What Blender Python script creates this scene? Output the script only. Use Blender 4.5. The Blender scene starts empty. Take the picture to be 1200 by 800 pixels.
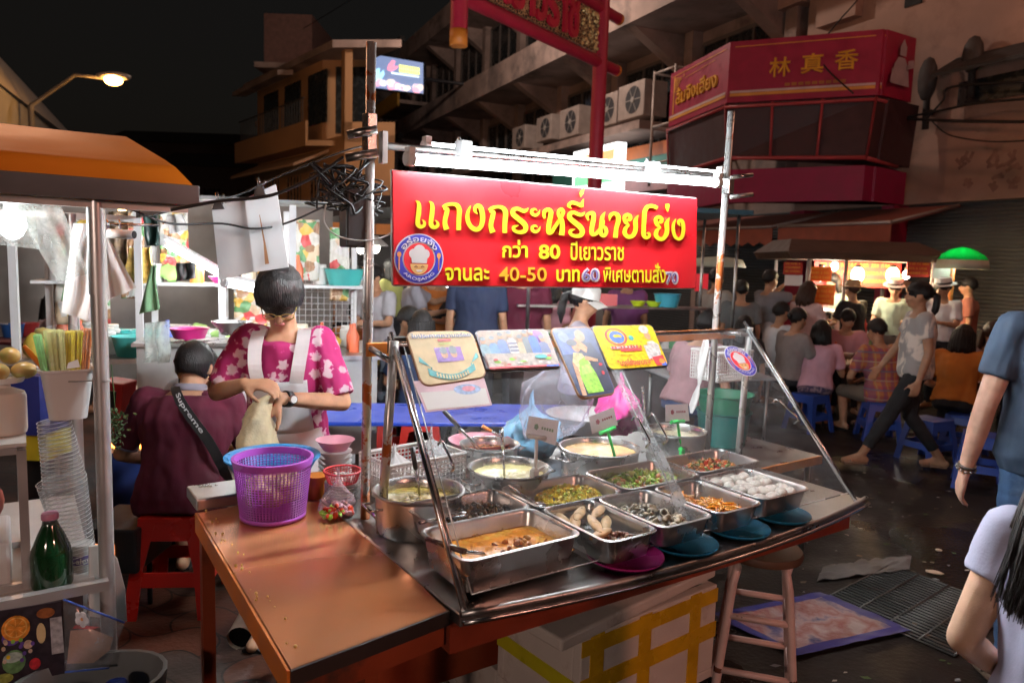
import bpy, bmesh, math, random
from mathutils import Vector, Matrix, Quaternion, geometry, noise
random.seed(7)
SC = bpy.context.scene
COL = SC.collection
PI = math.pi
R = math.radians
# ------------------------------------------------------------------ camera
FPX, PITCH, ROLL, CAMH = 855.22, .1108, .0323, 1.65
_X = Vector((1, 0, 0)); _U = Vector((0, math.sin(PITCH), math.cos(PITCH)))
CF = Vector((0, math.cos(PITCH), -math.sin(PITCH)))
CX = _X * math.cos(ROLL) + _U * math.sin(ROLL)
CU = -_X * math.sin(ROLL) + _U * math.cos(ROLL)
CO = Vector((0, 0, CAMH))
cam = bpy.data.cameras.new('camera')
camo = bpy.data.objects.new('camera', cam)
COL.objects.link(camo)
camo.matrix_world = Matrix(((CX.x, CU.x, -CF.x, 0), (CX.y, CU.y, -CF.y, 0), (CX.z, CU.z, -CF.z, CAMH), (0, 0, 0, 1)))
cam.sensor_width = 36; cam.lens = FPX / 1200 * 36
cam.clip_start = .05; cam.clip_end = 500
cam.dof.use_dof = True; cam.dof.focus_distance = 2.3; cam.dof.aperture_fstop = 4.0
SC.camera = camo
# ------------------------------------------------------------------ night sky, exposure
W = bpy.data.worlds.new('World'); SC.world = W; W.use_nodes = True
_nt = W.node_tree; _bg = _nt.nodes['Background']
_sky = _nt.nodes.new('ShaderNodeTexSky'); _sky.sky_type = 'NISHITA'; _sky.sun_disc = False
_sky.sun_elevation = R(1.0); _sky.sun_rotation = R(200); _sky.dust_density = 6
_hs = _nt.nodes.new('ShaderNodeMix'); _hs.data_type = 'RGBA'; _hs.inputs[0].default_value = .75
_hs.inputs[7].default_value = (.45, .36, .32, 1)
_nt.links.new(_sky.outputs[0], _hs.inputs[6]); _nt.links.new(_hs.outputs[2], _bg.inputs[0])
_bg.inputs[1].default_value = .0075
SC.view_settings.view_transform = 'Standard'; SC.view_settings.look = 'None'
SC.view_settings.exposure = 1.0; SC.view_settings.gamma = 1; SC.view_settings.use_curve_mapping = False
SC.cycles.use_denoising = True
SC.cycles.max_bounces = 8; SC.cycles.transparent_max_bounces = 24
SC.cycles.diffuse_bounces = 3; SC.cycles.glossy_bounces = 4
SC.cycles.sample_clamp_indirect = 4; SC.cycles.sample_clamp_direct = 9; SC.cycles.caustics_reflective = False; SC.cycles.caustics_refractive = False
# ------------------------------------------------------------------ pixel rays of the 1200x800 photo
def ray(x, y): return CF + CX * ((x - 600) / FPX) + CU * ((400 - y) / FPX)
def az(x, y, z): d = ray(x, y); return CO + d * ((z - CAMH) / d.z)
def ad(x, y, Y): d = ray(x, y); return CO + d * (Y / d.y)
def gp(x, y, Y): p = ad(x, y, Y); p.z = 0; return p
class Pl:
 """a real plane in the place: point + normal; px() meets it with a ray"""
 def __init__(s, p, n): s.p = Vector(p); s.n = Vector(n).normalized()
 def px(s, x, y, off=0):
  d = ray(x, y); P = CO + d * ((s.p + s.n * off - CO).dot(s.n) / d.dot(s.n)); return P
TH = .5995
CA = Vector((-.0905, 1.5775, .85))
CM = Matrix.Translation(CA) @ Matrix.Rotation(TH, 4, 'Z')      # cart frame: u along the front, v to the back, w up from the worktop
def C(u, v, w=0): return CM @ Vector((u, v, w))
CUv = (CM.to_3x3() @ Vector((1, 0, 0))); CVv = (CM.to_3x3() @ Vector((0, 1, 0)))
# ------------------------------------------------------------------ materials
MATS = {}
def mat(name, col, rough=.5, metal=0., var=.12, vs=6., bump=0., bs=60., emit=0., ecol=None, alpha=1., spec=.5, col2=None, c2=(.55, .62), c2s=4., rvar=.12, trans=0., sheen=0., sss=0., coat=0.):
 if name in MATS: return MATS[name]
 m = bpy.data.materials.new(name); m.use_nodes = True; MATS[name] = m
 nt = m.node_tree; N = nt.nodes; L = nt.links; b = N['Principled BSDF']
 if len(col) == 3: col = (*col, 1)
 b.inputs['Metallic'].default_value = metal; b.inputs['Specular IOR Level'].default_value = spec
 tc = N.new('ShaderNodeTexCoord'); oi = N.new('ShaderNodeObjectInfo')
 add = N.new('ShaderNodeVectorMath'); add.operation = 'ADD'
 L.new(tc.outputs['Object'], add.inputs[0]); L.new(oi.outputs['Location'], add.inputs[1])
 n = N.new('ShaderNodeTexNoise'); n.inputs['Scale'].default_value = vs; n.inputs['Detail'].default_value = 6
 L.new(add.outputs[0], n.inputs['Vector'])
 mp = N.new('ShaderNodeMapRange'); mp.inputs[1].default_value = .3; mp.inputs[2].default_value = .7
 mp.inputs[3].default_value = 1 - var; mp.inputs[4].default_value = 1 + var
 L.new(n.outputs[0], mp.inputs[0])
 mx = N.new('ShaderNodeMix'); mx.data_type = 'RGBA'; mx.blend_type = 'MULTIPLY'; mx.inputs[0].default_value = 1
 mx.inputs[6].default_value = col; L.new(mp.outputs[0], mx.inputs[7])
 out = mx.outputs[2]
 if col2:
  n2 = N.new('ShaderNodeTexNoise'); n2.inputs['Scale'].default_value = c2s; n2.inputs['Detail'].default_value = 8; n2.inputs['Roughness'].default_value = .65
  L.new(add.outputs[0], n2.inputs['Vector'])
  r2 = N.new('ShaderNodeMapRange'); r2.inputs[1].default_value = c2[0]; r2.inputs[2].default_value = c2[1]; L.new(n2.outputs[0], r2.inputs[0])
  m2 = N.new('ShaderNodeMix'); m2.data_type = 'RGBA'; L.new(r2.outputs[0], m2.inputs[0]); L.new(out, m2.inputs[6]); m2.inputs[7].default_value = (*col2[:3], 1)
  out = m2.outputs[2]
 L.new(out, b.inputs['Base Color'])
 mr = N.new('ShaderNodeMapRange'); mr.inputs[1].default_value = .3; mr.inputs[2].default_value = .7
 mr.inputs[3].default_value = max(.02, rough - rvar); mr.inputs[4].default_value = min(1, rough + rvar)
 L.new(n.outputs[0], mr.inputs[0]); L.new(mr.outputs[0], b.inputs['Roughness'])
 if bump:
  nb = N.new('ShaderNodeTexNoise'); nb.inputs['Scale'].default_value = bs; nb.inputs['Detail'].default_value = 4
  L.new(add.outputs[0], nb.inputs['Vector'])
  bp = N.new('ShaderNodeBump'); bp.inputs['Strength'].default_value = min(1, bump); bp.inputs['Distance'].default_value = .01
  L.new(nb.outputs[0], bp.inputs['Height']); L.new(bp.outputs[0], b.inputs['Normal'])
 if emit:
  b.inputs['Emission Color'].default_value = (*(ecol or col)[:3], 1); b.inputs['Emission Strength'].default_value = emit
 if alpha < 1: b.inputs['Alpha'].default_value = alpha
 if trans: b.inputs['Transmission Weight'].default_value = trans
 if sss: b.inputs['Subsurface Weight'].default_value = sss; b.inputs['Subsurface Radius'].default_value = (.02, .008, .004); b.inputs['Subsurface Scale'].default_value = .3
 if coat: b.inputs['Coat Weight'].default_value = coat
 return m
def emis(name, col, s):
 if name in MATS: return MATS[name]
 m = bpy.data.materials.new(name); m.use_nodes = True; MATS[name] = m
 b = m.node_tree.nodes['Principled BSDF']; b.inputs['Base Color'].default_value = (.8, .8, .8, 1)
 b.inputs['Emission Color'].default_value = (*col, 1); b.inputs['Emission Strength'].default_value = s
 return m
def clear(name, tint=(.97, .98, .98), haze=.05, gloss=.08, hcol=(.8, .82, .85), hs=14., rough=.06):
 """clear plastic / glass: transparent + fresnel gloss + a little smeary haze"""
 if name in MATS: return MATS[name]
 m = bpy.data.materials.new(name); m.use_nodes = True; MATS[name] = m
 nt = m.node_tree; N = nt.nodes; L = nt.links; N.remove(N['Principled BSDF']); o = N['Material Output']
 t = N.new('ShaderNodeBsdfTransparent'); t.inputs[0].default_value = (*tint, 1)
 g = N.new('ShaderNodeBsdfGlossy'); g.inputs['Roughness'].default_value = rough
 d = N.new('ShaderNodeBsdfDiffuse'); d.inputs[0].default_value = (*hcol, 1)
 tl = N.new('ShaderNodeBsdfTranslucent'); tl.inputs[0].default_value = (*hcol, 1)
 dt = N.new('ShaderNodeMixShader'); dt.inputs[0].default_value = .5; L.new(d.outputs[0], dt.inputs[1]); L.new(tl.outputs[0], dt.inputs[2])
 lw = N.new('ShaderNodeLayerWeight'); lw.inputs[0].default_value = .5
 pw = N.new('ShaderNodeMath'); pw.operation = 'POWER'; pw.inputs[1].default_value = 4; L.new(lw.outputs['Facing'], pw.inputs[0])
 ma = N.new('ShaderNodeMapRange'); ma.inputs[3].default_value = gloss * .5; ma.inputs[4].default_value = min(1, .35 + gloss * 2)
 L.new(pw.outputs[0], ma.inputs[0])
 tc = N.new('ShaderNodeTexCoord'); nz = N.new('ShaderNodeTexNoise'); nz.inputs['Scale'].default_value = hs; nz.inputs['Detail'].default_value = 8; nz.inputs['Roughness'].default_value = .7
 L.new(tc.outputs['Object'], nz.inputs['Vector'])
 mr = N.new('ShaderNodeMapRange'); mr.inputs[1].default_value = .35; mr.inputs[2].default_value = .75; mr.inputs[3].default_value = haze * .3; mr.inputs[4].default_value = haze * 2
 L.new(nz.outputs[0], mr.inputs[0])
 a = N.new('ShaderNodeMixShader'); L.new(mr.outputs[0], a.inputs[0]); L.new(t.outputs[0], a.inputs[1]); L.new(dt.outputs[0], a.inputs[2])
 b = N.new('ShaderNodeMixShader'); L.new(ma.outputs[0], b.inputs[0]); L.new(a.outputs[0], b.inputs[1]); L.new(g.outputs[0], b.inputs[2])
 L.new(b.outputs[0], o.inputs[0])
 return m
def pmat(name, build, rough=.6, metal=0., bump=0., spec=.5):
 """material whose base colour comes from build(N, L, tc) -> socket"""
 if name in MATS: return MATS[name]
 m = bpy.data.materials.new(name); m.use_nodes = True; MATS[name] = m
 nt = m.node_tree; N = nt.nodes; L = nt.links; b = N['Principled BSDF']; tc = N.new('ShaderNodeTexCoord')
 r = build(N, L, tc)
 L.new(r, b.inputs['Base Color']); b.inputs['Roughness'].default_value = rough; b.inputs['Metallic'].default_value = metal; b.inputs['Specular IOR Level'].default_value = spec
 if bump:
  nb = N.new('ShaderNodeTexNoise'); nb.inputs['Scale'].default_value = 40; L.new(tc.outputs['Object'], nb.inputs['Vector'])
  bp = N.new('ShaderNodeBump'); bp.inputs['Strength'].default_value = bump; bp.inputs['Distance'].default_value = .01
  L.new(nb.outputs[0], bp.inputs['Height']); L.new(bp.outputs[0], b.inputs['Normal'])
 return m
# ------------------------------------------------------------------ mesh builder
def rot(ax, a): return Matrix.Rotation(a, 4, ax)
class MB:
 def __init__(s, T=None): s.bm = bmesh.new(); s.ms = []; s.i = 0; s.T = T or Matrix()
 def m(s, mt):
  if mt not in s.ms: s.ms.append(mt)
  s.i = s.ms.index(mt); return s
 def V(s, p): return s.bm.verts.new(s.T @ Vector(p))
 def F(s, vs, smooth=False):
  try: f = s.bm.faces.new(vs)
  except ValueError: return None
  f.material_index = s.i; f.smooth = smooth; return f
 def poly(s, pts): return s.F([s.V(p) for p in pts])
 def prism(s, pts, vec):
  a = [s.V(p) for p in pts]; vec = Vector(vec); b = [s.V(Vector(p) + vec) for p in pts]; n = len(a)
  s.F(a[::-1]); s.F(b)
  for i in range(n): s.F([a[i], a[(i + 1) % n], b[(i + 1) % n], b[i]])
  return s
 def box(s, c, d, r=None):
  c = Vector(c); r = r or Matrix(); h = [x / 2 for x in d]
  P = [s.V(c + (r @ Vector((x * h[0], y * h[1], z * h[2])))) for x in (-1, 1) for y in (-1, 1) for z in (-1, 1)]
  for q in ((0, 1, 3, 2), (4, 6, 7, 5), (0, 4, 5, 1), (2, 3, 7, 6), (0, 2, 6, 4), (1, 5, 7, 3)): s.F([P[k] for k in q])
  return s
 def bb(s, a, b):
  a = Vector(a); b = Vector(b); return s.box((a + b) / 2, [abs(x) for x in (b - a)])
 def hexa(s, bot, top):
  return s.loft([bot, top])
 def loft(s, rings, caps=True, smooth=False, closed=True):
  R_ = [[s.V(p) for p in r] for r in rings]; n = len(R_[0])
  for a, b in zip(R_, R_[1:]):
   for i in range(n if closed else n - 1): s.F([a[i], a[(i + 1) % n], b[(i + 1) % n], b[i]], smooth)
  if caps: s.F(R_[0][::-1]); s.F(R_[-1])
  return s
 def cyl(s, p, q, r, r2=None, n=12, caps=True):
  return s.tube([p, q], [r, r if r2 is None else r2], n, caps)
 def tube(s, pts, r, n=8, caps=True, closed=False, flat=None, up=None):
  pts = [Vector(p) for p in pts]; k = len(pts)
  rs = r if isinstance(r, (list, tuple)) else [r] * k
  rings = []; prev = None
  for i in range(k):
   if closed: d = pts[(i + 1) % k] - pts[i - 1]
   else: d = pts[min(i + 1, k - 1)] - pts[max(i - 1, 0)]
   if d.length < 1e-9: d = Vector((0, 0, 1))
   d.normalize()
   if prev is None:
    a = Vector(up) if up else (Vector((0, 0, 1)) if abs(d.z) < .9 else Vector((1, 0, 0)))
    a = (a - d * a.dot(d)).normalized()
   else:
    a = prev - d * prev.dot(d); a = a.normalized() if a.length > 1e-6 else prev
   prev = a; b = d.cross(a); fl = flat or 1
   rings.append([pts[i] + (a * math.cos(t) * fl + b * math.sin(t)) * rs[i] for t in [2 * PI * j / n for j in range(n)]])
  if closed: rings.append(rings[0]); s_caps = False
  else: s_caps = caps
  R_ = [[s.V(p) for p in q] for q in (rings[:-1] if closed else rings)]
  if closed: R_.append(R_[0])
  for x, y in zip(R_, R_[1:]):
   for i in range(n): s.F([x[i], x[(i + 1) % n], y[(i + 1) % n], y[i]], True)
  if s_caps: s.F(R_[0][::-1]); s.F(R_[-1])
  return s
 def lathe(s, prof, c=(0, 0, 0), n=24, M=None, sx=1, sy=1):
  c = Vector(c); M = M or Matrix(); R_ = []
  for r, z in prof:
   if r < 1e-6: R_.append([s.V(c + (M @ Vector((0, 0, z))))])
   else: R_.append([s.V(c + (M @ Vector((r * sx * math.cos(2 * PI * j / n), r * sy * math.sin(2 * PI * j / n), z)))) for j in range(n)])
  for a, b in zip(R_, R_[1:]):
   if len(a) == 1 and len(b) == 1: continue
   for j in range(n):
    k = (j + 1) % n
    if len(a) == 1: s.F([a[0], b[k], b[j]], True)
    elif len(b) == 1: s.F([a[j], a[k], b[0]], True)
    else: s.F([a[j], a[k], b[k], b[j]], True)
  return s
 def ell(s, c, r, n=12, M=None):
  if not isinstance(r, (list, tuple)): r = (r, r, r)
  k = max(5, n // 2 + 1)
  D = Matrix.Diagonal((r[0], r[1], r[2], 1)); M = (M or Matrix()) @ D
  return s.lathe([(math.sin(PI * i / k), -math.cos(PI * i / k)) for i in range(k + 1)], c, n, M)
 def disc(s, c, r, n=24, M=None, sx=1, sy=1, z=0):
  c = Vector(c); M = M or Matrix()
  s.F([s.V(c + (M @ Vector((r * sx * math.cos(2 * PI * j / n), r * sy * math.sin(2 * PI * j / n), z)))) for j in range(n)]); return s
 def grid(s, f, nu, nv, smooth=True):
  P = [[s.V(f(i / nu, j / nv)) for j in range(nv + 1)] for i in range(nu + 1)]
  for i in range(nu):
   for j in range(nv): s.F([P[i][j], P[i + 1][j], P[i + 1][j + 1], P[i][j + 1]], smooth)
  return s
 def build(s, name, parent=None, mt=None, smooth=None, bevel=0., seg=2, solid=0., sub=0, weld=False, normals=True, loc=None, rz=0.):
  if weld: bmesh.ops.remove_doubles(s.bm, verts=s.bm.verts, dist=1e-5)
  if normals: bmesh.ops.recalc_face_normals(s.bm, faces=s.bm.faces)
  me = bpy.data.meshes.new(name); s.bm.to_mesh(me); s.bm.free()
  for x in ([mt] if mt else s.ms): me.materials.append(x)
  o = bpy.data.objects.new(name, me); COL.objects.link(o)
  if loc is not None and parent is None:
   LM = Matrix.Translation(Vector(loc)) @ rot('Z', rz); o.location = loc; o.rotation_euler = (0, 0, rz)
  elif parent is not None: LM = WM[parent.name]; o.parent = parent
  else: LM = Matrix()
  me.transform(LM.inverted()); WM[o.name] = LM
  if smooth is not None:
   for p in me.polygons: p.use_smooth = True
   me.set_sharp_from_angle(angle=R(smooth))
  if solid:
   md = o.modifiers.new('solidify', 'SOLIDIFY'); md.thickness = solid; md.offset = 0
  if bevel:
   md = o.modifiers.new('bevel', 'BEVEL'); md.width = bevel; md.segments = seg; md.limit_method = 'ANGLE'; md.angle_limit = R(40)
  if sub:
   md = o.modifiers.new('subsurf', 'SUBSURF'); md.levels = sub; md.render_levels = sub
  return o
WM = {}
def tag(o, label, cat, group=None, kind=None):
 o['label'] = label; o['category'] = cat
 if group: o['group'] = group
 if kind: o['kind'] = kind
 return o
def struct(o, label=None, cat=None):
 o['kind'] = 'structure'
 if label: o['label'] = label
 if cat: o['category'] = cat
 return o
def thing(name, label, cat, loc=(0, 0, 0), rz=0., group=None):
 o = bpy.data.objects.new(name, None); COL.objects.link(o)
 o.location = loc; o.rotation_euler = (0, 0, rz); o.empty_display_size = .1
 WM[o.name] = Matrix.Translation(Vector(loc)) @ rot('Z', rz)
 return tag(o, label, cat, group)
def kids(o): return [c for c in COL.objects if c.parent == o]
def dup(root, loc, rz, label, group=None):
 r = root.copy(); COL.objects.link(r); r.location = loc; r.rotation_euler = (0, 0, rz); r['label'] = label
 if group: r['group'] = group
 WM[r.name] = Matrix.Translation(Vector(loc)) @ rot('Z', rz)
 for ch in kids(root):
  c = ch.copy(); COL.objects.link(c); c.parent = r; WM[c.name] = WM[r.name]
  for g in kids(ch):
   d = g.copy(); COL.objects.link(d); d.parent = c
 return r
def spline(pts, k=5):
 """Catmull-Rom through points of any dimension"""
 P = [tuple(p) for p in pts]; o = []
 for i in range(len(P) - 1):
  a = P[max(i - 1, 0)]; b = P[i]; c = P[i + 1]; d = P[min(i + 2, len(P) - 1)]
  for j in range(k):
   t = j / k
   o.append(tuple(.5 * (2 * b[q] + (c[q] - a[q]) * t + (2 * a[q] - 5 * b[q] + 4 * c[q] - d[q]) * t * t + (3 * b[q] - a[q] - 3 * c[q] + d[q]) * t ** 3) for q in range(len(b))))
 o.append(P[-1]); return o
def cable(name, pts, r, mt, label, cat='cable', sag=0., k=6, parent=None):
 P = [Vector(p) for p in pts]
 if sag:
  a, b = P[0], P[-1]; P = [a.lerp(b, t / 10) - Vector((0, 0, sag * 4 * (t / 10) * (1 - t / 10))) for t in range(11)]
 else: P = [Vector(p) for p in spline(P, k)]
 m = MB().m(mt); m.tube(P, r, 6); o = m.build(name, parent, loc=None if parent else P[0])
 return o if parent else tag(o, label, cat)
# ------------------------------------------------------------------ lettering
_TX = {}
def glyphs(s):
 if s in _TX: return _TX[s]
 c = bpy.data.curves.new('text', 'FONT'); c.body = s; c.size = 1; c.resolution_u = 3
 o = bpy.data.objects.new('text', c); COL.objects.link(o)
 dg = bpy.context.evaluated_depsgraph_get(); dg.update()
 cu = o.to_curve(dg); P = []
 for sp in cu.splines:
  bp = sp.bezier_points; n = len(bp); pts = []
  for i in range(n):
   a = bp[i]; b = bp[(i + 1) % n]
   str_ = (a.handle_right - a.co).cross(b.co - a.co).length < 1e-6 and (b.handle_left - b.co).cross(b.co - a.co).length < 1e-6
   seg = geometry.interpolate_bezier(a.co, a.handle_right, b.handle_left, b.co, 2 if str_ else 4)
   pts += [(p.x, p.y) for p in seg[:-1]]
  q = []
  for p in pts:
   if not q or (p[0] - q[-1][0]) ** 2 + (p[1] - q[-1][1]) ** 2 > 1e-7: q.append(p)
  if len(q) > 2: P.append(q)
 o.to_curve_clear(); bpy.data.objects.remove(o); bpy.data.curves.remove(c)
 _TX[s] = P; return P
def _area(p): return sum(p[i][0] * p[(i + 1) % len(p)][1] - p[(i + 1) % len(p)][0] * p[i][1] for i in range(len(p))) / 2
def _inside(pt, p):
 x, y = pt; c = False; n = len(p)
 for i in range(n):
  x1, y1 = p[i]; x2, y2 = p[i - 1]
  if (y1 > y) != (y2 > y) and x < (x2 - x1) * (y - y1) / (y2 - y1) + x1: c = not c
 return c
def _offset(p, d):
 if _area(p) < 0: d = -d
 n = len(p); o = []
 for i in range(n):
  a = Vector(p[i - 1]); b = Vector(p[i]); c = Vector(p[(i + 1) % n])
  e1 = (b - a).normalized(); e2 = (c - b).normalized()
  nn = Vector((e1.y + e2.y, -e1.x - e2.x)); l = nn.length
  if l < .3: o.append((b.x, b.y)); continue
  nn /= l; k = d / max(.5, nn.dot(Vector((e1.y, -e1.x)))); o.append((b.x + nn.x * k, b.y + nn.y * k))
 return o
def letters(mb, s, f, bold=0., depth=.003, step=.00008):
 """lettering mapped by f(a, b, off): a, b in 0..1 over the text's own box, off along the surface normal"""
 P = glyphs(s)
 x0 = min(q[0] for p in P for q in p); x1 = max(q[0] for p in P for q in p); y0 = min(q[1] for p in P for q in p); y1 = max(q[1] for p in P for q in p)
 ar = [_area(p) for p in P]; holes = {i: [] for i in range(len(P))}; ish = set()
 for i, p in enumerate(P):
  for j, q in enumerate(P):
   if i != j and ar[i] * ar[j] < 0 and abs(ar[j]) > abs(ar[i]) and _inside(p[0], q): holes[j].append(i); ish.add(i); break
 for i, p in enumerate(P):
  if i in ish: continue
  loops = [_offset(p, bold)] + [_offset(P[h], -bold) for h in holes[i]]
  flat = [q for l in loops for q in l]
  tri = geometry.tessellate_polygon([[Vector((q[0], q[1], 0)) for q in l] for l in loops])
  nf = lambda q, o: f((q[0] - x0) / (x1 - x0), (q[1] - y0) / (y1 - y0), o)
  dd = depth + step * (i % 7)
  top = [mb.V(nf(q, dd)) for q in flat]
  for t in tri: mb.F([top[k] for k in t])
  if depth > .0015:
   bot = [mb.V(nf(q, 0)) for q in flat]; k0 = 0
   for l in loops:
    n = len(l)
    for k in range(n): mb.F([top[k0 + k], top[k0 + (k + 1) % n], bot[k0 + (k + 1) % n], bot[k0 + k]])
    k0 += n
def stroke(mb, pts, f, h0=.006, k=5, ws=1.):
 """brush stroke: (x, y, width) points -> raised ribbon through f(x, y, off)"""
 P = spline(pts, k); n = len(P); L_ = []
 for i in range(n):
  a = P[max(i - 1, 0)]; b = P[min(i + 1, n - 1)]; dx, dy = b[0] - a[0], b[1] - a[1]; l = math.hypot(dx, dy) or 1
  w = max(P[i][2], 1e-4) * ws / 2; nx, ny = -dy / l * w, dx / l * w; h = h0 + i * .00006
  L_.append([mb.V(f(P[i][0] + nx, P[i][1] + ny, 0)), mb.V(f(P[i][0] + nx * .93, P[i][1] + ny * .93, h)), mb.V(f(P[i][0] - nx * .93, P[i][1] - ny * .93, h)), mb.V(f(P[i][0] - nx, P[i][1] - ny, 0))])
 for a, b in zip(L_, L_[1:]):
  for q in range(3): mb.F([a[q], a[q + 1], b[q + 1], b[q]])
 mb.F(L_[0]); mb.F(L_[-1][::-1])
def flatmap(O, ex, ey, n):
 O = Vector(O); ex = Vector(ex); ey = Vector(ey); n = Vector(n).normalized()
 return lambda a, b, o=0: O + ex * a + ey * b + n * o
def quadmap(p00, p10, p11, p01, n=None):
 p00, p10, p11, p01 = map(Vector, (p00, p10, p11, p01))
 n = Vector(n).normalized() if n else (p10 - p00).cross(p01 - p00).normalized()
 return lambda a, b, o=0: (p00 * (1 - a) + p10 * a) * (1 - b) + (p01 * (1 - a) + p11 * a) * b + n * o
# ================================================================== shared materials
STEEL = mat('brushed_steel', (.62, .61, .60), .28, 1, .1, 9, .06, 120, rvar=.1)
STEELD = mat('worn_steel', (.42, .41, .40), .36, 1, .18, 12, .1, 90, rvar=.12)
ALU = mat('aluminium', (.62, .62, .62), .38, .65, .06, 6)
CHROME = mat('bright_rod', (.75, .75, .76), .18, 1, .05, 20, rvar=.06)
POST = mat('taped_post', (.62, .60, .58), .32, .7, .12, 10, col2=(.42, .12, .03), c2=(.56, .58), c2s=5)
BLACKP = mat('black_plastic', (.015, .015, .016), .45)
WHITEP = mat('white_plastic', (.78, .78, .77), .4, var=.05)
ORANGE = mat('orange_paint', (.62, .17, .025), .45, var=.2, vs=8, col2=(.2, .06, .02), c2=(.6, .7), c2s=7)
REDPANEL = mat('red_brown_panel', (.26, .045, .014), .5, var=.3, vs=4, col2=(.05, .02, .012), c2=(.55, .68), c2s=3)
RUBBER = mat('cable_black', (.012, .012, .012), .55)
GREYP = mat('grey_plastic', (.2, .2, .2), .5)
TUBE = emis("lit_tube", (.88, .96, 1.0), 140.)
TUBEW = emis('lit_tube_far', (.95, .98, 1.0), 60.)
BULB = emis('lit_bulb', (1.0, .62, .25), 110.)
BULBW = emis('lit_bulb_white', (1.0, .93, .8), 70.)
PAPER = mat('white_paper', (.75, .74, .72), .7, var=.05)
# ================================================================== ground
def ground_tex(N, L, tc):
 n = N.new('ShaderNodeTexNoise'); n.inputs['Scale'].default_value = 1.3; n.inputs['Detail'].default_value = 8; n.inputs['Roughness'].default_value = .7
 L.new(tc.outputs['Object'], n.inputs['Vector'])
 r = N.new('ShaderNodeValToRGB'); e = r.color_ramp.elements
 e[0].position = .3; e[0].color = (.008, .0065, .006, 1); e[1].position = .7; e[1].color = (.030, .021, .016, 1)
 e.new(.5).color = (.016, .012, .010, 1)
 L.new(n.outputs[0], r.inputs[0])
 s = N.new('ShaderNodeTexNoise'); s.inputs['Scale'].default_value = 160; L.new(tc.outputs['Object'], s.inputs['Vector'])
 mp = N.new('ShaderNodeMapRange'); mp.inputs[3].default_value = .5; mp.inputs[4].default_value = 1.6; L.new(s.outputs[0], mp.inputs[0])
 mx = N.new('ShaderNodeMix'); mx.data_type = 'RGBA'; mx.blend_type = 'MULTIPLY'; mx.inputs[0].default_value = 1
 L.new(r.outputs[0], mx.inputs[6]); L.new(mp.outputs[0], mx.inputs[7]); return mx.outputs[2]
GROUND = pmat('damp_asphalt', ground_tex, .5, bump=.35, spec=.22)
def wet(mt, lo, hi, sc):
 N = mt.node_tree.nodes; L = mt.node_tree.links; tc = N.new('ShaderNodeTexCoord'); n = N.new('ShaderNodeTexNoise'); n.inputs['Scale'].default_value = sc; n.inputs['Detail'].default_value = 6; L.new(tc.outputs['Object'], n.inputs['Vector'])
 r = N.new('ShaderNodeMapRange'); r.inputs[1].default_value = .42; r.inputs[2].default_value = .58; r.inputs[3].default_value = lo; r.inputs[4].default_value = hi; L.new(n.outputs[0], r.inputs[0]); L.new(r.outputs[0], N['Principled BSDF'].inputs['Roughness'])
wet(GROUND, .22, .68, .9)
m = MB().m(GROUND); m.poly([(-150, -60, 0), (150, -60, 0), (150, 250, 0), (-150, 250, 0)])
struct(m.build('street', loc=(0, 0, 0)), 'dark damp asphalt street of the night market', 'street')
def paver_tex(N, L, tc):
 # interlocking wavy pavers: brick pattern on sine-warped coordinates
 sx = N.new('ShaderNodeSeparateXYZ'); L.new(tc.outputs['Object'], sx.inputs[0])
 def M_(op, a, b=None):
  k = N.new('ShaderNodeMath'); k.operation = op
  for i, q in enumerate((a, b)):
   if q is None: continue
   if isinstance(q, (int, float)): k.inputs[i].default_value = q
   else: L.new(q, k.inputs[i])
  return k.outputs[0]
 wy = M_('MULTIPLY', M_('SINE', M_('MULTIPLY', sx.outputs[0], 16.5)), .045)
 wx = M_('MULTIPLY', M_('SINE', M_('MULTIPLY', sx.outputs[1], 16.5)), .045)
 cb = N.new('ShaderNodeCombineXYZ'); L.new(M_('ADD', sx.outputs[0], wx), cb.inputs[0]); L.new(M_('ADD', sx.outputs[1], wy), cb.inputs[1])
 b = N.new('ShaderNodeTexBrick'); b.inputs['Scale'].default_value = 1; b.inputs['Brick Width'].default_value = .38; b.inputs['Row Height'].default_value = .19
 b.inputs['Mortar Size'].default_value = .006; b.inputs['Mortar Smooth'].default_value = .3; b.inputs['Bias'].default_value = 0
 b.inputs['Color1'].default_value = (.09, .03, .016, 1); b.inputs['Color2'].default_value = (.05, .035, .028, 1); b.inputs['Mortar'].default_value = (.008, .007, .006, 1)
 L.new(cb.outputs[0], b.inputs['Vector'])
 n = N.new('ShaderNodeTexNoise'); n.inputs['Scale'].default_value = 2.2; n.inputs['Detail'].default_value = 8; L.new(tc.outputs['Object'], n.inputs['Vector'])
 mp = N.new('ShaderNodeMapRange'); mp.inputs[1].default_value = .35; mp.inputs[2].default_value = .65; mp.inputs[3].default_value = .3; mp.inputs[4].default_value = 1.35; L.new(n.outputs[0], mp.inputs[0])
 mx = N.new('ShaderNodeMix'); mx.data_type = 'RGBA'; mx.blend_type = 'MULTIPLY'; mx.inputs[0].default_value = 1
 L.new(b.outputs[0], mx.inputs[6]); L.new(mp.outputs[0], mx.inputs[7]); return mx.outputs[2]
PAVER = pmat('wavy_pavers', paver_tex, .5, bump=.25, spec=.3)
m = MB().m(PAVER); m.poly([(-7, 1.2, .004), (-.2, 1.2, .004), (.6, 3.3, .004), (-2.5, 7.5, .004), (-7, 7.5, .004)])
struct(m.build('pavement', loc=(-2, 3, .004)), 'reddish wavy interlocking paving under the left stalls', 'pavement')
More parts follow.
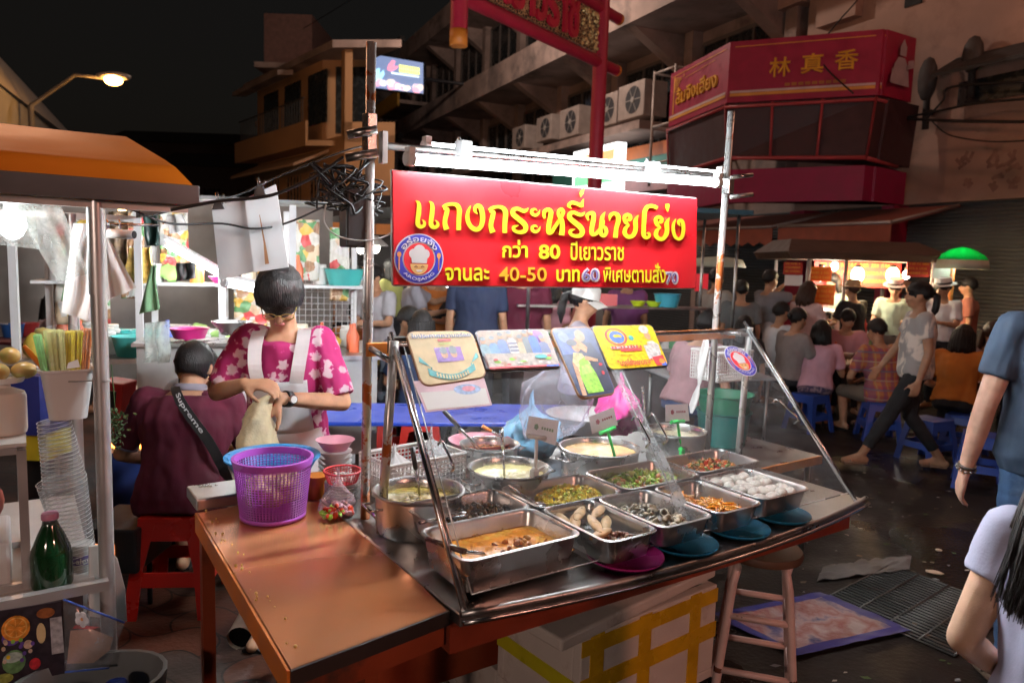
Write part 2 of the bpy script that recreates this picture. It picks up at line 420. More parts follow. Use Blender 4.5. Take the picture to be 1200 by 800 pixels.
# drain grating sunk in the road
m = MB(); m.m(mat('drain_dark', (.006, .006, .006), .8))
g0, g1, g2 = gp(972, 700, 3.5), gp(1048, 663, 3.95), gp(1066, 716, 3.4)
g0, g1, g2 = az(966, 702, .004), az(1044, 662, .004), az(1120, 690, .004)
e1, e2 = g1 - g0, g2 - g1
e2 = e2.normalized() * .62
m.poly([g0, g1, g1 + e2, g0 + e2])
m.m(mat('drain_bars', (.16, .15, .14), .5, .8))
nn = Vector((0, 0, 1))
for i in range(24):
 a = g0 + e1 * (i / 23); m.tube([a + nn * .004, a + e2 + nn * .004], .004, 4)
for j in range(5):
 a = g0 + e2 * (j / 4); m.tube([a + nn * .006, a + e1 + nn * .006], .006, 4)
tag(m.build('drain_grate', loc=g0), 'steel drain grating set in the dark road beside the printed plastic mat', 'grating')
# ================================================================== the long shophouse row on the right of the street
SA = R(25)
SV = Vector((-math.sin(SA), math.cos(SA), 0)); SN = Vector((-math.cos(SA), -math.sin(SA), 0))   # along the street away from us / out of the facade
FP = ad(1093, 300, 11.5); FP.z = 0
FM = Matrix(((SV.x, SN.x, 0, FP.x), (SV.y, SN.y, 0, FP.y), (0, 0, 1, 0), (0, 0, 0, 1)))   # facade frame: t along, n out, z up
FPl = Pl(FP, SN)
def fx(px, py, n=0):
 P = Pl(FP + SN * n, SN).px(px, py); q = FM.inverted() @ P; return q
PLASTER = mat('pinkish_plaster', (.40, .25, .19), .8, var=.25, vs=.8, bump=.15, bs=12, col2=(.27, .16, .12), c2=(.52, .66), c2s=1.1)
CONC = mat('stained_concrete', (.30, .22, .19), .85, var=.35, vs=1.2, bump=.2, bs=10, col2=(.13, .1, .09), c2=(.5, .65), c2s=.9)
DARKWIN = mat('dark_glazing', (.02, .024, .026), .25, var=.3)
SHUT = mat('grey_shutter', (.11, .115, .12), .5, .3, var=.2, vs=2)
MAROON = mat('maroon_paint', (.33, .012, .05), .5, var=.15)
MAROOND = mat('dark_maroon_panel', (.05, .018, .022), .55, var=.2)
GOLD = mat('gold_letter', (.75, .36, .03), .45, .2)
row = thing('shophouse_row', 'long concrete shophouse row with ledges and dark windows receding down the right side', 'building', FP)
m = MB(FM)
m.m(CONC)
m.bb((3.0, -6, 0), (42, -.3, 12.5))
o = m.build('wall', row)
m = MB(FM).m(CONC)
for z0, z1, d in ((6.95, 7.35, 1.5), (10.3, 10.7, 1.3)):
 m.bb((3.2, -.3, z0), (42, d, z1)); m.bb((3.2, d - .12, z1), (42, d, z1 + .35))
 for k in range(13): m.prism([(3.6 + k * 3.1, -.3, z0 - .9), (3.6 + k * 3.1, d - .2, z0), (3.6 + k * 3.1, -.3, z0)], (.3, 0, 0))
m.build('ledge', row)
m = MB(FM).m(CONC)
for k in range(12): m.bb((3.2 + k * 3.1, -.3, 3.6), (3.5 + k * 3.1, -.02, 10.3))
m.build('pilaster', row)
for k in range(11):
 for z in (4.2, 7.75):
  m = MB(FM).m(DARKWIN); m.bb((3.7 + k * 3.1, -.29, z), (6.1 + k * 3.1, -.2, z + 2.4))
  w = m.build('window', row)
  m = MB(FM).m(mat('window_frame_dark', (.12, .1, .09), .6))
  for q in (0, .8, 1.6, 2.4): m.bb((3.7 + k * 3.1 + q - .03, -.2, z), (3.7 + k * 3.1 + q + .03, -.15, z + 2.4))
  for q in (0, 2.4): m.bb((3.7 + k * 3.1, -.199, z + q - .04), (6.1 + k * 3.1, -.151, z + q + .04))
  m.build('frame', w)
# yellow balconies further down the row
for i, (t, z) in enumerate(((23.5, 4.3), (23.5, 8.3), (30, 5.2), (30, 9.6))):
 b = thing('balcony', ['yellow edged balcony low on the far shophouses, nearer one', 'yellow edged balcony high on the far shophouses, nearer one', 'yellow edged balcony low at the far end of the shophouses', 'yellow edged balcony high at the far end of the shophouses'][i], 'balcony', FM @ Vector((t, 0, z)), 0, 'yellow balconies')
 MB(FM).m(CONC).bb((t, -.1, z - .15), (t + 4, 1.9, z)).build('slab', b)
 MB(FM).m(mat('yellow_paint', (.5, .27, .03), .6, var=.2)).bb((t - .05, 1.9, z - .3), (t + 4.05, 2.0, z + .35)).build('fascia', b)
 m = MB(FM).m(mat('dark_railing', (.06, .06, .06), .6))
 m.bb((t, 1.7, z + 2.4), (t + 4, 1.9, z + 2.6))
 for k in range(14): m.bb((t + k * .3, 1.93, z + .35), (t + k * .3 + .03, 1.96, z + 2.4))
 m.build('railing', b)
# air-conditioner outdoor units along the ledge
ACW = mat('aircon_white', (.34, .28, .25), .55, var=.15)
for i, (px, py, s) in enumerate(((618, 163, 1.0), (648, 152, 1.0), (678, 145, 1.1), (722, 131, 1.1), (752, 120, 1.15))):
 q = fx(px, py, .4); t, z = q.x, q.z
 a = thing('air_conditioner', ['smallest farthest', 'second farthest', 'middle', 'second nearest', 'largest nearest'][i] + ' of five outdoor air conditioners on the shophouse ledge', 'air conditioner', FM @ Vector((t, .4, z - .4)), 0, 'air conditioners on the ledge')
 w = .48 * s; h = .36 * s
 MB(FM).m(ACW).bb((t - w, .05, z - h), (t + w, .72, z + h)).build('casing', a, bevel=.02)
 MB(FM).m(mat('fan_dark', (.04, .04, .045), .6)).disc(FM.inverted() @ (FM @ Vector((t - .1, .724, z))),   .28 * s, 20, rot('X', PI / 2) ).build('fan_grille', a)
 m = MB(FM).m(mat('fan_hub', (.3, .28, .26), .5)); m.cyl((t - .1, .72, z), (t - .1, .75, z), .07, n=10)
 for k in range(6):
  an = k * PI / 3; m.box((t - .1 + .17 * math.cos(an), .733, z + .17 * math.sin(an)), (.3, .006, .02), rot('Y', -an))
 m.build('fan_hub', a)
q0 = fx(560, 190, 0).x; q1 = fx(790, 160, 0).x
m = MB(FM).m(CONC); m.bb((q1, -.3, 4.75), (q0 + 3, 1.0, 4.95)); m.build('service_ledge', row)
# red and orange banded shop fascias near street level
m = MB(FM).m(mat('orange_fascia', (.5, .14, .04), .5)); m.bb((5.6, .2, 4.2), (12, .45, 4.5)); m.m(mat('green_fascia', (.05, .22, .18), .5)); m.bb((5.6, .2, 3.7), (12, .44, 4.199)); m.m(mat('pink_fascia', (.4, .2, .2), .5)); m.bb((5.6, .2, 3.4), (12, .43, 3.699))
m.build('shop_fascia', row)
# lit convenience-store lightbox (orange, white, green bands)
lb = thing('lightbox_sign', 'lit white lightbox with orange and green stripes behind the red gate post', 'sign', FM @ Vector((11, 1.2, 3.6)))
A0 = fx(672, 186, 1.3); A1 = fx(724, 166, 1.3)
m = MB(FM).m(emis('sign_white', (1, 1, 1), 1.1)); Tn = 1.3
zc = A1.z
def lbq(a0, a1, b0, b1): # strip on the board
 w = A0.x - A1.x; return [(A1.x + w * a0, Tn + .004, zc - 1.0 + 1.0 * b0), (A1.x + w * a1, Tn + .004, zc - 1.0 + 1.0 * b0), (A1.x + w * a1, Tn + .004, zc - 1.0 + b1), (A1.x + w * a0, Tn + .004, zc - 1.0 + b1)]
m.bb((A1.x, Tn - .25, zc - 1.1), (A0.x, Tn, zc)); m.build('panel', lb)
m = MB(FM).m(emis('sign_orange', (1, .22, .03), 1.0)); m.poly(lbq(.06, .95, .62, .85)); m.m(emis('sign_green', (.02, .5, .2), .9)); m.poly(lbq(.06, .95, .1, .36)); m.build('stripe', lb)
# metal rack (pipe frame) on the ledge left of the red sign
rk = MB(FM).m(mat('pale_pipe', (.45, .38, .34), .5, .3))
q = fx(762, 190, 1.0); r_ = fx(786, 190, 1.0)
for x in (q.x, r_.x):
 for n_ in (.35, 1.0): rk.tube([(x, n_, 3.4), (x, n_, 5.9)], .03, 6)
for z in (3.9, 4.7, 5.85):
 for n_ in (.35, 1.0): rk.tube([(q.x, n_, z), (r_.x, n_, z)], .025, 6)
 for x in (q.x, r_.x): rk.tube([(x, .35, z), (x, 1.0, z)], .025, 6)
tag(rk.build('pipe_rack', loc=FM @ Vector((q.x, .6, 3.4))), 'pale pipe frame standing left of the maroon corner sign', 'rack')
# ------------------------------------------------------------------ corner building with the maroon sign
cb = thing('corner_shophouse', 'pinkish plaster corner shophouse with grey roller shutters and maroon sign band', 'building', FP)
m = MB(FM).m(PLASTER); m.bb((-14, -6, 2.75), (2.95, -.06, 12.5)); m.build('wall', cb)
m = MB(FM).m(PLASTER); m.bb((3.0, -.3, 6.6), (3.8, .1, 12.5)); m.bb((1.75, -.06, 6.0), (2.6, .12, 12.5)); m.build('pilaster', cb)
m = MB(FM).m(mat('black_gap', (.008, .008, .008), .8)); m.bb((.62, -.06, 5.9), (.92, -.03, 12.5)); m.build('downpipe_recess', cb)
for mt_, a_, b_ in ((PLASTER, -14, -13.4), (PLASTER, -2.75, -2.3), (MAROON, 2.6, 2.95), (MAROON, .72, .95)): MB(FM).m(mt_).bb((a_, -.4, 0), (b_, .05, 2.745)).build('pier', cb)
for a, b in ((-13.3, -8.2), (-8.1, -2.8), (-2.25, .70), (.97, 2.55), (3.0, 6.0), (6.2, 9.4), (9.6, 12.6)):
 m = MB(FM).m(SHUT); n = 46
 prof = []
 for k in range(n): z = .02 + k * 2.75 / n; prof += [(-.30, z), (-.275, z + .03), (-.275, z + .045)]
 prof.append((-.30, 2.77))
 R1 = [(a, p, z) for p, z in prof]; R2 = [(b, p, z) for p, z in prof]
 m.loft([R1, R2], caps=False, closed=False); m.build('roller_shutter', cb)
m = MB(FM).m(mat('void_black', (.01, .01, .01), .9)); m.bb((-14, -6, 0), (12.6, -.34, 2.745)); m.build('shop_interior', cb)
# high window with a dark canopy on the plaster wall
q0 = fx(1122, 105, 0); q1 = fx(1205, 105, 0); z0 = fx(1122, 124, 0).z; z1 = fx(1122, 97, 0).z
m = MB(FM).m(DARKWIN); m.bb((q1.x - 2, -.06, z0), (q0.x, -.02, z1)); wn = m.build('window', cb)
m = MB(FM).m(mat('canopy_dark', (.035, .035, .035), .7)); m.prism([(q0.x + .1, -.05, z1 + .32), (q0.x + .1, .5, z1 + .02), (q0.x + .1, .5, z1 + .07), (q0.x + .1, -.05, z1 + .38)], (q1.x - 2.2 - q0.x, 0, 0)); m.build('canopy', wn)
# faded painted characters on the plaster (weathered patches)
rr = random.Random(3)
for (px, py, s) in ((1128, 188, .2), (1163, 190, .22), (1187, 190, .2), (1165, 213, .16), (1187, 213, .16), (1130, 213, .12)):
 q = fx(px, py, 0); m = MB(FM).m(mat('faded_ink', (.23, .13, .1), .85, var=.3, vs=9))
 for k in range(6):
  a = rr.uniform(0, 3.1); l = s * rr.uniform(.5, 1); cx_, cz_ = q.x + rr.uniform(-.5, .5) * s, q.z + rr.uniform(-.5, .5) * s
  dx, dz = math.cos(a) * l, math.sin(a) * l; nx, nz = -math.sin(a) * .025, math.cos(a) * .025
  e = -.055 + k * .0012
  m.poly([(cx_ - dx / 2 + nx, e, cz_ - dz / 2 + nz), (cx_ + dx / 2 + nx, e, cz_ + dz / 2 + nz), (cx_ + dx / 2 - nx, e, cz_ + dz / 2 - nz), (cx_ - dx / 2 - nx, e, cz_ - dz / 2 - nz)])
 m.build('faded_lettering', cb)
# two dark wall lamps / bracket stubs
for i, (px, py, h) in enumerate(((1086, 93, .75), (1139, 64, .6))):
 q = fx(px, py, .12); m = MB(FM).m(mat('old_iron', (.05, .04, .035), .7)); m.ell((q.x, .1, q.z), (.16, .1, h * .45), 10); m.cyl((q.x, .05, q.z - h), (q.x, .08, q.z - h * .3), .05, n=8); m.bb((q.x - .04, -.05, q.z - h * .7), (q.x + .04, .1, q.z - h * .6))
 tag(m.build('wall_fixture', loc=FM @ Vector((q.x, 0, q.z))), ['long dark iron wall fixture beside the maroon sign', 'short dark iron wall fixture above the high window'][i], 'wall fixture')
# maroon sign: three faces round the bay
sgn = thing('corner_shop_sign', 'maroon shop sign with gold Chinese and Thai lettering wrapped round the corner bay', 'sign', FM @ Vector((1, 1.2, 4.6)))
def dpt(px, py, d): return ad(px, py, d)
d0, d1, d2, d3 = 15.2, 12.4, 11.3, 11.75
top = [dpt(787, 81, d0), dpt(856, 50, d1), dpt(1035, 38.5, d2), dpt(1071, 49, d3)]
bot = [dpt(787, 146, d0), dpt(856, 121, d1), dpt(1035, 114, d2), dpt(1071, 123, d3)]
zt = [p.z for p in top]; zb = [p.z for p in bot]
ZT, ZB = sum(zt) / 4, sum(zb) / 4
top = [Vector((p.x, p.y, ZT * .4 + p.z * .6)) for p in top]; bot = [Vector((p.x, p.y, ZB * .4 + q.z * .6)) for p, q in zip(top, bot)]
m = MB().m(MAROON)
back = [SN * -1.6] * 4
inner_t = [p - SN * .3 if i in (0,) else p + (Vector((FP.x, FP.y, p.z)) - p) * .06 for i, p in enumerate(top)]
inner_b = [p - SN * .3 if i in (0,) else p + (Vector((FP.x, FP.y, p.z)) - p) * .06 for i, p in enumerate(bot)]
m.loft([bot + inner_b[::-1], top + inner_t[::-1]]); m.build('panel', sgn)
f1 = quadmap(bot[0], bot[1], top[1], top[0]); f2 = quadmap(bot[1], bot[2], top[2], top[1]); f3 = quadmap(bot[2], bot[3], top[3], top[2])
sub = lambda f, a0, a1, b0, b1: (lambda a, b, o=0: f(a0 + (a1 - a0) * a, b0 + (b1 - b0) * b, o))
for i, ch in enumerate('林真香'): m = MB().m(GOLD); letters(m, ch, sub(f2, .29 + .215 * i, .43 + .215 * i, .38 + .02 * i, .68 + .02 * i), .012, .03); m.build('lettering', sgn)
m = MB().m(GOLD); letters(m, 'ลิ้มจิงเฮียง', sub(f1, .15, .85, .36, .66), .014, .03); m.build('lettering', sgn)
m = MB().m(mat('gold_stripe', (.7, .3, .05), .5)); m2 = MB().m(mat('pale_stripe', (.6, .45, .45), .5))
for f in (f1, f2, f3):
 m.poly([f(.02, .1, .012), f(.98, .1, .012), f(.98, .15, .012), f(.02, .15, .012)]); m.poly([f(.04, .9, .012), f(.96, .9, .012), f(.96, .915, .012), f(.04, .915, .012)])
 m2.poly([f(.02, .155, .012), f(.98, .155, .012), f(.98, .19, .012), f(.02, .19, .012)])
m.poly([f1(.08, .2, .012), f1(.1, .2, .012), f1(.1, .88, .012), f1(.08, .88, .012)])
for k in range(7): m.poly([f1(.1 + k * .028, .88 - k * .01, .014), f1(.1 + k * .028, .6 + k * .045, .014), f1(.115 + k * .028, .6 + k * .045, .014), f1(.115 + k * .028, .88 - k * .01, .014)])
m.poly([f1(.3, .78, .012), f1(.8, .82, .012), f1(.8, .83, .012), f1(.3, .79, .012)])
m.m(mat('dim_gold', (.4, .14, .03), .5))
for k in range(9): m.poly([f2(.4 + k * .045, .22, .012), f2(.435 + k * .045, .22, .012), f2(.435 + k * .045, .27, .012), f2(.4 + k * .045, .27, .012)])
m.build('ornament', sgn); m2.build('stripe', sgn)
m = MB().m(mat('pale_figure', (.42, .32, .34), .6))
def fig(f, pts, o=.02): m.poly([f(a, b, o * 4) for a, b in pts])
fig(f3, [(.2, .2), (.8, .2), (.72, .5), (.6, .62), (.4, .62), (.28, .5)]); fig(f3, [(.4, .64), (.6, .64), (.6, .78), (.5, .9), (.4, .78)], .024); fig(f3, [(.12, .2), (.24, .2), (.24, .36), (.16, .42)], .028); fig(f3, [(.66, .45), (.86, .5), (.84, .62), (.66, .58)], .026)
m.build('figure_relief', sgn)
# black mesh band with red frames under the sign, maroon fascia, awnings
FPr = dict()
m = MB().m(MAROOND)
ft = [bot[0] * 1, bot[1] * 1, bot[2] * 1, bot[3] * 1]
ft = [p + Vector((0, 0, -.02)) for p in ft]
zl = fx(900, 222, 1).z
def lower(p, z, out=0): return Vector((p.x, p.y, z)) + SN * out
fb = [lower(bot[0], 3.45, -.1), lower(bot[1], 3.45, -.1), lower(bot[2], 3.35, .1), lower(bot[3], 3.3, .1)]
inn = lambda L_: [p - SN * .25 for p in L_][::-1]
m.loft([fb + inn(fb), ft + inn(ft)]); m.build('mesh_band', cb)
m = MB().m(mat('red_frame', (.4, .05, .06), .5))
for i in range(3):
 for k in range(0, 4 if i == 1 else 2):
  s_ = k / 3 if i == 1 else k; a = fb[i].lerp(fb[i + 1], s_) + SN * .03; b = ft[i].lerp(ft[i + 1], s_) + SN * .03; m.tube([a, b], .022, 5)
 m.tube([ft[i] + SN * .03 - Vector((0, 0, .05)), ft[i + 1] + SN * .03 - Vector((0, 0, .05))], .03, 5)
 m.tube([fb[i] + SN * .04, fb[i + 1] + SN * .04], .035, 5)
m.build('red_frame', cb)
m = MB().m(mat('magenta_fascia', (.28, .006, .06), .5))
f0 = [lower(p, 2.72, .05) for p in fb]; f9 = [lower(p, 3.28 - .02 * i, .05) for i, p in enumerate(fb)]
m.loft([f0 + inn(f0), f9 + inn(f9)]); m.build('fascia', cb)
AWN = mat('brown_awning', (.26, .09, .07), .75, var=.25, vs=3)
def awning(px0, px1, label, d=1.9, zt=2.66, zb=2.32):
 a = fx(px0, 250, .3).x; b = fx(px1, 250, .3).x
 aw = thing('awning', label, 'awning', FM @ Vector((a, .2, zt)), 0, 'brown awnings')
 MB(FM).m(AWN).loft([[(a, .05, zt), (b, .05, zt), (b, d, zb), (a, d, zb)], [(a, .05, zt + .03), (b, .05, zt + .03), (b, d, zb + .03), (a, d, zb + .03)]]).build('canvas', aw)
 m = MB(FM).m(mat('awning_valance', (.3, .08, .05), .75, var=.2)); n = 12
 for k in range(n):
  x0, x1 = a + (b - a) * k / n, a + (b - a) * (k + 1) / n
  m.prism([(x0, d + .004, zb), (x1, d + .004, zb), (x1, d + .004, zb - .22), ((x0 + x1) / 2, d + .004, zb - .29), (x0, d + .004, zb - .22)], (0, .01, 0))
 m.build('valance', aw)
 m = MB(FM).m(mat('awning_bar', (.45, .4, .38), .5, .5)); m.tube([(a, d + .02, zb + .04), (b, d + .02, zb + .04)], .025, 6)
 for x in (a, b): m.tube([(x, .1, zt + .02), (x, d, zb + .05)], .02, 6)
 m.build('front_bar', aw)
awning(1112, 975, 'reddish brown awning with scalloped valance above the shutter, right one', 1.5)
awning(968, 820, 'reddish brown awning with scalloped valance under the fascia, left one', 1.5)
# loose cables across the plaster wall
qc = lambda px, py, n=.35: FM @ fx(px, py, n)
cable('cable', [qc(1005, 0, 1.4), qc(960, 62, 1.6), qc(1000, 110, 1.5)], .012, RUBBER, 'thin black cable hanging across the maroon sign')
cable('cable', [qc(1060, 138), qc(1110, 128), qc(1140, 122), qc(1200, 116)], .018, RUBBER, 'black cable rising along the plaster wall to the right')
cable('cable', [qc(1060, 139), qc(1120, 142), qc(1215, 143)], .022, RUBBER, 'thick level black cable along the plaster wall')
cable('cable', [qc(1085, 140), qc(1105, 118), qc(1115, 102), qc(1200, 96)], .018, RUBBER, 'black cable looping up to the high window')
cable('cable', [qc(1090, 140), qc(1112, 158), qc(1160, 166), qc(1215, 164)], .01, RUBBER, 'thin slack cable under the others on the plaster wall')
# ------------------------------------------------------------------ red gate over the street
GD = Vector((math.sin(R(36)), math.cos(R(36)), 0)); GN = Vector((-math.cos(R(36)), math.sin(R(36)), 0))
G0 = ad(702, 100, 9.6); G0.z = 0
gate = thing('market_gate', 'red timber street gate with gold fretwork panel and red Thai lettering', 'gate', G0)
REDW = mat('gate_red', (.36, .012, .035), .45, var=.12); ORC = mat('gate_orange_cap', (.6, .18, .02), .5)
def gpt(t, z, n=0): return G0 - GD * t + GN * n + Vector((0, 0, z))
for t in (0, 9.2):
 m = MB().m(REDW); m.cyl(gpt(t, 0), gpt(t, 4.98), .092, n=16); p = m.build('post', gate, smooth=40)
 MB().m(ORC).cyl(gpt(t, 4.98), gpt(t, 5.12), .12, n=16).build('cap', p, smooth=40)
m = MB().m(REDW); m.cyl(gpt(2.75, 3.85), gpt(2.75, 5.2), .085, n=16); p = m.build('stub_post', gate, smooth=40); MB().m(ORC).cyl(gpt(2.75, 3.7), gpt(2.75, 3.85), .088, n=16).build('cap', p)
for z in (4.17, 4.82):
 m = MB().m(REDW); m.cyl(gpt(-.42, z), gpt(9.6, z), .07, n=14); p = m.build('beam', gate, smooth=40); MB().m(ORC).cyl(gpt(-.46, z), gpt(-.42, z), .073, n=14).build('cap', p)
def fret(N, L, tc):
 v = N.new('ShaderNodeTexVoronoi'); v.feature = 'DISTANCE_TO_EDGE'; v.inputs['Scale'].default_value = 24; L.new(tc.outputs['Object'], v.inputs['Vector'])
 r = N.new('ShaderNodeValToRGB'); r.color_ramp.elements[0].position = .05; r.color_ramp.elements[0].color = (.6, .42, .2, 1); r.color_ramp.elements[1].position = .12; r.color_ramp.elements[1].color = (.03, .012, .008, 1)
 L.new(v.outputs['Distance'], r.inputs[0]); return r.outputs[0]
FRET = pmat('gold_fretwork', fret, .4, .5)
for a, b in ((.12, 2.6), (2.9, 9.1)):
 m = MB().m(FRET); m.loft([[gpt(a, 4.26, .02), gpt(b, 4.26, .02), gpt(b, 4.74, .02), gpt(a, 4.74, .02)], [gpt(a, 4.26, -.02), gpt(b, 4.26, -.02), gpt(b, 4.74, -.02), gpt(a, 4.74, -.02)]]); m.build('fretwork_panel', gate)
m = MB().m(mat('gate_letter', (.45, .01, .03), .5))
letters(m, 'เยาวราช', lambda a, b, o=0: gpt(2.1 - a * 1.45, 4.3 + b * .4, -.03 - o), .02, .04); m.build('lettering', gate)
m = MB().m(mat('gold_boss', (.8, .62, .3), .3, .7))
rr = random.Random(5)
for k in range(60):
 m.ell(gpt(rr.uniform(.14, .5), rr.uniform(4.28, 4.72), -.03), (.022, .022, .022), 6)
m.build('gold_boss', gate)
# ------------------------------------------------------------------ left / far buildings
OCH = mat('ochre_wall', (.42, .23, .11), .8, var=.15, vs=.5, bump=.1, bs=6)
ob = thing('balcony_house', 'old ochre corner house with roofed upper balcony at the end of the street', 'building', gp(403, 280, 21))
o0 = gp(403, 280, 21); ex = Vector((1, -.12, 0)).normalized(); ey = Vector((-.62, .78, 0)).normalized()
OM = Matrix(((ex.x, ey.x, 0, o0.x), (ex.y, ey.y, 0, o0.y), (0, 0, 1, 0), (0, 0, 0, 1)))
WW = 1.45
m = MB(OM).m(OCH); m.bb((0, 0, 0), (WW, 7, 5.0)); m.bb((.0, 1.5, 5.0), (WW, 7, 7.3)); m.build('wall', ob)
m = MB(OM).m(CONC); m.bb((-.5, -.3, 7.3), (WW, 7.1, 7.5)); m.bb((-1.0, 2.5, 7.05), (-.5, 6.8, 7.2)); m.build('roof_slab', ob)
m = MB(OM).m(OCH); m.bb((0, 0, 5.0), (.22, .22, 7.3)); m.bb((0, 4, 5.0), (.2, 4.2, 7.3)); m.bb((0, 0, 4.8), (WW, .15, 5.35)); m.bb((-.9, .6, 4.75), (.05, 6.9, 4.9)); m.bb((-.9, .6, 4.9), (-.82, 6.9, 5.45)); m.build('balcony_parapet', ob)
m = MB(OM).m(mat('pale_awning_old', (.4, .25, .16), .8)); m.prism([(-.02, 1, 4.6), (-1.1, 1, 4.2), (-1.1, 1, 4.28), (-.02, 1, 4.7)], (0, 5.8, 0)); m.build('window_awning', ob)
for k in range(3):
 y = 1.2 + k * 1.9; m = MB(OM).m(DARKWIN); m.bb((-.03, y, 2.6), (0.02, y + 1.1, 4.1)); w = m.build('window', ob)
 m = MB(OM).m(DARKWIN); m.bb((-.03, y, 5.5), (.02, y + 1.3, 7.0)); m.build('window', ob); m = MB(OM).m(mat('dark_railing', (.06, .06, .06), .6))
 for q in range(9): m.bb((-.87, y - .3 + q * .2, 5.45), (-.85, y - .28 + q * .2, 6.1))
 m.bb((-.88, y - .4, 6.1), (-.84, y + 1.5, 6.14)); m.build('railing', ob)
 m = MB(OM).m(mat('window_bar_ochre', (.3, .16, .08), .7))
 for q in range(5): m.bb((-.06, y + .02 + q * .26, 2.6), (-.031, y + .06 + q * .26, 4.1))
 m.build('bars', w)
m = MB(OM).m(DARKWIN); m.bb((.4, 1.46, 5.2), (WW, 1.49, 7.1)); m.build('window', ob)
tb = thing('tower_block', 'tall dark narrow block left of the ochre house', 'building', gp(325, 280, 30))
q = gp(325, 280, 30); m = MB().m(mat('dim_block', (.22, .12, .1), .85, var=.2)); m.bb((q.x - .5, 30, 0), (q.x + 1.4, 38, 11)); m.build('wall', tb)
for z in (4.4, 6.4, 8.6): MB().m(CONC).bb((q.x - .4, 28.6, z), (q.x + 1.6, 30, z + .2)).build('balcony_slab', tb)
m = MB().m(mat('lit_bath_window', (.6, .6, .62), .4)); m.bb((q.x - .2, 29.96, 7.6), (q.x + .2, 29.99, 9)); m.build('window', tb)
for i, (px, w, d, h, lb_) in enumerate(((275, 5, 48, 7, 'low dim houses at the far end of the street, right part'), (225, 6, 52, 9, 'low dim houses at the far end of the street, left part'))):
 q = gp(px, 280, d); hb = thing('far_house', lb_, 'building', q); m = MB().m(mat('far_wall', (.1, .07, .065), .9, var=.3, vs=.3)); m.bb((q.x - w, d, 0), (q.x + w, d + 6, h)); m.bb((q.x - w * .3, d - .6, 0), (q.x + w * .2, d, h * .7)); m.build('wall', hb)
 m = MB().m(mat('far_roof', (.06, .045, .04), .9)); m.prism([(q.x - w - .2, d - .3, h), (q.x - w - .2, d + 6.3, h), (q.x - w - .2, d + 3, h + 1.2)], (2 * w + .4, 0, 0)); m.build('roof', hb)
 for k in range(4): MB().m(DARKWIN).bb((q.x - w + .8 + k * 2.2, d - .03, h * .55), (q.x - w + 1.9 + k * 2.2, d - .01, h * .8)).build('window', hb)
lh = thing('grey_house', 'grey plaster house at the left edge behind the street lamp', 'building', gp(8, 280, 12))
q = gp(-6, 280, 12); m = MB().m(mat('grey_left_wall', (.09, .085, .08), .85, var=.2)); m.loft([[(q.x, 12, 0), (q.x - 6, 8, 0), (q.x - 12, 20, 0), (q.x - 3.4, 20, 0)], [(q.x, 12, 4.3), (q.x - 6, 8, 4.3), (q.x - 12, 20, 4.3), (q.x - 3.4, 20, 4.3)]]); m.build('wall', lh)
m = MB().m(mat('grey_left_roof', (.1, .09, .085), .85)); m.loft([[(q.x + .2, 11.6, 4.3), (q.x - 6, 7.6, 4.3), (q.x - 12, 20, 4.3), (q.x - 3.2, 20, 4.3)], [(q.x - 1.2, 13, 5.6), (q.x - 6, 9, 5.6), (q.x - 12, 20, 5.6), (q.x - 4.4, 20, 5.6)]]); m.build('roof', lh)
# street lamp: arm on the left house
la = ad(133, 93, 14); lb2 = ad(88, 88, 14); lc = ad(36, 124, 14)
sl = thing('street_lamp', 'orange glowing street lamp on a bent arm at upper left', 'street lamp', (lc.x, lc.y, 0))
m = MB().m(mat('lamp_arm', (.12, .11, .1), .6, .5)); m.tube([(lc.x, lc.y, 0), lc, lb2, la], [.07, .05, .035, .03], 8); m.build('pole', sl)
m = MB().m(mat('lamp_head', (.2, .18, .16), .5)); m.ell(la + Vector((0, 0, .05)), (.34, .14, .08), 12); h = m.build('lamp_head', sl)
m = MB().m(emis('sodium_lamp', (1, .45, .1), 260)); m.ell(la + Vector((.03, -.06, -.03)), (.17, .12, .1), 12); m.build('lamp', h, smooth=60)
# lit advertising screen high over the street
sc_ = thing('advert_screen', 'lit blue advertising screen with yellow lettering hung high over the street', 'screen', ad(470, 110, 26))
s00, s10, s11, s01 = ad(438, 103, 26), ad(496, 110, 25.6), ad(496, 74, 25.6), ad(438, 64, 26)
fs = quadmap(s00, s10, s11, s01)
m = MB().m(mat('screen_case', (.02, .02, .025), .5)); m.loft([[fs(-.02, -.03, -.2), fs(1.02, -.03, -.2), fs(1.02, 1.03, -.2), fs(-.02, 1.03, -.2)], [fs(-.02, -.03, -.01), fs(1.02, -.03, -.01), fs(1.02, 1.03, -.01), fs(-.02, 1.03, -.01)]]); m.tube([fs(1, .5, -.1), fs(1.0, .5, -.1) + Vector((4.5, 1.8, 0))], .06, 6); m.build('case', sc_)
m = MB().m(emis('screen_blue', (.02, .08, .2), 1.1)); m.poly([fs(0, 0), fs(1, 0), fs(1, 1), fs(0, 1)])
def sp(c, e, pts, o): m.m(emis(c, *e)); m.poly([fs(a, b, o) for a, b in pts])
rr = random.Random(2)
for r_ in range(2):
 for k in range(9):
  x = .52 + k * .046; y = .72 - r_ * .13; sp('screen_yellow', ((.75, .75, .1), 1.0), [(x, y), (x + .036, y), (x + .036, y + .1), (x, y + .1)], .01)
for k in range(12):
 x = .36 + k * .047; sp('screen_white', ((.6, .75, .8), 1.0), [(x, .5), (x + .036, .5), (x + .036, .55), (x, .55)], .01)
sp('screen_pink', ((.8, .15, .25), 1.0), [(.28, .6), (.36, .57), (.48, .7), (.5, .76), (.4, .74), (.44, .9), (.38, .92), (.3, .75)], .012)
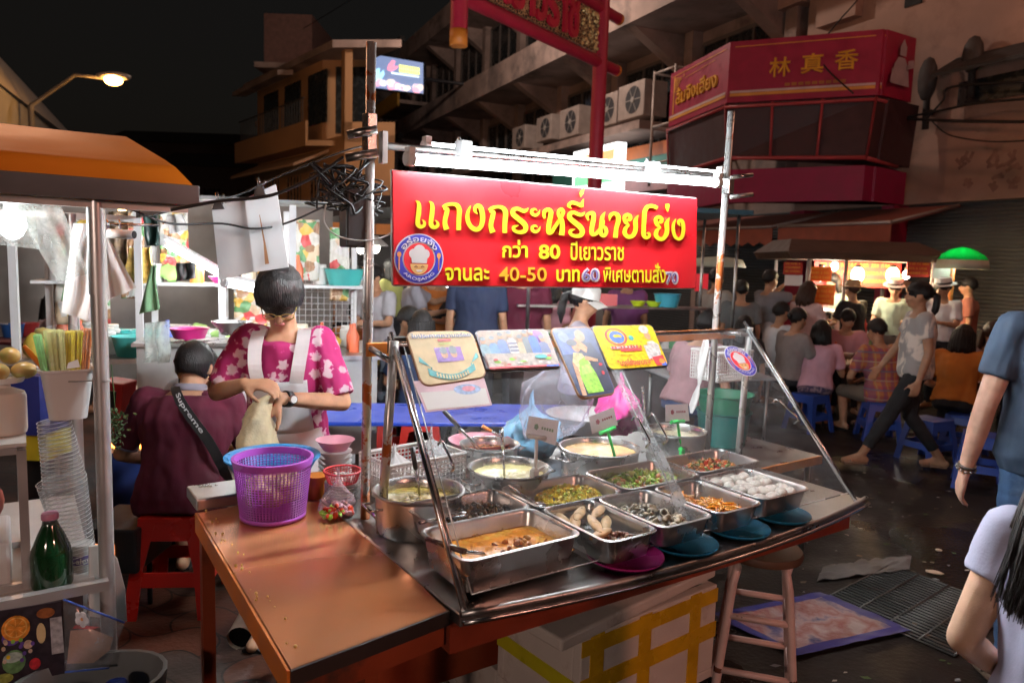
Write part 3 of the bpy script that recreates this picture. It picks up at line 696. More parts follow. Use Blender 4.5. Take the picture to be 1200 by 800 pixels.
sp('screen_cyan', ((.25, .6, .75), 1.0), [(.0, .2), (.12, .2), (.22, .45), (.2, .58), (.12, .42), (.12, .62), (.04, .55), (0, .5)], .012)
for k in range(26):
 x = rr.uniform(.05, .95); y = rr.uniform(.04, .22); r2 = rr.uniform(.04, .08)
 sp(['screen_petal', 'screen_rose', 'screen_cream'][k % 3], [((.7, .65, .62), 1.0), ((.8, .25, .35), 1.0), ((.75, .55, .4), 1.0)][k % 3], [(x + r2 * math.cos(q * PI / 3), y + 1.4 * r2 * math.sin(q * PI / 3)) for q in range(6)], .014 + k * .0006)
m.build('display', sc_)
# unseen lamp standards inferred from the light; the last added to brighten far houses
for i, (x, y, z, e) in enumerate(((4.5, -2.0, 3.0, 170), (-1.6, -3.0, 2.0, 120), (6.6, 6.4, 6.8, 110), (-6.8, 8.5, 7.0, 280))):
 s2 = thing('street_lamp', ['tall street lamp with rosy light on the near right kerb', 'tall street lamp with rosy light on the near left kerb', 'tall street lamp with rosy light before the corner shophouse', 'unseen street lamp added for its rosy light beside the snack stall'][i], 'street lamp', (x, y, 0))
 m = MB().m(mat('lamp_arm', (.1, .1, .1), .5)); m.tube([(x, y, 0), (x, y, z), (x * .9, y + .4, z + .25)], [.07, .05, .04], 8); m.build('pole', s2)
 m = MB().m(mat('lamp_head', (.1, .1, .1), .5)); m.ell((x * .9, y + .5, z + .25), (.14, .3, .08), 12); m.build('lamp_head', s2)
 ld = bpy.data.lights.new('street_light', 'POINT'); ld.energy = e; ld.color = ((1, .42, .3), (1, .72, .6), (1, .46, .3), (1, .5, .28))[i]; ld.shadow_soft_size = .15
 lo = bpy.data.objects.new('street_light', ld); COL.objects.link(lo); lo.location = (x * .9, y + .5, z + .15); lo.parent = s2; lo.location = Vector((x * .9, y + .5, z + .15)) - Vector((x, y, 0))
hl = Vector((-1.2, 17, 8.7)); s2 = thing('street_lamp', 'unseen lamp added on a wire high over the street to light the facade', 'street lamp', hl)  # unseen lamp added above the view to brighten facade and gate
m = MB().m(mat('lamp_head', (.1, .1, .1), .5)); m.ell(hl + Vector((0, 0, .12)), (.22, .22, .1), 12); m.build('lamp_head', s2); m = MB().m(RUBBER); m.tube([hl + Vector((0, 0, .2)), hl + Vector((3.4, 3, .5))], .012, 5); m.tube([hl + Vector((0, 0, .2)), hl + Vector((-6, 8, .3))], .012, 5); m.build('wire', s2)
ld = bpy.data.lights.new('street_light', 'POINT'); ld.energy = 480; ld.color = (1, .78, .66); ld.shadow_soft_size = .15; lo = bpy.data.objects.new('street_light', ld); COL.objects.link(lo); lo.parent = s2; lo.location = (0, 0, -.1)
# ================================================================== THE CURRY CART
def CP(x, y, w=0.):                # pixel -> cart coordinates on the level w above the worktop
 return CM.inverted() @ az(x, y, CA.z + w)
def CV(x, y, v):                   # pixel -> cart coordinates on the upright plane v
 return CM.inverted() @ Pl(C(0, v, 0), CVv).px(x, y)
def frontv(u): return -.075 * (1 - ((u - .8) / .82) ** 2)
cart = thing('food_cart', 'steel topped curry cart with sloping clear guard and red brown body', 'food cart', C(.8, .5, -.85), TH)
m = MB(CM).m(STEELD)
us = [i / 24 * 1.66 - .01 for i in range(25)]
fr_ = [(u, frontv(u), 0) for u in us]
out = fr_ + [(1.65, 1.15, 0), (-.01, 1.15, 0)]
m.prism([(x, y, -.03) for x, y, z in out], (0, 0, .03)); m.build('worktop', cart, bevel=.003)
m = MB(CM).m(STEELD); m.tube([(u, v - .004, .004) for u, v, z in fr_], .009, 8); m.m(CHROME); m.tube([(u, v - .016, -.012) for u, v, z in fr_], .006, 8); m.build('front_rail', cart)
m = MB(CM).m(REDPANEL); m.bb((.03, .64, -.60), (1.6, 1.1, -.031)); m.build('body', cart, bevel=.005)
m = MB(CM).m(mat('dark_red_trim', (.2, .03, .01), .5, var=.3))
m.bb((-.005, .05, -.12), (1.64, .14, -.031)); m.build('front_apron', cart)
for u in (.25, 1.4):
 m = MB(CM).m(RUBBER); M_ = Matrix.Translation((u, .9, -.67)) @ rot('Y', PI / 2); m.lathe([(.0, -.025), (.12, -.025), (.17, -.02), (.175, 0), (.17, .02), (.12, .025), (0, .025)], M_.translation, 24, rot('Y', PI / 2)); w = m.build('wheel', cart)
for u in (.06, 1.57):
 for v in (.66, 1.06): MB(CM).m(REDPANEL).bb((u - .02, v - .02, -.85), (u + .02, v + .02, -.6)).build('leg', cart)
# guard frame
S = lambda u, s, o=0: (u + .075 * s, .563 * s - .70 * o, .557 * s + .71 * o)      # on the sloping guard: s 0 bottom .. 1 top, o outwards
GPl = Pl(C(*S(0, 0)), CM.to_3x3() @ Vector((0, -.557, .563)))
for u in (0, 1.575):
 m = MB(CM).m(CHROME); m.tube([S(u, 0, .008), S(u, 1.03, .008)], .0075, 8); m.tube([S(u + .018, .03, -.004), S(u + .018, 1.0, -.004)], .0035, 6); m.build('guard_side_rod', cart)
m = MB(CM).m(CHROME); m.tube([S(0, .985, .0), S(1.575, .985, .0)], .007, 8); m.build('guard_top_rod', cart)
PLEX = clear('scratched_plexiglass', haze=.055, gloss=.07, hs=22)
EDGE = clear('plexiglass_edge', tint=(.8, .85, .85), haze=.5, gloss=.2)
for k, (a, b, o) in enumerate(((.03, .80, .006), (.765, 1.55, .012))):
 m = MB(CM).m(PLEX); m.poly([S(a, .045, o), S(b, .045, o), S(b, .965, o), S(a, .965, o)]); p = m.build('guard_panel', cart)
 m = MB(CM).m(mat('panel_edge', (.7, .73, .74), .25, .6))
 for q0, q1 in (((a, .045), (b, .045)), ((a, .045), (a, .965)), ((b, .045), (b, .965))):
  m.tube([S(q0[0], q0[1], o + .0015), S(q1[0], q1[1], o + .0015)], .0022, 5)
 m.build('edge_trim', p)
m = MB(CM).m(clear('plexi_strip', tint=(.9, .92, .92), haze=.28, gloss=.1)); m.poly([S(.745, .05, .016), S(.80, .05, .016), S(.80, .96, .016), S(.745, .96, .016)]); m.build('seam_strip', cart)
for (p, q) in (((740, 492), (757, 524)), ((759, 489), (777, 520)), ((905, 472), (931, 496)), ((513, 521), (528, 554))):
 a = CM.inverted() @ GPl.px(*p, .014); b = CM.inverted() @ GPl.px(*q, .014); o_ = Vector((0, -.70, .71)) * .028
 m = MB(CM).m(CHROME); m.tube([a, a + o_ * .8, a + o_ + (b - a) * .12, b + o_ - (b - a) * .12, b + o_ * .8, b], .0035, 6); m.build('handle', cart)
# posts
RU = 1.625
def post(name, b, t, r=.0135):
 m = MB(CM).m(POST); m.tube([b, Vector(b).lerp(Vector(t), .5), t], r, 12); return m.build(name, cart)
pl_top = CV(435, 50, .676); pr_top = CV(857, 131, .68); pr_mid = CV(838.5, 385, .68)
post('tall_post', (.048, .676, 0), (pl_top.x, .676, pl_top.z), .0145)
d_ = (pr_top - pr_mid); pr_base = pr_mid + d_ * ((0 - pr_mid.z) / d_.z)
post('tall_post', pr_base, pr_top, .0145)
post('short_post', (.039, .54, 0), (.075, .545, .56)); post('short_post', (RU, .54, 0), (RU + .03, .548, .56))
m = MB(CM).m(STEELD)
m.tube([(.045, .54, .03), (.05, .676, .04)], .009, 8); m.build('cross_bar', cart)
m = MB(CM).m(STEELD); m.tube([(.06, .54, .505), (.05, .676, .53)], .009, 8); m.build('cross_bar', cart)
m = MB(CM).m(STEELD); m.tube([(RU + .02, .54, .53), (pr_mid.x, .676, .53)], .009, 8); m.build('cross_bar', cart)
m = MB(CM).m(ORANGE); m.box((.87, .662, .522), (1.66, .018, .04)); m.build('rail', cart, bevel=.002)
m = MB(CM).m(BLACKP); m.box((.115, .60, .54), (.05, .05, .05)); m.build('rail_clamp', cart)
# pipe clamps, cross pipe
def pipe_stub(a, b, r=.014):
 m = MB(CM).m(STEELD); m.tube([a, b], r, 12); p = m.build('pipe_stub', cart)
 m = MB(CM).m(mat('hole_black', (.004, .004, .004), .9)); d = (Vector(b) - Vector(a)).normalized(); m.cyl(Vector(b) + d * .0008, Vector(b) + d * .0014, r * .86, n=12); m.build('bore', p)
for y0, x0, x1 in ((154, 407, 442), (181, 405, 443)):
 a = CV(x0, y0 + 4, .655); b = CV(x1, y0 - 2, .62); pipe_stub(a, b, .0125)
for y0 in (207, 230):
 a = CV(856, y0 + 1, .64); b = CV(882, y0 - 2, .60); pipe_stub(a, b, .0085)
m = MB(CM).m(STEELD); a = CV(452, 171, .69); b = CV(846, 206, .69); m.tube([a, b], .011, 10); m.build('top_pipe', cart)
m = MB(CM).m(WHITEP); m.box(CV(449, 173, .66), (.016, .03, .09)); m.build('clamp_plate', cart)
for x, y, hh in ((433, 160, .13), (853, 218, .07)):
 m = MB(CM).m(STEEL); c = CV(x, y, .67); m.box(c, (.032, .04, hh)); m.build('clamp_block', cart, bevel=.004)
# fluorescent fittings
def fluoro(name, label, a, b, r=.0155, em=TUBE, T=CM, up=(0, 0, 1), hous=True):
 a, b = Vector(a), Vector(b); t = thing(name, label, 'lamp', T @ ((a + b) / 2), 0, 'fluorescent lamps')
 d = (b - a).normalized(); u_ = Vector(up)
 m = MB(T).m(em); m.tube([a + d * .012, b - d * .012], r, 14); m.build('tube', t, smooth=50)
 if hous:
  m = MB(T).m(WHITEP); o = u_ * (r + .022)
  s_ = d.cross(u_).normalized(); hw, hh = .018, .012
  m.loft([[p + o + s_ * x * hw + u_ * y * hh for x, y in ((-1, -1), (1, -1), (1, 1), (-1, 1))] for p in (a, b)]); m.build('batten', t)
 for p, q in ((a, a + d * .02), (b - d * .02, b)):
  m = MB(T).m(WHITEP); m.tube([p - d * .005, q], r * 1.25, 12); m.box(p.lerp(q, .5) + u_ * r * 1.1, (.02, .03, .03)); m.build('end_cap', t)
 return t
fluoro('fluorescent_lamp', 'bright fluorescent tube right above the red cart signboard', CV(477, 186, .59), CV(843, 214, .59), .0165, hous=False)
fluoro('fluorescent_lamp', 'second fluorescent tube behind the top pipe of the cart, upper one', CV(497, 172, .80), CV(846, 205, .80), .0165, emis('lit_tube_rear', (.9, .97, 1.0), 260.), hous=False)
for i, (x, y) in enumerate(((543, 184), (764, 205))):
 c = CV(x, y, .65); m = MB(CM).m(mat('ballast', (.45, .46, .47), .4, .4)); m.box(c + Vector((0, 0, .012)), (.035, .045, .07)); m.tube([c + Vector((0, 0, .03)), c + Vector((.0, .03, .06)), c + Vector((0, .05, .03))], .005, 6)
 tag(m.build('lamp_bracket', loc=CM @ c), ['grey bracket clamped over the left part of the bright tube', 'grey bracket clamped over the right part of the bright tube'][i], 'bracket')
# signboard
SV_ = .652
SP = Pl(C(0, SV_, 0), -CVv)
sb = thing('signboard', 'big red signboard with raised yellow Thai lettering hung under the cart lamps', 'sign', C(.8, SV_, .9), TH)
SIGNRED = mat('sign_red', (.56, .012, .018), .32, var=.1, vs=3, bump=.02, coat=.3)
c4 = [SP.px(461.5, 334), SP.px(816, 338), SP.px(817, 232.5), SP.px(460, 199.5)]
bk = CVv * .018
m = MB().m(SIGNRED); m.loft([c4, [p + bk for p in c4]]); m.build('panel', sb, bevel=.002)
m = MB().m(mat('sign_edge', (.6, .6, .6), .35, .9))
for a, b in zip(c4, c4[1:] + c4[:1]): m.tube([a + bk * .5, b + bk * .5], .0035, 6)
m.build('edge_strip', sb)
YEL = mat('sign_yellow', (.90, .76, .03), .4, var=.04)
px_ = lambda ox, oy, k=10.: (lambda x, y, o=0: SP.px(ox + x / k, oy + y / k, .0005 + o))
Z1, Z2, Z3 = px_(480, 220), px_(590, 210), px_(695, 225)
sh = lambda pts, dx, dy: [(x + dx, y + dy, w) for x, y, w in pts]
SE = [(72, 150, 10), (108, 190, 50), (108, 280, 62), (97, 370, 60), (98, 430, 62), (130, 458, 50), (170, 440, 45), (172, 402, 34), (145, 372, 8)]
KO = [(388, 232, 40), (430, 204, 44), (500, 192, 42), (556, 207, 56), (584, 260, 66), (580, 340, 64), (576, 420, 62), (575, 498, 62)]
KO2 = [(395, 245, 30), (440, 250, 50), (434, 300, 62), (417, 370, 60), (415, 430, 62), (435, 492, 74)]
NG = [(715, 210, 8), (690, 270, 40), (678, 340, 54), (690, 410, 58), (730, 468, 60), (790, 490, 58), (838, 450, 62), (855, 370, 66), (850, 290, 68), (828, 228, 62), (795, 212, 52), (767, 235, 44), (768, 275, 40), (797, 312, 8)]
RO = [(292, 338, 10), (262, 368, 44), (225, 372, 50), (165, 346, 48), (116, 362, 58), (114, 410, 66), (170, 460, 66), (240, 520, 70), (262, 570, 66), (240, 612, 58), (180, 622, 48), (128, 600, 44), (122, 562, 44), (178, 542, 10)]
AA = [(428, 358, 6), (405, 405, 32), (370, 422, 42), (334, 402, 44), (334, 365, 40), (372, 352, 26), (396, 372, 8)]
HO = [(482, 462, 26), (474, 420, 46), (480, 380, 48), (520, 356, 50), (556, 382, 58), (546, 460, 66), (530, 550, 64), (528, 620, 60), (560, 625, 50), (596, 570, 48), (650, 490, 50), (694, 410, 48), (700, 372, 44), (675, 352, 42), (646, 380, 44), (650, 430, 46), (684, 490, 62), (690, 570, 66), (680, 658, 74)]
NO = [(998, 484, 22), (980, 432, 46), (1008, 402, 46), (1054, 406, 56), (1052, 480, 64), (1034, 580, 62), (1036, 636, 60), (1072, 648, 50), (1120, 600, 48), (1160, 540, 46), (1172, 480, 40)]
NO2 = [(145, 232, 8), (110, 290, 50), (100, 360, 60), (92, 430, 58), (96, 490, 58), (130, 512, 48), (156, 470, 50), (140, 420, 50), (96, 402, 34)]
AH = [(192, 345, 8), (202, 280, 46), (245, 252, 46), (290, 278, 62), (296, 340, 62), (272, 430, 58), (262, 535, 62)]
YO = [(412, 300, 8), (412, 330, 30), (438, 320, 40), (434, 280, 46), (395, 268, 46), (366, 300, 48), (385, 358, 50), (424, 390, 16), (385, 420, 50), (370, 480, 60), (405, 522, 52), (455, 520, 54), (490, 470, 60), (500, 410, 60), (497, 340, 58), (530, 270, 8)]
OO = [(755, 190, 44), (700, 166, 48), (640, 174, 54), (606, 230, 62), (598, 330, 62), (592, 430, 60), (594, 505, 60), (625, 538, 42), (660, 515, 40), (650, 482, 34), (622, 486, 8)]
NG2 = [(970, 315, 8), (945, 370, 38), (938, 430, 46), (955, 510, 46), (1000, 552, 42), (1043, 520, 50), (1058, 440, 50), (1050, 360, 52), (1025, 332, 46), (1000, 345, 38), (1004, 375, 30), (1026, 402, 8)]
m = MB().m(YEL)
for f, L_ in ((Z1, (SE, sh(SE, 156, 8), KO, KO2, NG, sh(KO, 540, 33), sh(KO2, 540, 33))),
     (Z2, (RO, AA, sh(AA, 6, 194), HO, sh(RO, 663, 45), [(800, 345, 8), (765, 312, 44), (798, 276, 44), (860, 288, 46), (922, 322, 36)], [(940, 232, 10), (922, 280, 38), (920, 326, 40)], [(945, 112, 6), (918, 155, 48), (905, 206, 10)], NO)),
     (Z3, (NO2, AH, YO, OO, sh(YO, 367, 26), [(872, 140, 50), (872, 185, 50), (873, 236, 8)], NG2))):
 for p in L_: stroke(m, p, f, .006, 5, .92)
m.build('lettering', sb)
def sign_text(mb, s, x0, x1, yt0, yb0, yt1=None, yb1=None, bold=.012, depth=.004):
 yt1 = yt0 if yt1 is None else yt1; yb1 = yb0 if yb1 is None else yb1
 f = lambda a, b, o=0: SP.px(x0 + (x1 - x0) * a, (yb0 + (yb1 - yb0) * a) * (1 - b) + (yt0 + (yt1 - yt0) * a) * b, .0005 + o)
 letters(mb, s, f, bold, depth)
WY = mat('worn_yellow', (.72, .40, .02), .45)
for mt_, s_, x0, x1, q, bo in ((YEL, 'กว่า', 589, 618, (281.5, 301.5), .025), (YEL, '80', 632, 656, (287, 303), .03), (YEL, 'ปีเยาวราช', 669, 731, (283, 304.5, 283.5, 305), .018), (YEL, 'จานละ', 522, 573, (314, 328.5), .022), (WY, '40-50', 585, 640.5, (313, 329, 313.5, 329.5), .012), (YEL, 'บาท', 652.5, 679, (316, 329.5), .028), (YEL, 'พิเศษตามสั่ง', 707, 780, (310.5, 330, 308.5, 331), .018)):
 m = MB().m(mt_); sign_text(m, s_, x0, x1, *q, bold=bo); m.build('lettering', sb)
for s_, x0, x1, y0, y1 in (('60', 682.5, 702, 315, 329.5), ('70', 780.5, 794.5, 319, 332.5)):
 m = MB().m(PAPER); sign_text(m, s_, x0, x1, y0, y1, bold=.055, depth=.0012); m.m(mat('purple_ink', (.16, .12, .3), .5)); sign_text(m, s_, x0 + 1, x1 - 1, y0 + 1, y1 - 1, bold=.0, depth=.0022); m.build('price_sticker', sb)
def emblem(parent, O, ex, ey, n):
 """round emblem of a chef hat over a smiling face, in a lettered ring; ex, ey are radius vectors"""
 f = flatmap(O, ex, ey, n)
 def disc(mb, r, o, r0=0, cx=0, cy=0, sx=1, sy=1, k=40):
  if r0:
   for i in range(k):
    a, b = 2 * PI * i / k, 2 * PI * (i + 1) / k
    mb.poly([f(r0 * math.cos(a), r0 * math.sin(a), o), f(r * math.cos(a), r * math.sin(a), o), f(r * math.cos(b), r * math.sin(b), o), f(r0 * math.cos(b), r0 * math.sin(b), o)])
  else: mb.poly([f(cx + r * sx * math.cos(2 * PI * i / k), cy + r * sy * math.sin(2 * PI * i / k), o) for i in range(k)])
 WH = mat('emblem_white', (.8, .79, .8), .4, var=.03); BL = mat('emblem_blue', (.03, .03, .28), .4, var=.05); RD = mat('emblem_red', (.6, .02, .03), .4)
 m = MB().m(WH); m.prism([f(math.cos(2 * PI * i / 40), math.sin(2 * PI * i / 40), .0004) for i in range(40)], Vector(n).normalized() * .0012); e = m.build('emblem', parent)
 m = MB().m(BL); disc(m, .95, .0022, .67); m.build('ring', e)
 m = MB().m(RD); disc(m, .62, .0022); m.build('centre', e)
 m = MB().m(WH)
 for cx, cy, r in ((-.22, .2, .2), (.22, .2, .2), (0, .32, .24)): disc(m, r, .0026 + .0002 * abs(cx) + cy * .0002, 0, cx, cy, k=20)
 m.poly([f(-.3, -.16, .0032), f(.3, -.16, .0032), f(.34, .2, .0032), f(-.34, .2, .0032)]); m.build('chef_hat', e)
 m = MB().m(mat('emblem_skin', (.75, .45, .16), .5)); m.poly([f(.36 * math.cos(t) * (1 if math.sin(t) < 0 else 1), -.2 + (.40 * math.sin(t) if math.sin(t) < 0 else 0), .0028) for t in [2 * PI * i / 24 for i in range(24)] if math.sin(t) <= .001]); m.build('face', e)
 m = MB().m(mat('emblem_brown', (.25, .08, .03), .5))
 for sx in (-1, 1): stroke(m, [(sx * .2, -.32, .03), (sx * .13, -.28, .05), (sx * .07, -.32, .03)], lambda x, y, o=0: f(x, y, .003 + o), .0005, 3)
 m.m(WH); m.poly([f(x, y, .0034) for x, y in ((-.14, -.43), (.14, -.43), (.08, -.5), (-.08, -.5))]); m.build('smile', e)
 m = MB().m(mat('emblem_orange', (.7, .25, .06), .5))
 for sx in (-1, 1):
  disc(m, .085, .0026, 0, sx * .8, .16, 1, 1.3, 12); m.poly([f(sx * .8 - .025, -.45, .0026), f(sx * .8 + .025, -.45, .0026), f(sx * .8 + .025, .1, .0026), f(sx * .8 - .025, .1, .0026)])
 m.build('cutlery', e)
 m = MB().m(WH)
 def arc(s, a0, a1, r, h, flip=False, bold=.02):
  def g(a, b, o=0):
   t = a0 + (a1 - a0) * a; q = r + (h * (b - .5)) * (-1 if flip else 1); return f(q * math.cos(t), q * math.sin(t), .0022 + o)
  letters(m, s, g, bold, .0008, .00002)
 arc('อร่อยจัง', R(150), R(30), .81, .25); arc('AROIJANG', R(222), R(318), .81, .15, True, .01); m.build('ring_lettering', e)
 return e
O = SP.px(491, 303.5, .001); emblem(sb, O, CUv.normalized() * ((SP.px(520.5, 304) - SP.px(462.5, 303)).length / 2), Vector((0, 0, (SP.px(491, 273.5) - SP.px(491, 333)).length / 2)), -CVv)
# speaker box, cable bundle, loose wires at the left tall post
c = CV(416, 256, .70)
m = MB(CM).m(BLACKP); m.box(c, (.075, .06, .17)); tag(m.build('power_box', loc=CM @ c, rz=TH, bevel=.006), 'black power box tied to the left tall post of the cart', 'box')
rr = random.Random(11)
m = MB(CM).m(RUBBER); pc = CV(412, 222, .68)
for k in range(14):
 pts = [pc + Vector((rr.uniform(-.14, .1), rr.uniform(-.03, .03), rr.uniform(-.07, .07))) for _ in range(5)]; m.tube([Vector(p) for p in spline(pts + [pts[0]], 5)], rr.uniform(.002, .0045), 5)
for a, b in (((412, 225), (440, 160)), ((405, 215), (432, 190)), ((430, 215), (440, 150))): m.tube([CV(*a, .68), CV(*b, .66)], .004, 5)
tag(m.build('cable_bundle', loc=CM @ pc), 'tangled bundle of black cables hanging at the left tall post', 'cables')
cable('cable', [CM @ CV(x, y, .66) for x, y in ((382, 240), (380, 260), (395, 276), (428, 282), (460, 272), (490, 240), (510, 205))], .0025, mat('pale_wire', (.5, .48, .46), .5), 'thin pale wire looping from the left post to the sign top', 'wire')
cable('cable', [CM @ CV(x, y, .66) for x, y in ((402, 184), (372, 205), (330, 225), (300, 232), (255, 236), (200, 246))], .0045, RUBBER, 'black lamp cable running from the left post towards the orange stall roof')
cable('cable', [CM @ CV(x, y, .68) for x, y in ((420, 205), (430, 150), (432, 90))], .003, RUBBER, 'black wire running up the left tall post')
# ------------------------------------------------------------------ printed plaques leaning on the guard
def rrect(n=5, rx=.08, ry=.08):
 o = []
 for cx, cy, a0 in ((1 - rx, 1 - ry, 0), (rx, 1 - ry, 90), (rx, ry, 180), (1 - rx, ry, 270)):
  for i in range(n + 1): t = R(a0 + 90 * i / n); o.append((cx + rx * math.cos(t), cy + ry * math.sin(t)))
 return o
def plaque(label, q, back, face, rx=.1, ry=.12, off=.016, th=.009):
 p01, p11, p10, p00 = [GPl.px(x, y, off) for x, y in q]     # photo corners: top-left, top-right, bottom-right, bottom-left
 f = quadmap(p00, p10, p11, p01, GPl.n)
 t = thing('photo_plaque', label, 'photo plaque', (p00 + p11) / 2, 0, 'plaques on the cart guard')
 m = MB().m(back); m.prism([f(a, b, -th) for a, b in rrect(5, rx, ry)], GPl.n * th); m.build('board', t, bevel=.0015)
 m = MB().m(face); m.poly([f(.5 + (a - .5) * .97, .5 + (b - .5) * .965, .0012) for a, b in rrect(5, rx, ry)]); m.build('print', t)
 return t, f
def ink(f, items, o0=.0018):
 """list of (material, polygon in unit coords) -> MB"""
 m = MB()
 for i, (mt, pts) in enumerate(items): m.m(mt); m.poly([f(a, b, o0 + i * .00012) for a, b in pts])
 return m
def el(cx, cy, rx, ry, n=14): return [(cx + rx * math.cos(2 * PI * i / n), cy + ry * math.sin(2 * PI * i / n)) for i in range(n)]
def bx(a0, a1, b0, b1): return [(a0, b0), (a1, b0), (a1, b1), (a0, b1)]
CR = mat('print_cream', (.62, .47, .24), .45, var=.15, vs=25, col2=(.45, .3, .14), c2=(.55, .75), c2s=14)
PK = lambda n, c: mat('print_' + n, c, .4, var=.38, vs=70)
pblk, pnavy, pblue, pskin, pwht, pyel, pgrn, pred, pteal, ppur = PK('black', (.02, .02, .03)), PK('navy', (.02, .025, .09)), PK('blue', (.05, .12, .5)), PK('skin', (.5, .28, .17)), PK('white', (.72, .7, .68)), PK('yellow', (.75, .52, .01)), PK('green', (.25, .5, .06)), PK('red', (.5, .03, .04)), PK('teal', (.02, .22, .22)), PK('purple', (.15, .05, .25))
t, f = plaque('cream plaque with a teal ribbon, leftmost of four plaques on the guard', [(474.5, 388), (553, 387), (571.5, 442), (494.5, 453.5)], mat('plaque_wood', (.25, .12, .05), .6), CR, .13, .14)
m = ink(f, [(ppur, bx(.33, .73, .38, .66)), (pskin, el(.46, .53, .05, .09)), (pblk, el(.46, .6, .055, .07)), (pskin, el(.6, .53, .05, .09)), (pblk, el(.6, .6, .06, .08)), (ppur, bx(.36, .7, .38, .45)),
   (pteal, [(.08, .52), (.2, .32), (.2, .2), (.22, .3), (.06, .42)]), (pteal, [(.94, .52), (.82, .32), (.82, .2), (.8, .3), (.96, .42)]),
   (pteal, [(.15 + .7 * i / 10, .30 - .16 * math.sin(PI * i / 10)) for i in range(11)] + [(.85 - .7 * i / 10, .17 - .13 * math.sin(PI * i / 10)) for i in range(11)]),
   (pred, bx(.42, .62, .78, .82)), (pgrn, bx(.42, .6, .72, .735))])
m.m(pnavy)
letters(m, 'ใบประกาศความอร่อย', lambda a, b, o=0: f(.06 + .88 * a, .85 + .09 * b, .003 + o), .03, .0004, .00002)
m.m(CR)
for i in range(12): a = .25 + .5 * i / 12; y = .235 - .145 * math.sin(PI * (a - .15) / .7); m.poly([f(a, y - .04, .0035), f(a + .025, y - .04, .0035), f(a + .025, y + .03, .0035), f(a, y + .03, .0035)])
m.build('picture', t)
t, f = plaque('plaque with a group photo of people behind a food table', [(556, 387), (641, 385), (658.5, 431), (571, 435.5)], pblk, PK('pale_pink', (.42, .32, .32)), .07, .1)
it = [(PK('backdrop', (.30, .22, .17)), bx(.03, .97, .45, .96)), (PK('lilac', (.3, .15, .5)), el(.8, .8, .1, .16))]
for i, (x, c, h) in enumerate(((.06, PK('mid', (.2, .3, .35)), .72), (.18, PK('denim', (.12, .22, .4)), .74), (.30, PK('jacket', (.05, .08, .2)), .82), (.43, pwht, .86), (.55, PK('beige', (.55, .45, .3)), .74), (.64, pblk, .86), (.73, pblue, .88), (.85, pnavy, .72))):
 it += [(c, [(x - .06, .36), (x + .07, .36), (x + .06, h - .14), (x + .03, h - .08), (x - .03, h - .08), (x - .06, h - .14)]), (pskin, el(x, h, .033, .075)), (pblk, el(x, h + .05, .036, .05))]
 if i == 3: it += [(pnavy, bx(x - .058, x + .065, .44 + k * .09, .47 + k * .09)) for k in range(3)]
it += [(PK('tablecloth', (.46, .40, .36)), [(.03, .05), (.97, .05), (.97, .36), (.03, .4)])]
rr = random.Random(4)
for k in range(16): it.append(([pred, pgrn, pwht, PK('tan', (.5, .3, .2))][k % 4], el(rr.uniform(.1, .92), rr.uniform(.1, .32), rr.uniform(.02, .05), rr.uniform(.015, .04), 8)))
it += [(pred, bx(.03, .97, .03, .07)), (pteal, el(.75, .27, .09, .05)), (pblue, bx(.78, .95, .02, .06))]
ink(f, it).build('picture', t)
t, f = plaque('tall dark photo plaque of a woman in green beside a man in black', [(643.5, 384), (692.5, 382.5), (722.5, 461), (680, 467.5)], mat('plaque_wood', (.25, .12, .05), .6), PK('night', (.03, .04, .09)), .13, .09)
it = [(PK('haze_blue', (.1, .13, .3)), bx(.05, .6, .6, .93)), (PK('glare', (.22, .26, .42)), el(.22, .85, .12, .08)), (PK('shade', (.015, .018, .04)), [(.42, .05), (.95, .05), (.95, .55), (.82, .74), (.5, .78), (.4, .5)]), (PK('blonde', (.30, .25, .18)), el(.62, .86, .12, .09)), (pskin, [(.38, .78), (.5, .84), (.7, .68), (.62, .6), (.44, .7)]), (pskin, el(.42, .70, .1, .08)), (pblk, el(.36, .76, .13, .05)), (PK('top', (.6, .55, .3)), [(.2, .5), (.3, .62), (.5, .6), (.62, .45), (.55, .38), (.2, .34)]), (pgrn, [(.25, .05), (.68, .05), (.66, .3), (.55, .55), (.36, .5), (.24, .3)]), (PK('lime', (.4, .65, .15)), [(.3, .3), (.6, .32), (.58, .45), (.36, .42)]), (pskin, [(.08, .03), (.2, .03), (.26, .4), (.18, .5)]), (pskin, [(.5, .5), (.82, .46), (.84, .5), (.55, .56)]), (pred, el(.86, .42, .05, .02, 8)), (pred, el(.84, .3, .04, .03, 8))]
ink(f, it).build('picture', t)
t, f = plaque('yellow plaque with a blue ox emblem and a cook in white, rightmost of four', [(691.5, 381.5), (764, 380), (784.5, 429), (714, 434)], pblk, pyel, .07, .1)
it = [(pred, el(.32, .72, .17, .2, 24)), (pyel, el(.32, .72, .14, .17, 24)), (pblue, el(.33, .71, .115, .14, 20)), (pyel, [(.27, .74), (.3, .7), (.36, .71), (.4, .69), (.41, .74), (.36, .77), (.3, .76)]), (pteal, el(.55, .68, .04, .06)), (pwht, [(.76, .3), (.94, .3), (.96, .5), (.88, .6), (.78, .58)]), (pskin, el(.83, .72, .05, .1)), (pwht, el(.81, .87, .08, .1)), (pwht, bx(.7, .93, .18, .5)), (pred, [(.78, .03), (.96, .04), (.96, .26), (.76, .22)]), (pblue, bx(.88, .96, .02, .1)), (PK('orange', (.7, .25, .03)), el(.9, .12, .05, .06, 8)), (pwht, bx(.16, .6, .44, .5)), (pred, bx(.3, .64, .38, .43)), (PK('olive', (.4, .28, .01)), bx(.24, .46, .29, .305))]
m = ink(f, it); m.m(pred)
letters(m, '"นายโย่งเยาวราช"', lambda a, b, o=0: f(.17 + .57 * a, .07 + .13 * b, .0045 + o), .03, .0004, .00002)
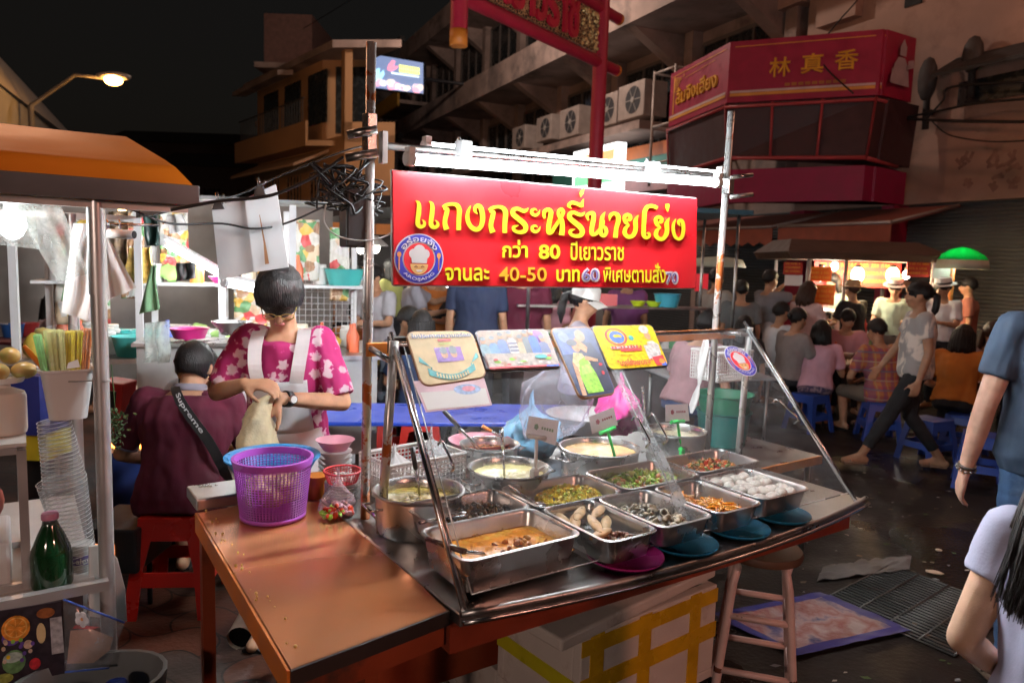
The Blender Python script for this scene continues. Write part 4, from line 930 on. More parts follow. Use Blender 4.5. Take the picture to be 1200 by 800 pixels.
letters(m, 'ชวนชิม', lambda a, b, o=0: f(.17 + .48 * a, .44 + .07 * b, .0045 + o), .02, .0004, .00002)
m.build('picture', t)
# plain pale card under the first plaque
q = [(484, 447), (567, 443), (576.5, 475), (499, 483)]; P4 = [GPl.px(x, y, .012) for x, y in q]
m = MB().m(mat('pink_card', (.62, .42, .46), .35, var=.15, vs=12)); m.prism(P4, GPl.n * .002)
fq = quadmap(P4[3], P4[2], P4[1], P4[0], GPl.n)
m.m(PAPER); m.poly([fq(a, b, .0026) for a, b in bx(.03, .97, .05, .62)]); m.m(PK('pale_blue', (.3, .4, .6))); m.poly([fq(a, b, .0029) for a, b in el(.7, .62, .2, .18)]); m.m(PK('rose', (.55, .2, .25))); m.poly([fq(a, b, .0032) for a, b in el(.72, .64, .1, .1)])
tag(m.build('laminated_card', loc=P4[0]), 'pink and white laminated card taped below the cream plaque', 'card')
# round emblem sticker on a clear plate at the right end of the guard
cc = GPl.px(867.5, 423, .012); exv = (GPl.px(886, 430, .012) - GPl.px(849, 416, .012)) / 2
ey_ = GPl.n.cross(exv).normalized() * exv.length
st = thing('emblem_sticker', 'round blue chef emblem sticker on the right end of the clear guard', 'sticker', cc)
emblem(st, cc, CUv.normalized() * exv.length * 1.0, (CM.to_3x3() @ Vector((0, .71, .70))).normalized() * exv.length, GPl.n)
# ------------------------------------------------------------------ trays and their food
def tray_mesh(T, u0, u1, v0, v1, h, rim, parent):
 r = .03
 def ring(g, z, rr_):
  a0, a1, b0, b1 = u0 - g, u1 + g, v0 - g, v1 + g; o = []
  for cx, cy, an in ((a1 - rr_, b1 - rr_, 0), (a0 + rr_, b1 - rr_, 90), (a0 + rr_, b0 + rr_, 180), (a1 - rr_, b0 + rr_, 270)):
   for i in range(5): t = R(an + 22.5 * i); o.append((cx + rr_ * math.cos(t), cy + rr_ * math.sin(t), z))
  return o
 b = .012
 m = MB(T).m(STEEL)
 m.loft([ring(-b - .012, h - rim + .0, r * .7), ring(-b, h - rim + .008, r), ring(-.002, h - .006, r), ring(.006, h - .004, r + .006), ring(.007, h, r + .007), ring(.0, h + .002, r), ring(-.004, h - .001, r), ring(-.006, h - .008, r), ring(-b - .004, h - rim + .012, r), ring(-b - .02, h - rim + .006, r * .7)], caps=False)
 # inner floor and underside
 m.poly(ring(-b - .02, h - rim + .006, r * .7)); m.poly(ring(-b - .012, h - rim, r * .7)[::-1])
 return m.build('pan', parent, smooth=40)
def chunk(m, c, r, rr, flat=1., n=6):
 q = Quaternion((rr.gauss(0, 1), rr.gauss(0, 1), rr.gauss(0, 1), rr.gauss(0, 1))).normalized().to_matrix().to_4x4()
 m.ell(c, (r * rr.uniform(.7, 1.5), r * rr.uniform(.6, 1.1), r * rr.uniform(.35, .8) * flat), n, q)
def heap(T, rect, z, peak, n, r, mats, seed, name, label, cx=None, cy=None, spread=1., boxy=False, long=0.):
 rr = random.Random(seed); u0, u1, v0, v1 = rect; cu, cv = cx or (u0 + u1) / 2, cy or (v0 + v1) / 2; hu, hv = (u1 - u0) / 2 * spread, (v1 - v0) / 2 * spread
 m = MB(T)
 for i in range(n):
  while True:
   a, b = rr.uniform(-1, 1), rr.uniform(-1, 1); d = a * a + b * b
   if d < 1: break
  u, v = min(max(cu + a * hu, u0 + r), u1 - r), min(max(cv + b * hv, v0 + r), v1 - r)
  zz = z + peak * (1 - d) * rr.uniform(.3, 1) + r * .3
  m.m(rr.choice(mats))
  if boxy: m.box((u, v, zz), (r * rr.uniform(1, 2), r * rr.uniform(1, 1.6), r * rr.uniform(.8, 1.4)), Quaternion((rr.gauss(0, 1), rr.gauss(0, 1), rr.gauss(0, 1), rr.gauss(0, 1))).normalized().to_matrix().to_4x4())
  elif long:
   an = rr.uniform(0, PI); l = long * rr.uniform(.6, 1.3); p = [(u + math.cos(an + k * .5 * rr.uniform(-1, 1)) * l * (k - 1.5) * .4, v + math.sin(an + k * .4) * l * (k - 1.5) * .4, zz + rr.uniform(-.3, .5) * r) for k in range(4)]
   p = [(min(max(x, u0 + r), u1 - r), min(max(y, v0 + r), v1 - r), w_) for x, y, w_ in p]; m.tube(p, r * rr.uniform(.7, 1), 5)
  else: chunk(m, (u, v, zz), r, rr)
 c = T @ Vector((cu, cv, z)); return tag(m.build(name, loc=c, rz=TH, smooth=50 if not boxy else None), label, 'food')
def liquid(T, rect, z, mt, name, label, rnd=None, seed=1, amp=.002, parent=None):
 rr = random.Random(seed); m = MB(T).m(mt); u0, u1, v0, v1 = rect
 if rnd:
  cu, cv, rad = rnd; m.grid(lambda a, b: (cu + rad * max(a, .001) * math.cos(2 * PI * b), cv + rad * max(a, .001) * math.sin(2 * PI * b), z + amp * noise.noise(Vector((a * 9 * math.cos(2 * PI * b), a * 9 * math.sin(2 * PI * b), seed)))), 10, 40)
  c = T @ Vector((cu, cv, z))
 else:
  m.grid(lambda a, b: (u0 + (u1 - u0) * a, v0 + (v1 - v0) * b, z + amp * noise.noise(Vector((a * 12, b * 9, seed)))), 30, 22); c = T @ Vector(((u0 + u1) / 2, (v0 + v1) / 2, z))
 return tag(m.build(name, loc=c, rz=TH), label, 'food')
FD = lambda n, c, r=.4, **k: mat('food_' + n, c, r, var=.25, vs=40, **k)
TR = {'T1': (.022, .37, .035, .265, .105, .095), 'T2': (.075, .385, .28, .475, .10, .07), 'T3': (.405, .72, .255, .47, .10, .06), 'T4': (.402, .578, -.035, .25, .10, .075), 'T5': (.60, .80, -.03, .24, .10, .07),
   'T6': (.825, 1.02, -.03, .232, .10, .07), 'T7': (1.045, 1.285, -.012, .245, .10, .07), 'T8': (.745, 1.08, .262, .475, .10, .06), 'T9': (1.10, 1.42, .28, .475, .10, .06)}
TL = {'T1': 'deep steel tray holding orange curry at the left front corner', 'T2': 'steel tray with dark braised greens behind the curry tray', 'T3': 'steel tray with diced yellow pickles in the second row', 'T4': 'steel tray with pale fried fish beside the curry tray', 'T5': 'steel tray with grey brown mussels in the front row', 'T6': 'steel tray with orange noodles in the front row', 'T7': 'steel tray full of white eggs at the right front', 'T8': 'steel tray with green fried vegetables in the second row', 'T9': 'steel tray with red chilli stir fry at the right end of the second row'}
for k, (u0, u1, v0, v1, h, rim) in TR.items():
 t = thing('serving_tray', TL[k], 'tray', C((u0 + u1) / 2, (v0 + v1) / 2, 0), TH, 'steel serving trays'); tray_mesh(CM, u0, u1, v0, v1, h, rim, t)
 if rim < .09 and h - rim > .01:   # low riser frame that carries the shallow trays
  m = MB(CM).m(STEELD); rr_ = .01
  for a in (u0 + .04, u1 - .05): m.bb((a, v0 + .06, .0005), (a + rr_, v1 - .03, h - rim - .0005))
  m.build('riser', t)
inn_ = lambda k, g=.02: (TR[k][0] + g, TR[k][1] - g, TR[k][2] + g, TR[k][3] - g)
CURRY = mat('orange_curry', (.60, .19, .010), .3, spec=.3, var=.3, vs=14, bump=.3, bs=50, col2=(.62, .30, .03), c2=(.5, .62), c2s=16)
liquid(CM, inn_('T1', .0105), .062, CURRY, 'orange_curry', 'oily orange curry filling the deep front left tray', None, 3, .003)
heap(CM, (.18, .33, .06, .2), .056, .012, 26, .011, [FD('curry_bit', (.45, .17, .02)), FD('curry_bit2', (.3, .09, .015))], 9, 'curry_meat', 'small meat pieces breaking the surface of the orange curry')
heap(CM, inn_('T2', .025), .06, .03, 300, .008, [FD('braise', (.07, .03, .012), .3), FD('braise2', (.12, .06, .02), .3), FD('braise3', (.05, .045, .015), .3), FD('braise4', (.2, .1, .03), .3)], 2, 'braised_greens', 'dark braised greens heaped in the tray behind the curry', cx=.27, cy=.39, spread=.8)
heap(CM, inn_('T3', .022), .066, .036, 420, .0075, [FD('pickle', (.80, .60, .05), .3), FD('pickle2', (.85, .70, .16), .3), FD('pickle3', (.70, .50, .04), .3), FD('pickle4', (.5, .55, .08), .3)], 3, 'yellow_pickles', 'diced yellow pickles heaped in a second row tray', cx=.60, cy=.37, spread=.9, boxy=True)
m = MB(CM); rr = random.Random(6)
for i, (u, v, an, l) in enumerate(((.46, .17, .9, .13), (.50, .20, .7, .12), (.47, .1, 1.1, .13), (.53, .12, .8, .12), (.45, .05, .3, .1), (.545, .17, .6, .12), (.44, .2, 1.2, .11))):
 m = MB(CM).m(FD('fish', (.55, .34, .17), .35, col2=(.3, .15, .06), c2=(.55, .7), c2s=18)); d = Vector((math.cos(an), math.sin(an), 0)); c = Vector((u, v, .078 + .008 * (i % 3)))
 m.tube([c - d * l / 2, c - d * l * .3, c, c + d * l * .3, c + d * l / 2], [.005, .013, .0165, .013, .004], 9, flat=.6)
 tag(m.build('fried_fish', loc=CM @ c, smooth=60), ['pale fried fish at the back left of its tray', 'pale fried fish at the back right of its tray', 'pale fried fish in the middle left of its tray', 'pale fried fish in the middle right of its tray', 'short pale fried fish at the left front of its tray', 'pale fried fish at the right edge of its tray', 'short pale fried fish in the far left corner of its tray'][i], 'fish', 'fried fish')
heap(CM, (.42, .56, -.015, .08), .06, .02, 90, .008, [FD('darkbits', (.1, .03, .015)), FD('darkbits2', (.22, .1, .05)), FD('darkbits3', (.3, .18, .1))], 21, 'crisp_scraps', 'dark crisp scraps in front of the fried fish')
heap(CM, inn_('T5', .02), .06, .025, 130, .014, [FD('mussel', (.2, .15, .1), .25), FD('mussel2', (.32, .25, .16), .25), FD('mussel3', (.1, .08, .06), .2), FD('mussel4', (.45, .38, .27), .3)], 5, 'mussels', 'grey brown mussels spread in a front row tray')
heap(CM, inn_('T6', .02), .062, .03, 200, .0035, [FD('noodle', (.6, .22, .02), .3), FD('noodle2', (.7, .34, .05), .3), FD('noodle3', (.45, .13, .015), .3)], 6, 'orange_noodles', 'orange noodles heaped at the front of their tray', cx=.93, cy=.06, spread=.8, long=.05)
heap(CM, inn_('T6', .02), .06, .025, 90, .004, [FD('noodle', (.6, .22, .02), .3), FD('noodle4', (.7, .45, .2), .3)], 16, 'orange_noodles', 'smaller paler heap of noodles at the back of the noodle tray', cx=.9, cy=.19, spread=.4, long=.04)
rr = random.Random(8); n_ = 0
for i in range(4):
 for j in range(5):
  u, v = 1.085 + i * .048 + rr.uniform(-.006, .006) + .02 * (j % 2), .02 + j * .045 + rr.uniform(-.005, .005)
  if u > 1.25: continue
  n_ += 1; m = MB(CM).m(FD('egg', (.72, .68, .62), .3)); m.ell((u, v, .082 + rr.uniform(0, .010)), (.026, .02, .02), 14, rot('Z', rr.uniform(0, 3)))
  tag(m.build('egg', loc=C(u, v, .05), smooth=80), 'peeled white boiled egg among the others in the right front tray', 'egg', 'boiled eggs in the tray')
GV = [FD('veg', (.28, .46, .05), .3), FD('veg2', (.50, .60, .12), .3), FD('veg3', (.66, .68, .28), .3), FD('veg4', (.14, .28, .03), .3), FD('veg5', (.65, .3, .15), .3)]
heap(CM, inn_('T8', .02), .068, .036, 380, .0105, GV, 12, 'fried_vegetables', 'green fried vegetables with pink meat heaped in a second row tray', spread=.95)
heap(CM, inn_('T9', .02), .066, .03, 300, .0095, [FD('chili', (.5, .04, .015), .25), FD('chili2', (.35, .12, .02), .3), FD('chili3', (.2, .1, .03), .3), FD('chili4', (.6, .2, .02), .3), FD('chili5', (.1, .14, .02), .3)], 13, 'chilli_stir_fry', 'red and brown chilli stir fry in the far right tray', spread=.85)
# ------------------------------------------------------------------ pots
def pot(label, px, py, w, r, h, liq, liqlabel, lname, depth=.03, lid=None):
 c = CP(px, py, w); c.z = 0
 t = thing('curry_pot', label, 'pot', C(c.x, c.y, 0), TH, 'round curry pots')
 m = MB(CM).m(STEEL); m.lathe([(0, .002), (r * .93, .002), (r * .97, .012), (r, h - .01), (r + .008, h - .004), (r + .009, h), (r + .002, h + .002), (r - .004, h - .004), (r - .006, h - .02), (r - .02, .012), (0, .01)], c, 40); m.build('vessel', t, smooth=45)
 for s_ in (-1, 1):
  m = MB(CM).m(CHROME); x = c.x + s_ * (r + .002); m.tube([(x, c.y - .035, h - .03), (x + s_ * .035, c.y - .03, h - .028), (x + s_ * .035, c.y + .03, h - .028), (x, c.y + .035, h - .03)], .004, 6); m.build('handle', t)
 liquid(CM, (0, 0, 0, 0), h - depth, liq, lname, liqlabel, (c.x, c.y, r - .0075), int(px), .004)
 return c, h
LQ = lambda n, c, c2: mat('curry_' + n, c, .18, var=.3, vs=9, bump=.2, bs=40, col2=c2, c2=(.5, .65), c2s=9)
pot('steel pot of olive green curry beside the left posts', 491, 573, .12, .128, .12, LQ('olive', (.13, .09, .02), (.2, .13, .03)), 'olive green curry in the pot beside the left posts', 'olive_curry', .03)
pot('steel pot of pale green curry in the middle of the pot row', 597, 547, .12, .13, .12, LQ('green', (.32, .27, .12), (.4, .33, .17)), 'pale green curry in the middle pot', 'green_curry', .025)
pot('steel pot of light orange curry right of the middle pot', 703, 523, .12, .145, .12, LQ('orange', (.48, .29, .11), (.55, .36, .17)), 'light orange curry in the pot right of the middle', 'coconut_curry', .02)
pot('smaller steel pot of dark red curry behind the middle pot', 574, 519, .12, .105, .12, LQ('dark', (.16, .05, .02), (.25, .1, .03)), 'dark red curry in the smaller back pot', 'dark_curry', .03)
pot('steel pot of pale soup at the right end of the pot row', 792, 506, .12, .12, .13, LQ('soup', (.4, .34, .22), (.46, .4, .28)), 'pale soup in the right end pot', 'pale_soup', .03)
# serving spoons and ladles
def spoon(name, label, a, b, va, vb, r=.005, hm=CHROME, bowl=None, flat=.4):
 pa, pb = CV(*a, va), CV(*b, vb); t = thing(name, label, 'spoon', CM @ pb, 0, 'serving spoons'); d = (pb - pa)
 m = MB(CM).m(hm); m.tube([pa, pa + d * .45], [r * 1.3, r * 1.1], 8); m.build('handle', t)
 m = MB(CM).m(CHROME); m.tube([pa + d * .45, pb], r * .8, 8); m.build('shaft', t)
 if bowl: m = MB(CM).m(CHROME); m.ell(pb, (bowl, bowl * .8, bowl * .35), 12); m.build('bowl', t, smooth=60)
DKH = mat('dark_handle', (.03, .03, .032), .45)
spoon('ladle', 'ladle with dark handle standing in the olive curry pot', (483, 524), (492, 580), .56, .53, .0065, DKH)
spoon('ladle', 'all steel ladle standing upright in the middle pot', (588, 501), (591, 558), .62, .57, .005)
spoon('ladle', 'steel ladle leaning left in the light orange curry pot', (648, 514), (672, 547), .70, .64, .0045)
spoon('ladle', 'long dark handled ladle leaning into the back pot', (520, 481), (561, 526), .92, .86, .007, DKH)
spoon('ladle', 'orange handled spoon resting on the smaller back pot', (565, 499), (588, 512), .95, .92, .006, mat('orange_handle', (.6, .2, .03), .4))
spoon('ladle', 'thin steel ladle standing in the right end pot', (753, 453), (757, 500), .75, .75, .0045)
t = thing('serving_spoon', 'brown handled serving spoon lying in the orange curry tray', 'spoon', C(.1, .1, .1), 0, 'serving spoons')
m = MB(CM).m(mat('brown_handle', (.07, .025, .012), .35)); m.tube([CP(500, 631, .112), CP(545, 646, .115)], [.006, .008], 8); m.build('handle', t)
m = MB(CM).m(CHROME); e_ = CP(545, 646, .112); m.tube([e_, CP(566, 648, .1), CP(570, 655, .06)], .0045, 8); m.ell(CP(556, 655, .05), (.03, .024, .006), 12); m.build('bowl', t)
t = thing('serving_spoon', 'big steel spoon lying in the braised greens tray', 'spoon', C(.15, .36, .08), 0, 'serving spoons')
m = MB(CM).m(CHROME); m.tube([CP(492, 612, .11), CP(520, 606, .085)], .005, 8); m.build('handle', t); m = MB(CM).m(CHROME); m.ell(CP(534, 603, .078), (.042, .028, .008), 14); m.build('bowl', t, smooth=60)
t = thing('serving_spoon', 'steel spoon lying across the yellow pickle tray', 'spoon', C(.43, .3, .1), 0, 'serving spoons')
m = MB(CM).m(CHROME); m.tube([CP(596, 569, .115), CP(630, 592, .075)], .0045, 8); m.build('handle', t); m = MB(CM).m(CHROME); m.ell(CP(634, 590, .07), (.03, .022, .006), 12); m.build('bowl', t, smooth=60)
# dish name cards on clip stands
CARDP = clear('card_paper', tint=(.0, .0, .0), haze=4., gloss=.02, hcol=(.9, .88, .9))
GRC = mat('green_clip', (.03, .55, .1), .35);
def card(label, base, head, c4, mt, ink_, v):
 b, h = CV(*base, v), CV(*head, v); t = thing('card_stand', label, 'card stand', CM @ b, 0, 'dish name card stands')
 m = MB(CM).m(mt); m.tube([b, b.lerp(h, .3) + Vector((.003, 0, 0)), h], .0055, 8); m.ell(b.lerp(h, .12), (.012, .012, .012), 8); m.build('stem', t)
 m = MB(CM).m(mt); m.box(b, (.022, .026, .034)); m.tube([b + Vector((.01, 0, .01)), b + Vector((.035, -.005, .025))], .006, 6); m.build('clip', t, bevel=.003)
 P = [CV(x, y, v + .004) for x, y in c4]; d = (P[1] - P[0]).normalized(); PAPER = CARDP
 m = MB(CM).m(mt); m.tube([h - d * .036, h + d * .036], .008, 8); m.build('jaw', t)
 m = MB(CM).m(PAPER); m.prism(P, (0, .0015, 0)); cd = m.build('card', t)
 f = quadmap(P[3], P[2], P[1], P[0]); sg = -1 if f(0, 0, 1).y > f(0, 0, 0).y else 1
 m = MB(CM).m(ink_); m.poly([f(a, b_, sg * .0015) for a, b_ in el(.28, .55, .08, .16, 5)]);
 for k in range(5): m.poly([f(a, b_, sg * .0015) for a, b_ in bx(.45 + k * .085, .51 + k * .085, .5, .62)])
 m.build('print', cd)
card('white clip stand with a dish card, leftmost of three', (626, 556), (629, 512), [(620, 487), (655, 493), (651, 522), (616, 510)], WHITEP, mat('card_green', (.25, .4, .25), .6), .50)
card('bright green clip stand with a tilted dish card, middle one', (722, 544), (712, 504), [(690, 488), (719, 477), (724, 498), (694, 508)], GRC, mat('card_red', (.45, .1, .14), .6), .58)
card('bright green clip stand with an upright dish card, rightmost one', (798, 530), (794, 494), [(780, 474), (806, 473), (808, 493), (780, 494)], GRC, mat('card_red', (.45, .1, .14), .6), .60)
# coloured plates lying on the front lip
for i, (x, y, r, n, c, lb_) in enumerate(((728, 652, .105, 'magenta', (.5, .03, .25), 'magenta plate lying on the front lip below the fish tray'), (805, 641, .10, 'blue', (.02, .2, .36), 'blue plate lying on the front lip below the mussel tray'), (866, 622, .098, 'blue', (.02, .2, .36), 'blue plate lying on the front lip below the noodle tray'), (920, 607, .095, 'blue', (.02, .2, .36), 'blue plate lying on the front lip below the egg tray'))):
 c = CP(x, y, .01); c.y = frontv(c.x) + r * .9; m = MB(CM).m(mat('plate_' + n, c_ if False else c4 if False else (.5, .03, .25) if n == 'magenta' else (.02, .2, .36), .3, var=.06)); m.lathe([(0, .004), (r * .6, .003), (r * .9, .012), (r, .02), (r, .024), (r * .9, .016), (r * .6, .008), (0, .008)], (c.x, c.y, .0), 36)
 tag(m.build('plate', loc=CM @ c, smooth=50), lb_, 'plate', 'plates on the front lip')
# white perforated basket with bags behind the olive pot
def crate(name, label, cat, T, c, d, mt, nx, ny, nz, th=.004, rz=0., taper=.0, holes=True):
 t = thing(name, label, cat, T @ Vector(c), TH + rz); M2 = T @ Matrix.Translation(Vector(c)) @ rot('Z', rz)
 x, y, z = d[0] / 2, d[1] / 2, d[2]; k = 1 - taper
 m = MB(M2).m(mt); m.box((0, 0, .003), (2 * x * k, 2 * y * k, .006)); m.build('base', t)
 for P0, P1, Q0, Q1, n in (((-x, -y), (x, -y), (-x, -y), (x, -y), nx), ((-x, y), (x, y), 0, 0, nx), ((-x, -y), (-x, y), 0, 0, ny), ((x, -y), (x, y), 0, 0, ny)):
  m = MB(M2).m(mt); f = lambda a, b: ((P0[0] + (P1[0] - P0[0]) * a) * (k + (1 - k) * b), (P0[1] + (P1[1] - P0[1]) * a) * (k + (1 - k) * b), .004 + z * b)
  m.grid(f, n, nz, False); o = m.build('side', t)
  md = o.modifiers.new('wire', 'WIREFRAME'); md.thickness = th; md.use_even_offset = False; md.use_replace = True
 m = MB(M2).m(mt); m.tube([(-x, -y, z), (x, -y, z), (x, y, z), (-x, y, z)], .006, 6, closed=True); m.build('rim', t)
 return t, M2
b0 = CP(492, 574, .0)
crate('plastic_basket', 'white perforated plastic basket behind the olive curry pot', 'basket', CM, (.30, .86, 0), (.30, .2, .13), WHITEP, 20, 13, 9, .0085, .12)
def blob(name, label, cat, T, c, r, mt, seed, amp=.35, knot=0., sub=3, group=None, flatten=0.):
 """crumpled bag / bundle: noise-displaced sphere"""
 bm = bmesh.new(); bmesh.ops.create_icosphere(bm, subdivisions=sub + 1, radius=1)
 for v in bm.verts:
  p = v.co.copy(); k = 1 + amp * noise.noise(p * 1.7 + Vector((seed, 0, 0))) + amp * .6 * noise.noise(p * 4.3 + Vector((0, seed, 0))) + amp * .3 * noise.noise(p * 9 + Vector((0, 0, seed)))
  q = Vector((p.x * r[0], p.y * r[1], p.z * r[2])) * k
  if knot and p.z > .35: s_ = 1 - min(1, (p.z - .35) / .35) * .85; q.x *= s_; q.y *= s_; q.z += knot * (p.z - .35)
  if q.z < -r[2] * .75: q.z = -r[2] * .75
  v.co = q
 m = MB(T @ Matrix.Translation(Vector(c)))
 M2 = m.T
 for v in bm.verts: v.co = M2 @ v.co
 m.bm.free(); m.bm = bm; m.m(mt)
 o = m.build(name, loc=T @ Vector(c), smooth=70); return tag(o, label, cat, group)
FOILB = clear('thin_clear_bag', tint=(.93, .94, .94), haze=.3, gloss=.14, hs=30)
blob('plastic_bag', 'small clear bag standing in the white basket', 'bag', CM, (.37, .86, .085), (.07, .05, .06), FOILB, 4, .4, .1, 3)
blob('plastic_bag', 'bundle of white bags standing in the white basket', 'bag', CM, (.23, .86, .08), (.06, .06, .05), mat('bag_white', (.7, .7, .7), .35), 5, .4, .06, 3)
# pink bowl, red basket and plates by the left posts
c = CP(404, 583, 0); c = Vector((.0, .93, 0))
def lat(name, label, cat, c, prof, mt, T=CM, n=32, group=None, parent=None, sx=1, sy=1):
 m = MB(T).m(mt); m.lathe(prof, c, n, None, sx, sy); o = m.build(name, parent, loc=None if parent else T @ Vector(c), smooth=45); return o if parent else tag(o, label, cat, group)
cs = CP(405, 592, 0)
for k in range(7):
 lat('plate', 'white plate in the short stack beside the left posts', 'plate', (cs.x, cs.y + .03, .003 + k * .009), [(0, .003), (.04, .002), (.055, .012), (.057, .015), (.04, .007), (0, .006)], WHITEP, group='white plate stack')
t = thing('red_basket', 'red perforated round basket on the white plate stack', 'basket', C(cs.x, cs.y + .03, .07), TH)
m = MB(CM).m(mat('basket_red', (.55, .05, .06), .4)); z0 = .072
m.grid(lambda a, b: ((.046 + .012 * b) * math.cos(2 * PI * a) + cs.x, (.046 + .012 * b) * math.sin(2 * PI * a) + cs.y + .03, z0 + .035 * b), 34, 6, False); o = m.build('side', t); md = o.modifiers.new('wire', 'WIREFRAME'); md.thickness = .003; md.use_even_offset = False
m = MB(CM).m(mat('basket_red', (.55, .05, .06), .4)); m.tube([(.059 * math.cos(q) + cs.x, .059 * math.sin(q) + cs.y + .03, z0 + .036) for q in [2 * PI * i / 30 for i in range(30)]], .0035, 6, closed=True); m.cyl((cs.x, cs.y + .03, z0 - .002), (cs.x, cs.y + .03, z0 + .002), .046, n=24); m.build('rim', t)
heap(CM, (cs.x - .045, cs.x + .045, cs.y - .015, cs.y + .075), .074, .02, 60, .01, [PAPER, FD('rice', (.7, .68, .62))], 31, 'shaved_garnish', 'white shredded garnish in the red basket')
cs2 = CP(405, 545, 0); c2 = Vector((cs.x + .04, cs.y + .2, 0))
for k in range(6): lat('bowl', 'white bowl in the stack under the pink basin', 'bowl', (c2.x, c2.y, .005 + k * .018), [(0, .004), (.03, .002), (.055, .03), (.058, .034), (.05, .03), (.028, .008), (0, .008)], WHITEP, group='white bowl stack')
lat('basin', 'pale pink basin on the bowl stack beside the left posts', 'basin', (c2.x, c2.y, .13), [(0, .003), (.04, .002), (.062, .035), (.066, .038), (.056, .034), (.036, .008), (0, .008)], mat('basin_pink', (.65, .28, .36), .4))
# blue and pink tubs, bags behind the pots
lat('basin', 'light pink plastic basin behind the smaller back pot', 'basin', tuple(Vector((.66, 1.0, .03))), [(0, .003), (.09, .002), (.12, .07), (.125, .075), (.112, .07), (.085, .01), (0, .01)], mat('basin_pink', (.65, .28, .36), .4))
lat('basin', 'wide pale steel basin behind the right end pot', 'basin', (1.2, 1.02, .08), [(0, .003), (.12, .002), (.165, .07), (.17, .075), (.158, .07), (.115, .01), (0, .01)], mat('pale_enamel', (.55, .55, .53), .35, .2))
blob('plastic_bag', 'pale blue bag of bags behind the light orange curry pot', 'bag', CM, (.90, 1.0, .10), (.12, .08, .13), mat('bag_paleblue', (.16, .36, .52), .4, var=.25, vs=12), 8, .35, .05)
blob('plastic_bag', 'magenta bag bundle behind the rightmost dish card', 'bag', CM, (1.34, .95, .16), (.11, .08, .12), mat('bag_magenta', (.5, .04, .22), .4, var=.3, vs=14), 9, .4, .08)
blob('plastic_bag', 'hanging milky bag of clear film behind the tall photo plaque', 'bag', CM, (.92, .86, .26), (.17, .05, .19), clear('milky_film', tint=(.93, .93, .97), haze=.2, gloss=.1, hcol=(.75, .75, .85), hs=10), 10, .25, .05)
# white plastic spoons hanging in a strip from the rail
hs_ = thing('hanging_bag', 'long twisted white plastic bag hanging from the orange rail', 'bag', CM @ CV(828, 395, .70))
m = MB(CM).m(mat('bag_white', (.7, .7, .7), .35)); m.tube([CV(828, 395, .70), CV(826, 410, .70), CV(822, 430, .70), CV(820, 446, .70), CV(819, 452, .70)], [.012, .022, .02, .011, .006], 10, flat=.5); m.build('upper_twist', hs_, smooth=60)
m = MB(CM).m(mat('bag_white', (.7, .7, .7), .35)); m.tube([CV(819, 451, .70), CV(816, 462, .70), CV(812, 475, .70), CV(810, 484, .70)], [.006, .017, .019, .006], 10, flat=.5); m.build('lower_twist', hs_, smooth=60)
# white crate hung behind the emblem sticker at the right end
crate('plastic_basket', 'white perforated basket hung at the right end of the rail behind the round sticker', 'basket', CM, (1.80, .80, .30), (.22, .16, .13), WHITEP, 16, 11, 9, .006)
# ================================================================== side table on the left
a = [C(*CP(*q)) for q in ((340, 783), (525, 713))]
TLc = CP(340, 783); TRc = CP(526, 713)
ex_ = (TRc - TLc).normalized(); ey2 = Vector((-ex_.y, ex_.x, 0)); LEN = 1.02; WID = (TRc - TLc).length
ey2 = (Vector((.035, .99, 0)))
tbl = thing('side_table', 'worn sheet metal side table with dark edge and red frame left of the cart', 'table', C(TLc.x + .2, .45, -.85), TH)
c4 = [TLc, TRc, TRc + ey2 * .98 + Vector((.03, 0, 0)), TLc + ey2 * .98 + Vector((-.01, .03, 0))]
c4 = [Vector((p.x, p.y, -.004)) for p in c4]; SIDE = c4
SHEENTOP = mat('worn_orange_sheen', (.95, .35, .13), .23, .68, .12, 4, .02, 7, rvar=.02, col2=(.88, .40, .21), c2=(.3, .75), c2s=3)  # worn steel, with reflected orange light put into its base colour
m = MB(CM).m(SHEENTOP); m.prism([(p.x, p.y, -.012) for p in c4], (0, 0, .008)); m.build('tabletop', tbl)
m = MB(CM).m(mat('black_edge', (.03, .02, .018), .5))
for p, q in ((c4[0], c4[1]), (c4[1], c4[2])):
 d = (q - p).normalized(); nrm = Vector((d.y, -d.x, 0)); m.loft([[p + nrm * .004 + Vector((0, 0, .0)), q + nrm * .004, q - nrm * .004, p - nrm * .004], [x + Vector((0, 0, -.034)) for x in (p + nrm * .004, q + nrm * .004, q - nrm * .004, p - nrm * .004)]])
m.build('edge_trim', tbl)
m = MB(CM).m(ORANGE); p, q = c4[3], c4[0]; d = (q - p).normalized(); nrm = Vector((d.y, -d.x, 0)); m.loft([[p + nrm * .006, q + nrm * .006, q - nrm * .003, p - nrm * .003], [x + Vector((0, 0, -.06)) for x in (p + nrm * .006, q + nrm * .006, q - nrm * .003, p - nrm * .003)]]); m.build('side_board', tbl)
m = MB(CM).m(REDPANEL); p, q = c4[0] + Vector((.01, .02, -.034)), c4[1] + Vector((0, .02, -.034)); m.loft([[p, q, q + Vector((0, .02, 0)), p + Vector((0, .02, 0))], [x + Vector((0, 0, -.06)) for x in (p, q, q + Vector((0, .02, 0)), p + Vector((0, .02, 0)))]]); m.build('front_apron', tbl)
for p in c4:
 g = (sum(c4, Vector()) / 4 - p).normalized() * (.05 if p.y > .5 else .26); x = p + g; MB(CM).m(REDPANEL).bb((x.x - .018, x.y - .018, -.85), (x.x + .018, x.y + .018, -.012)).build('leg', tbl)
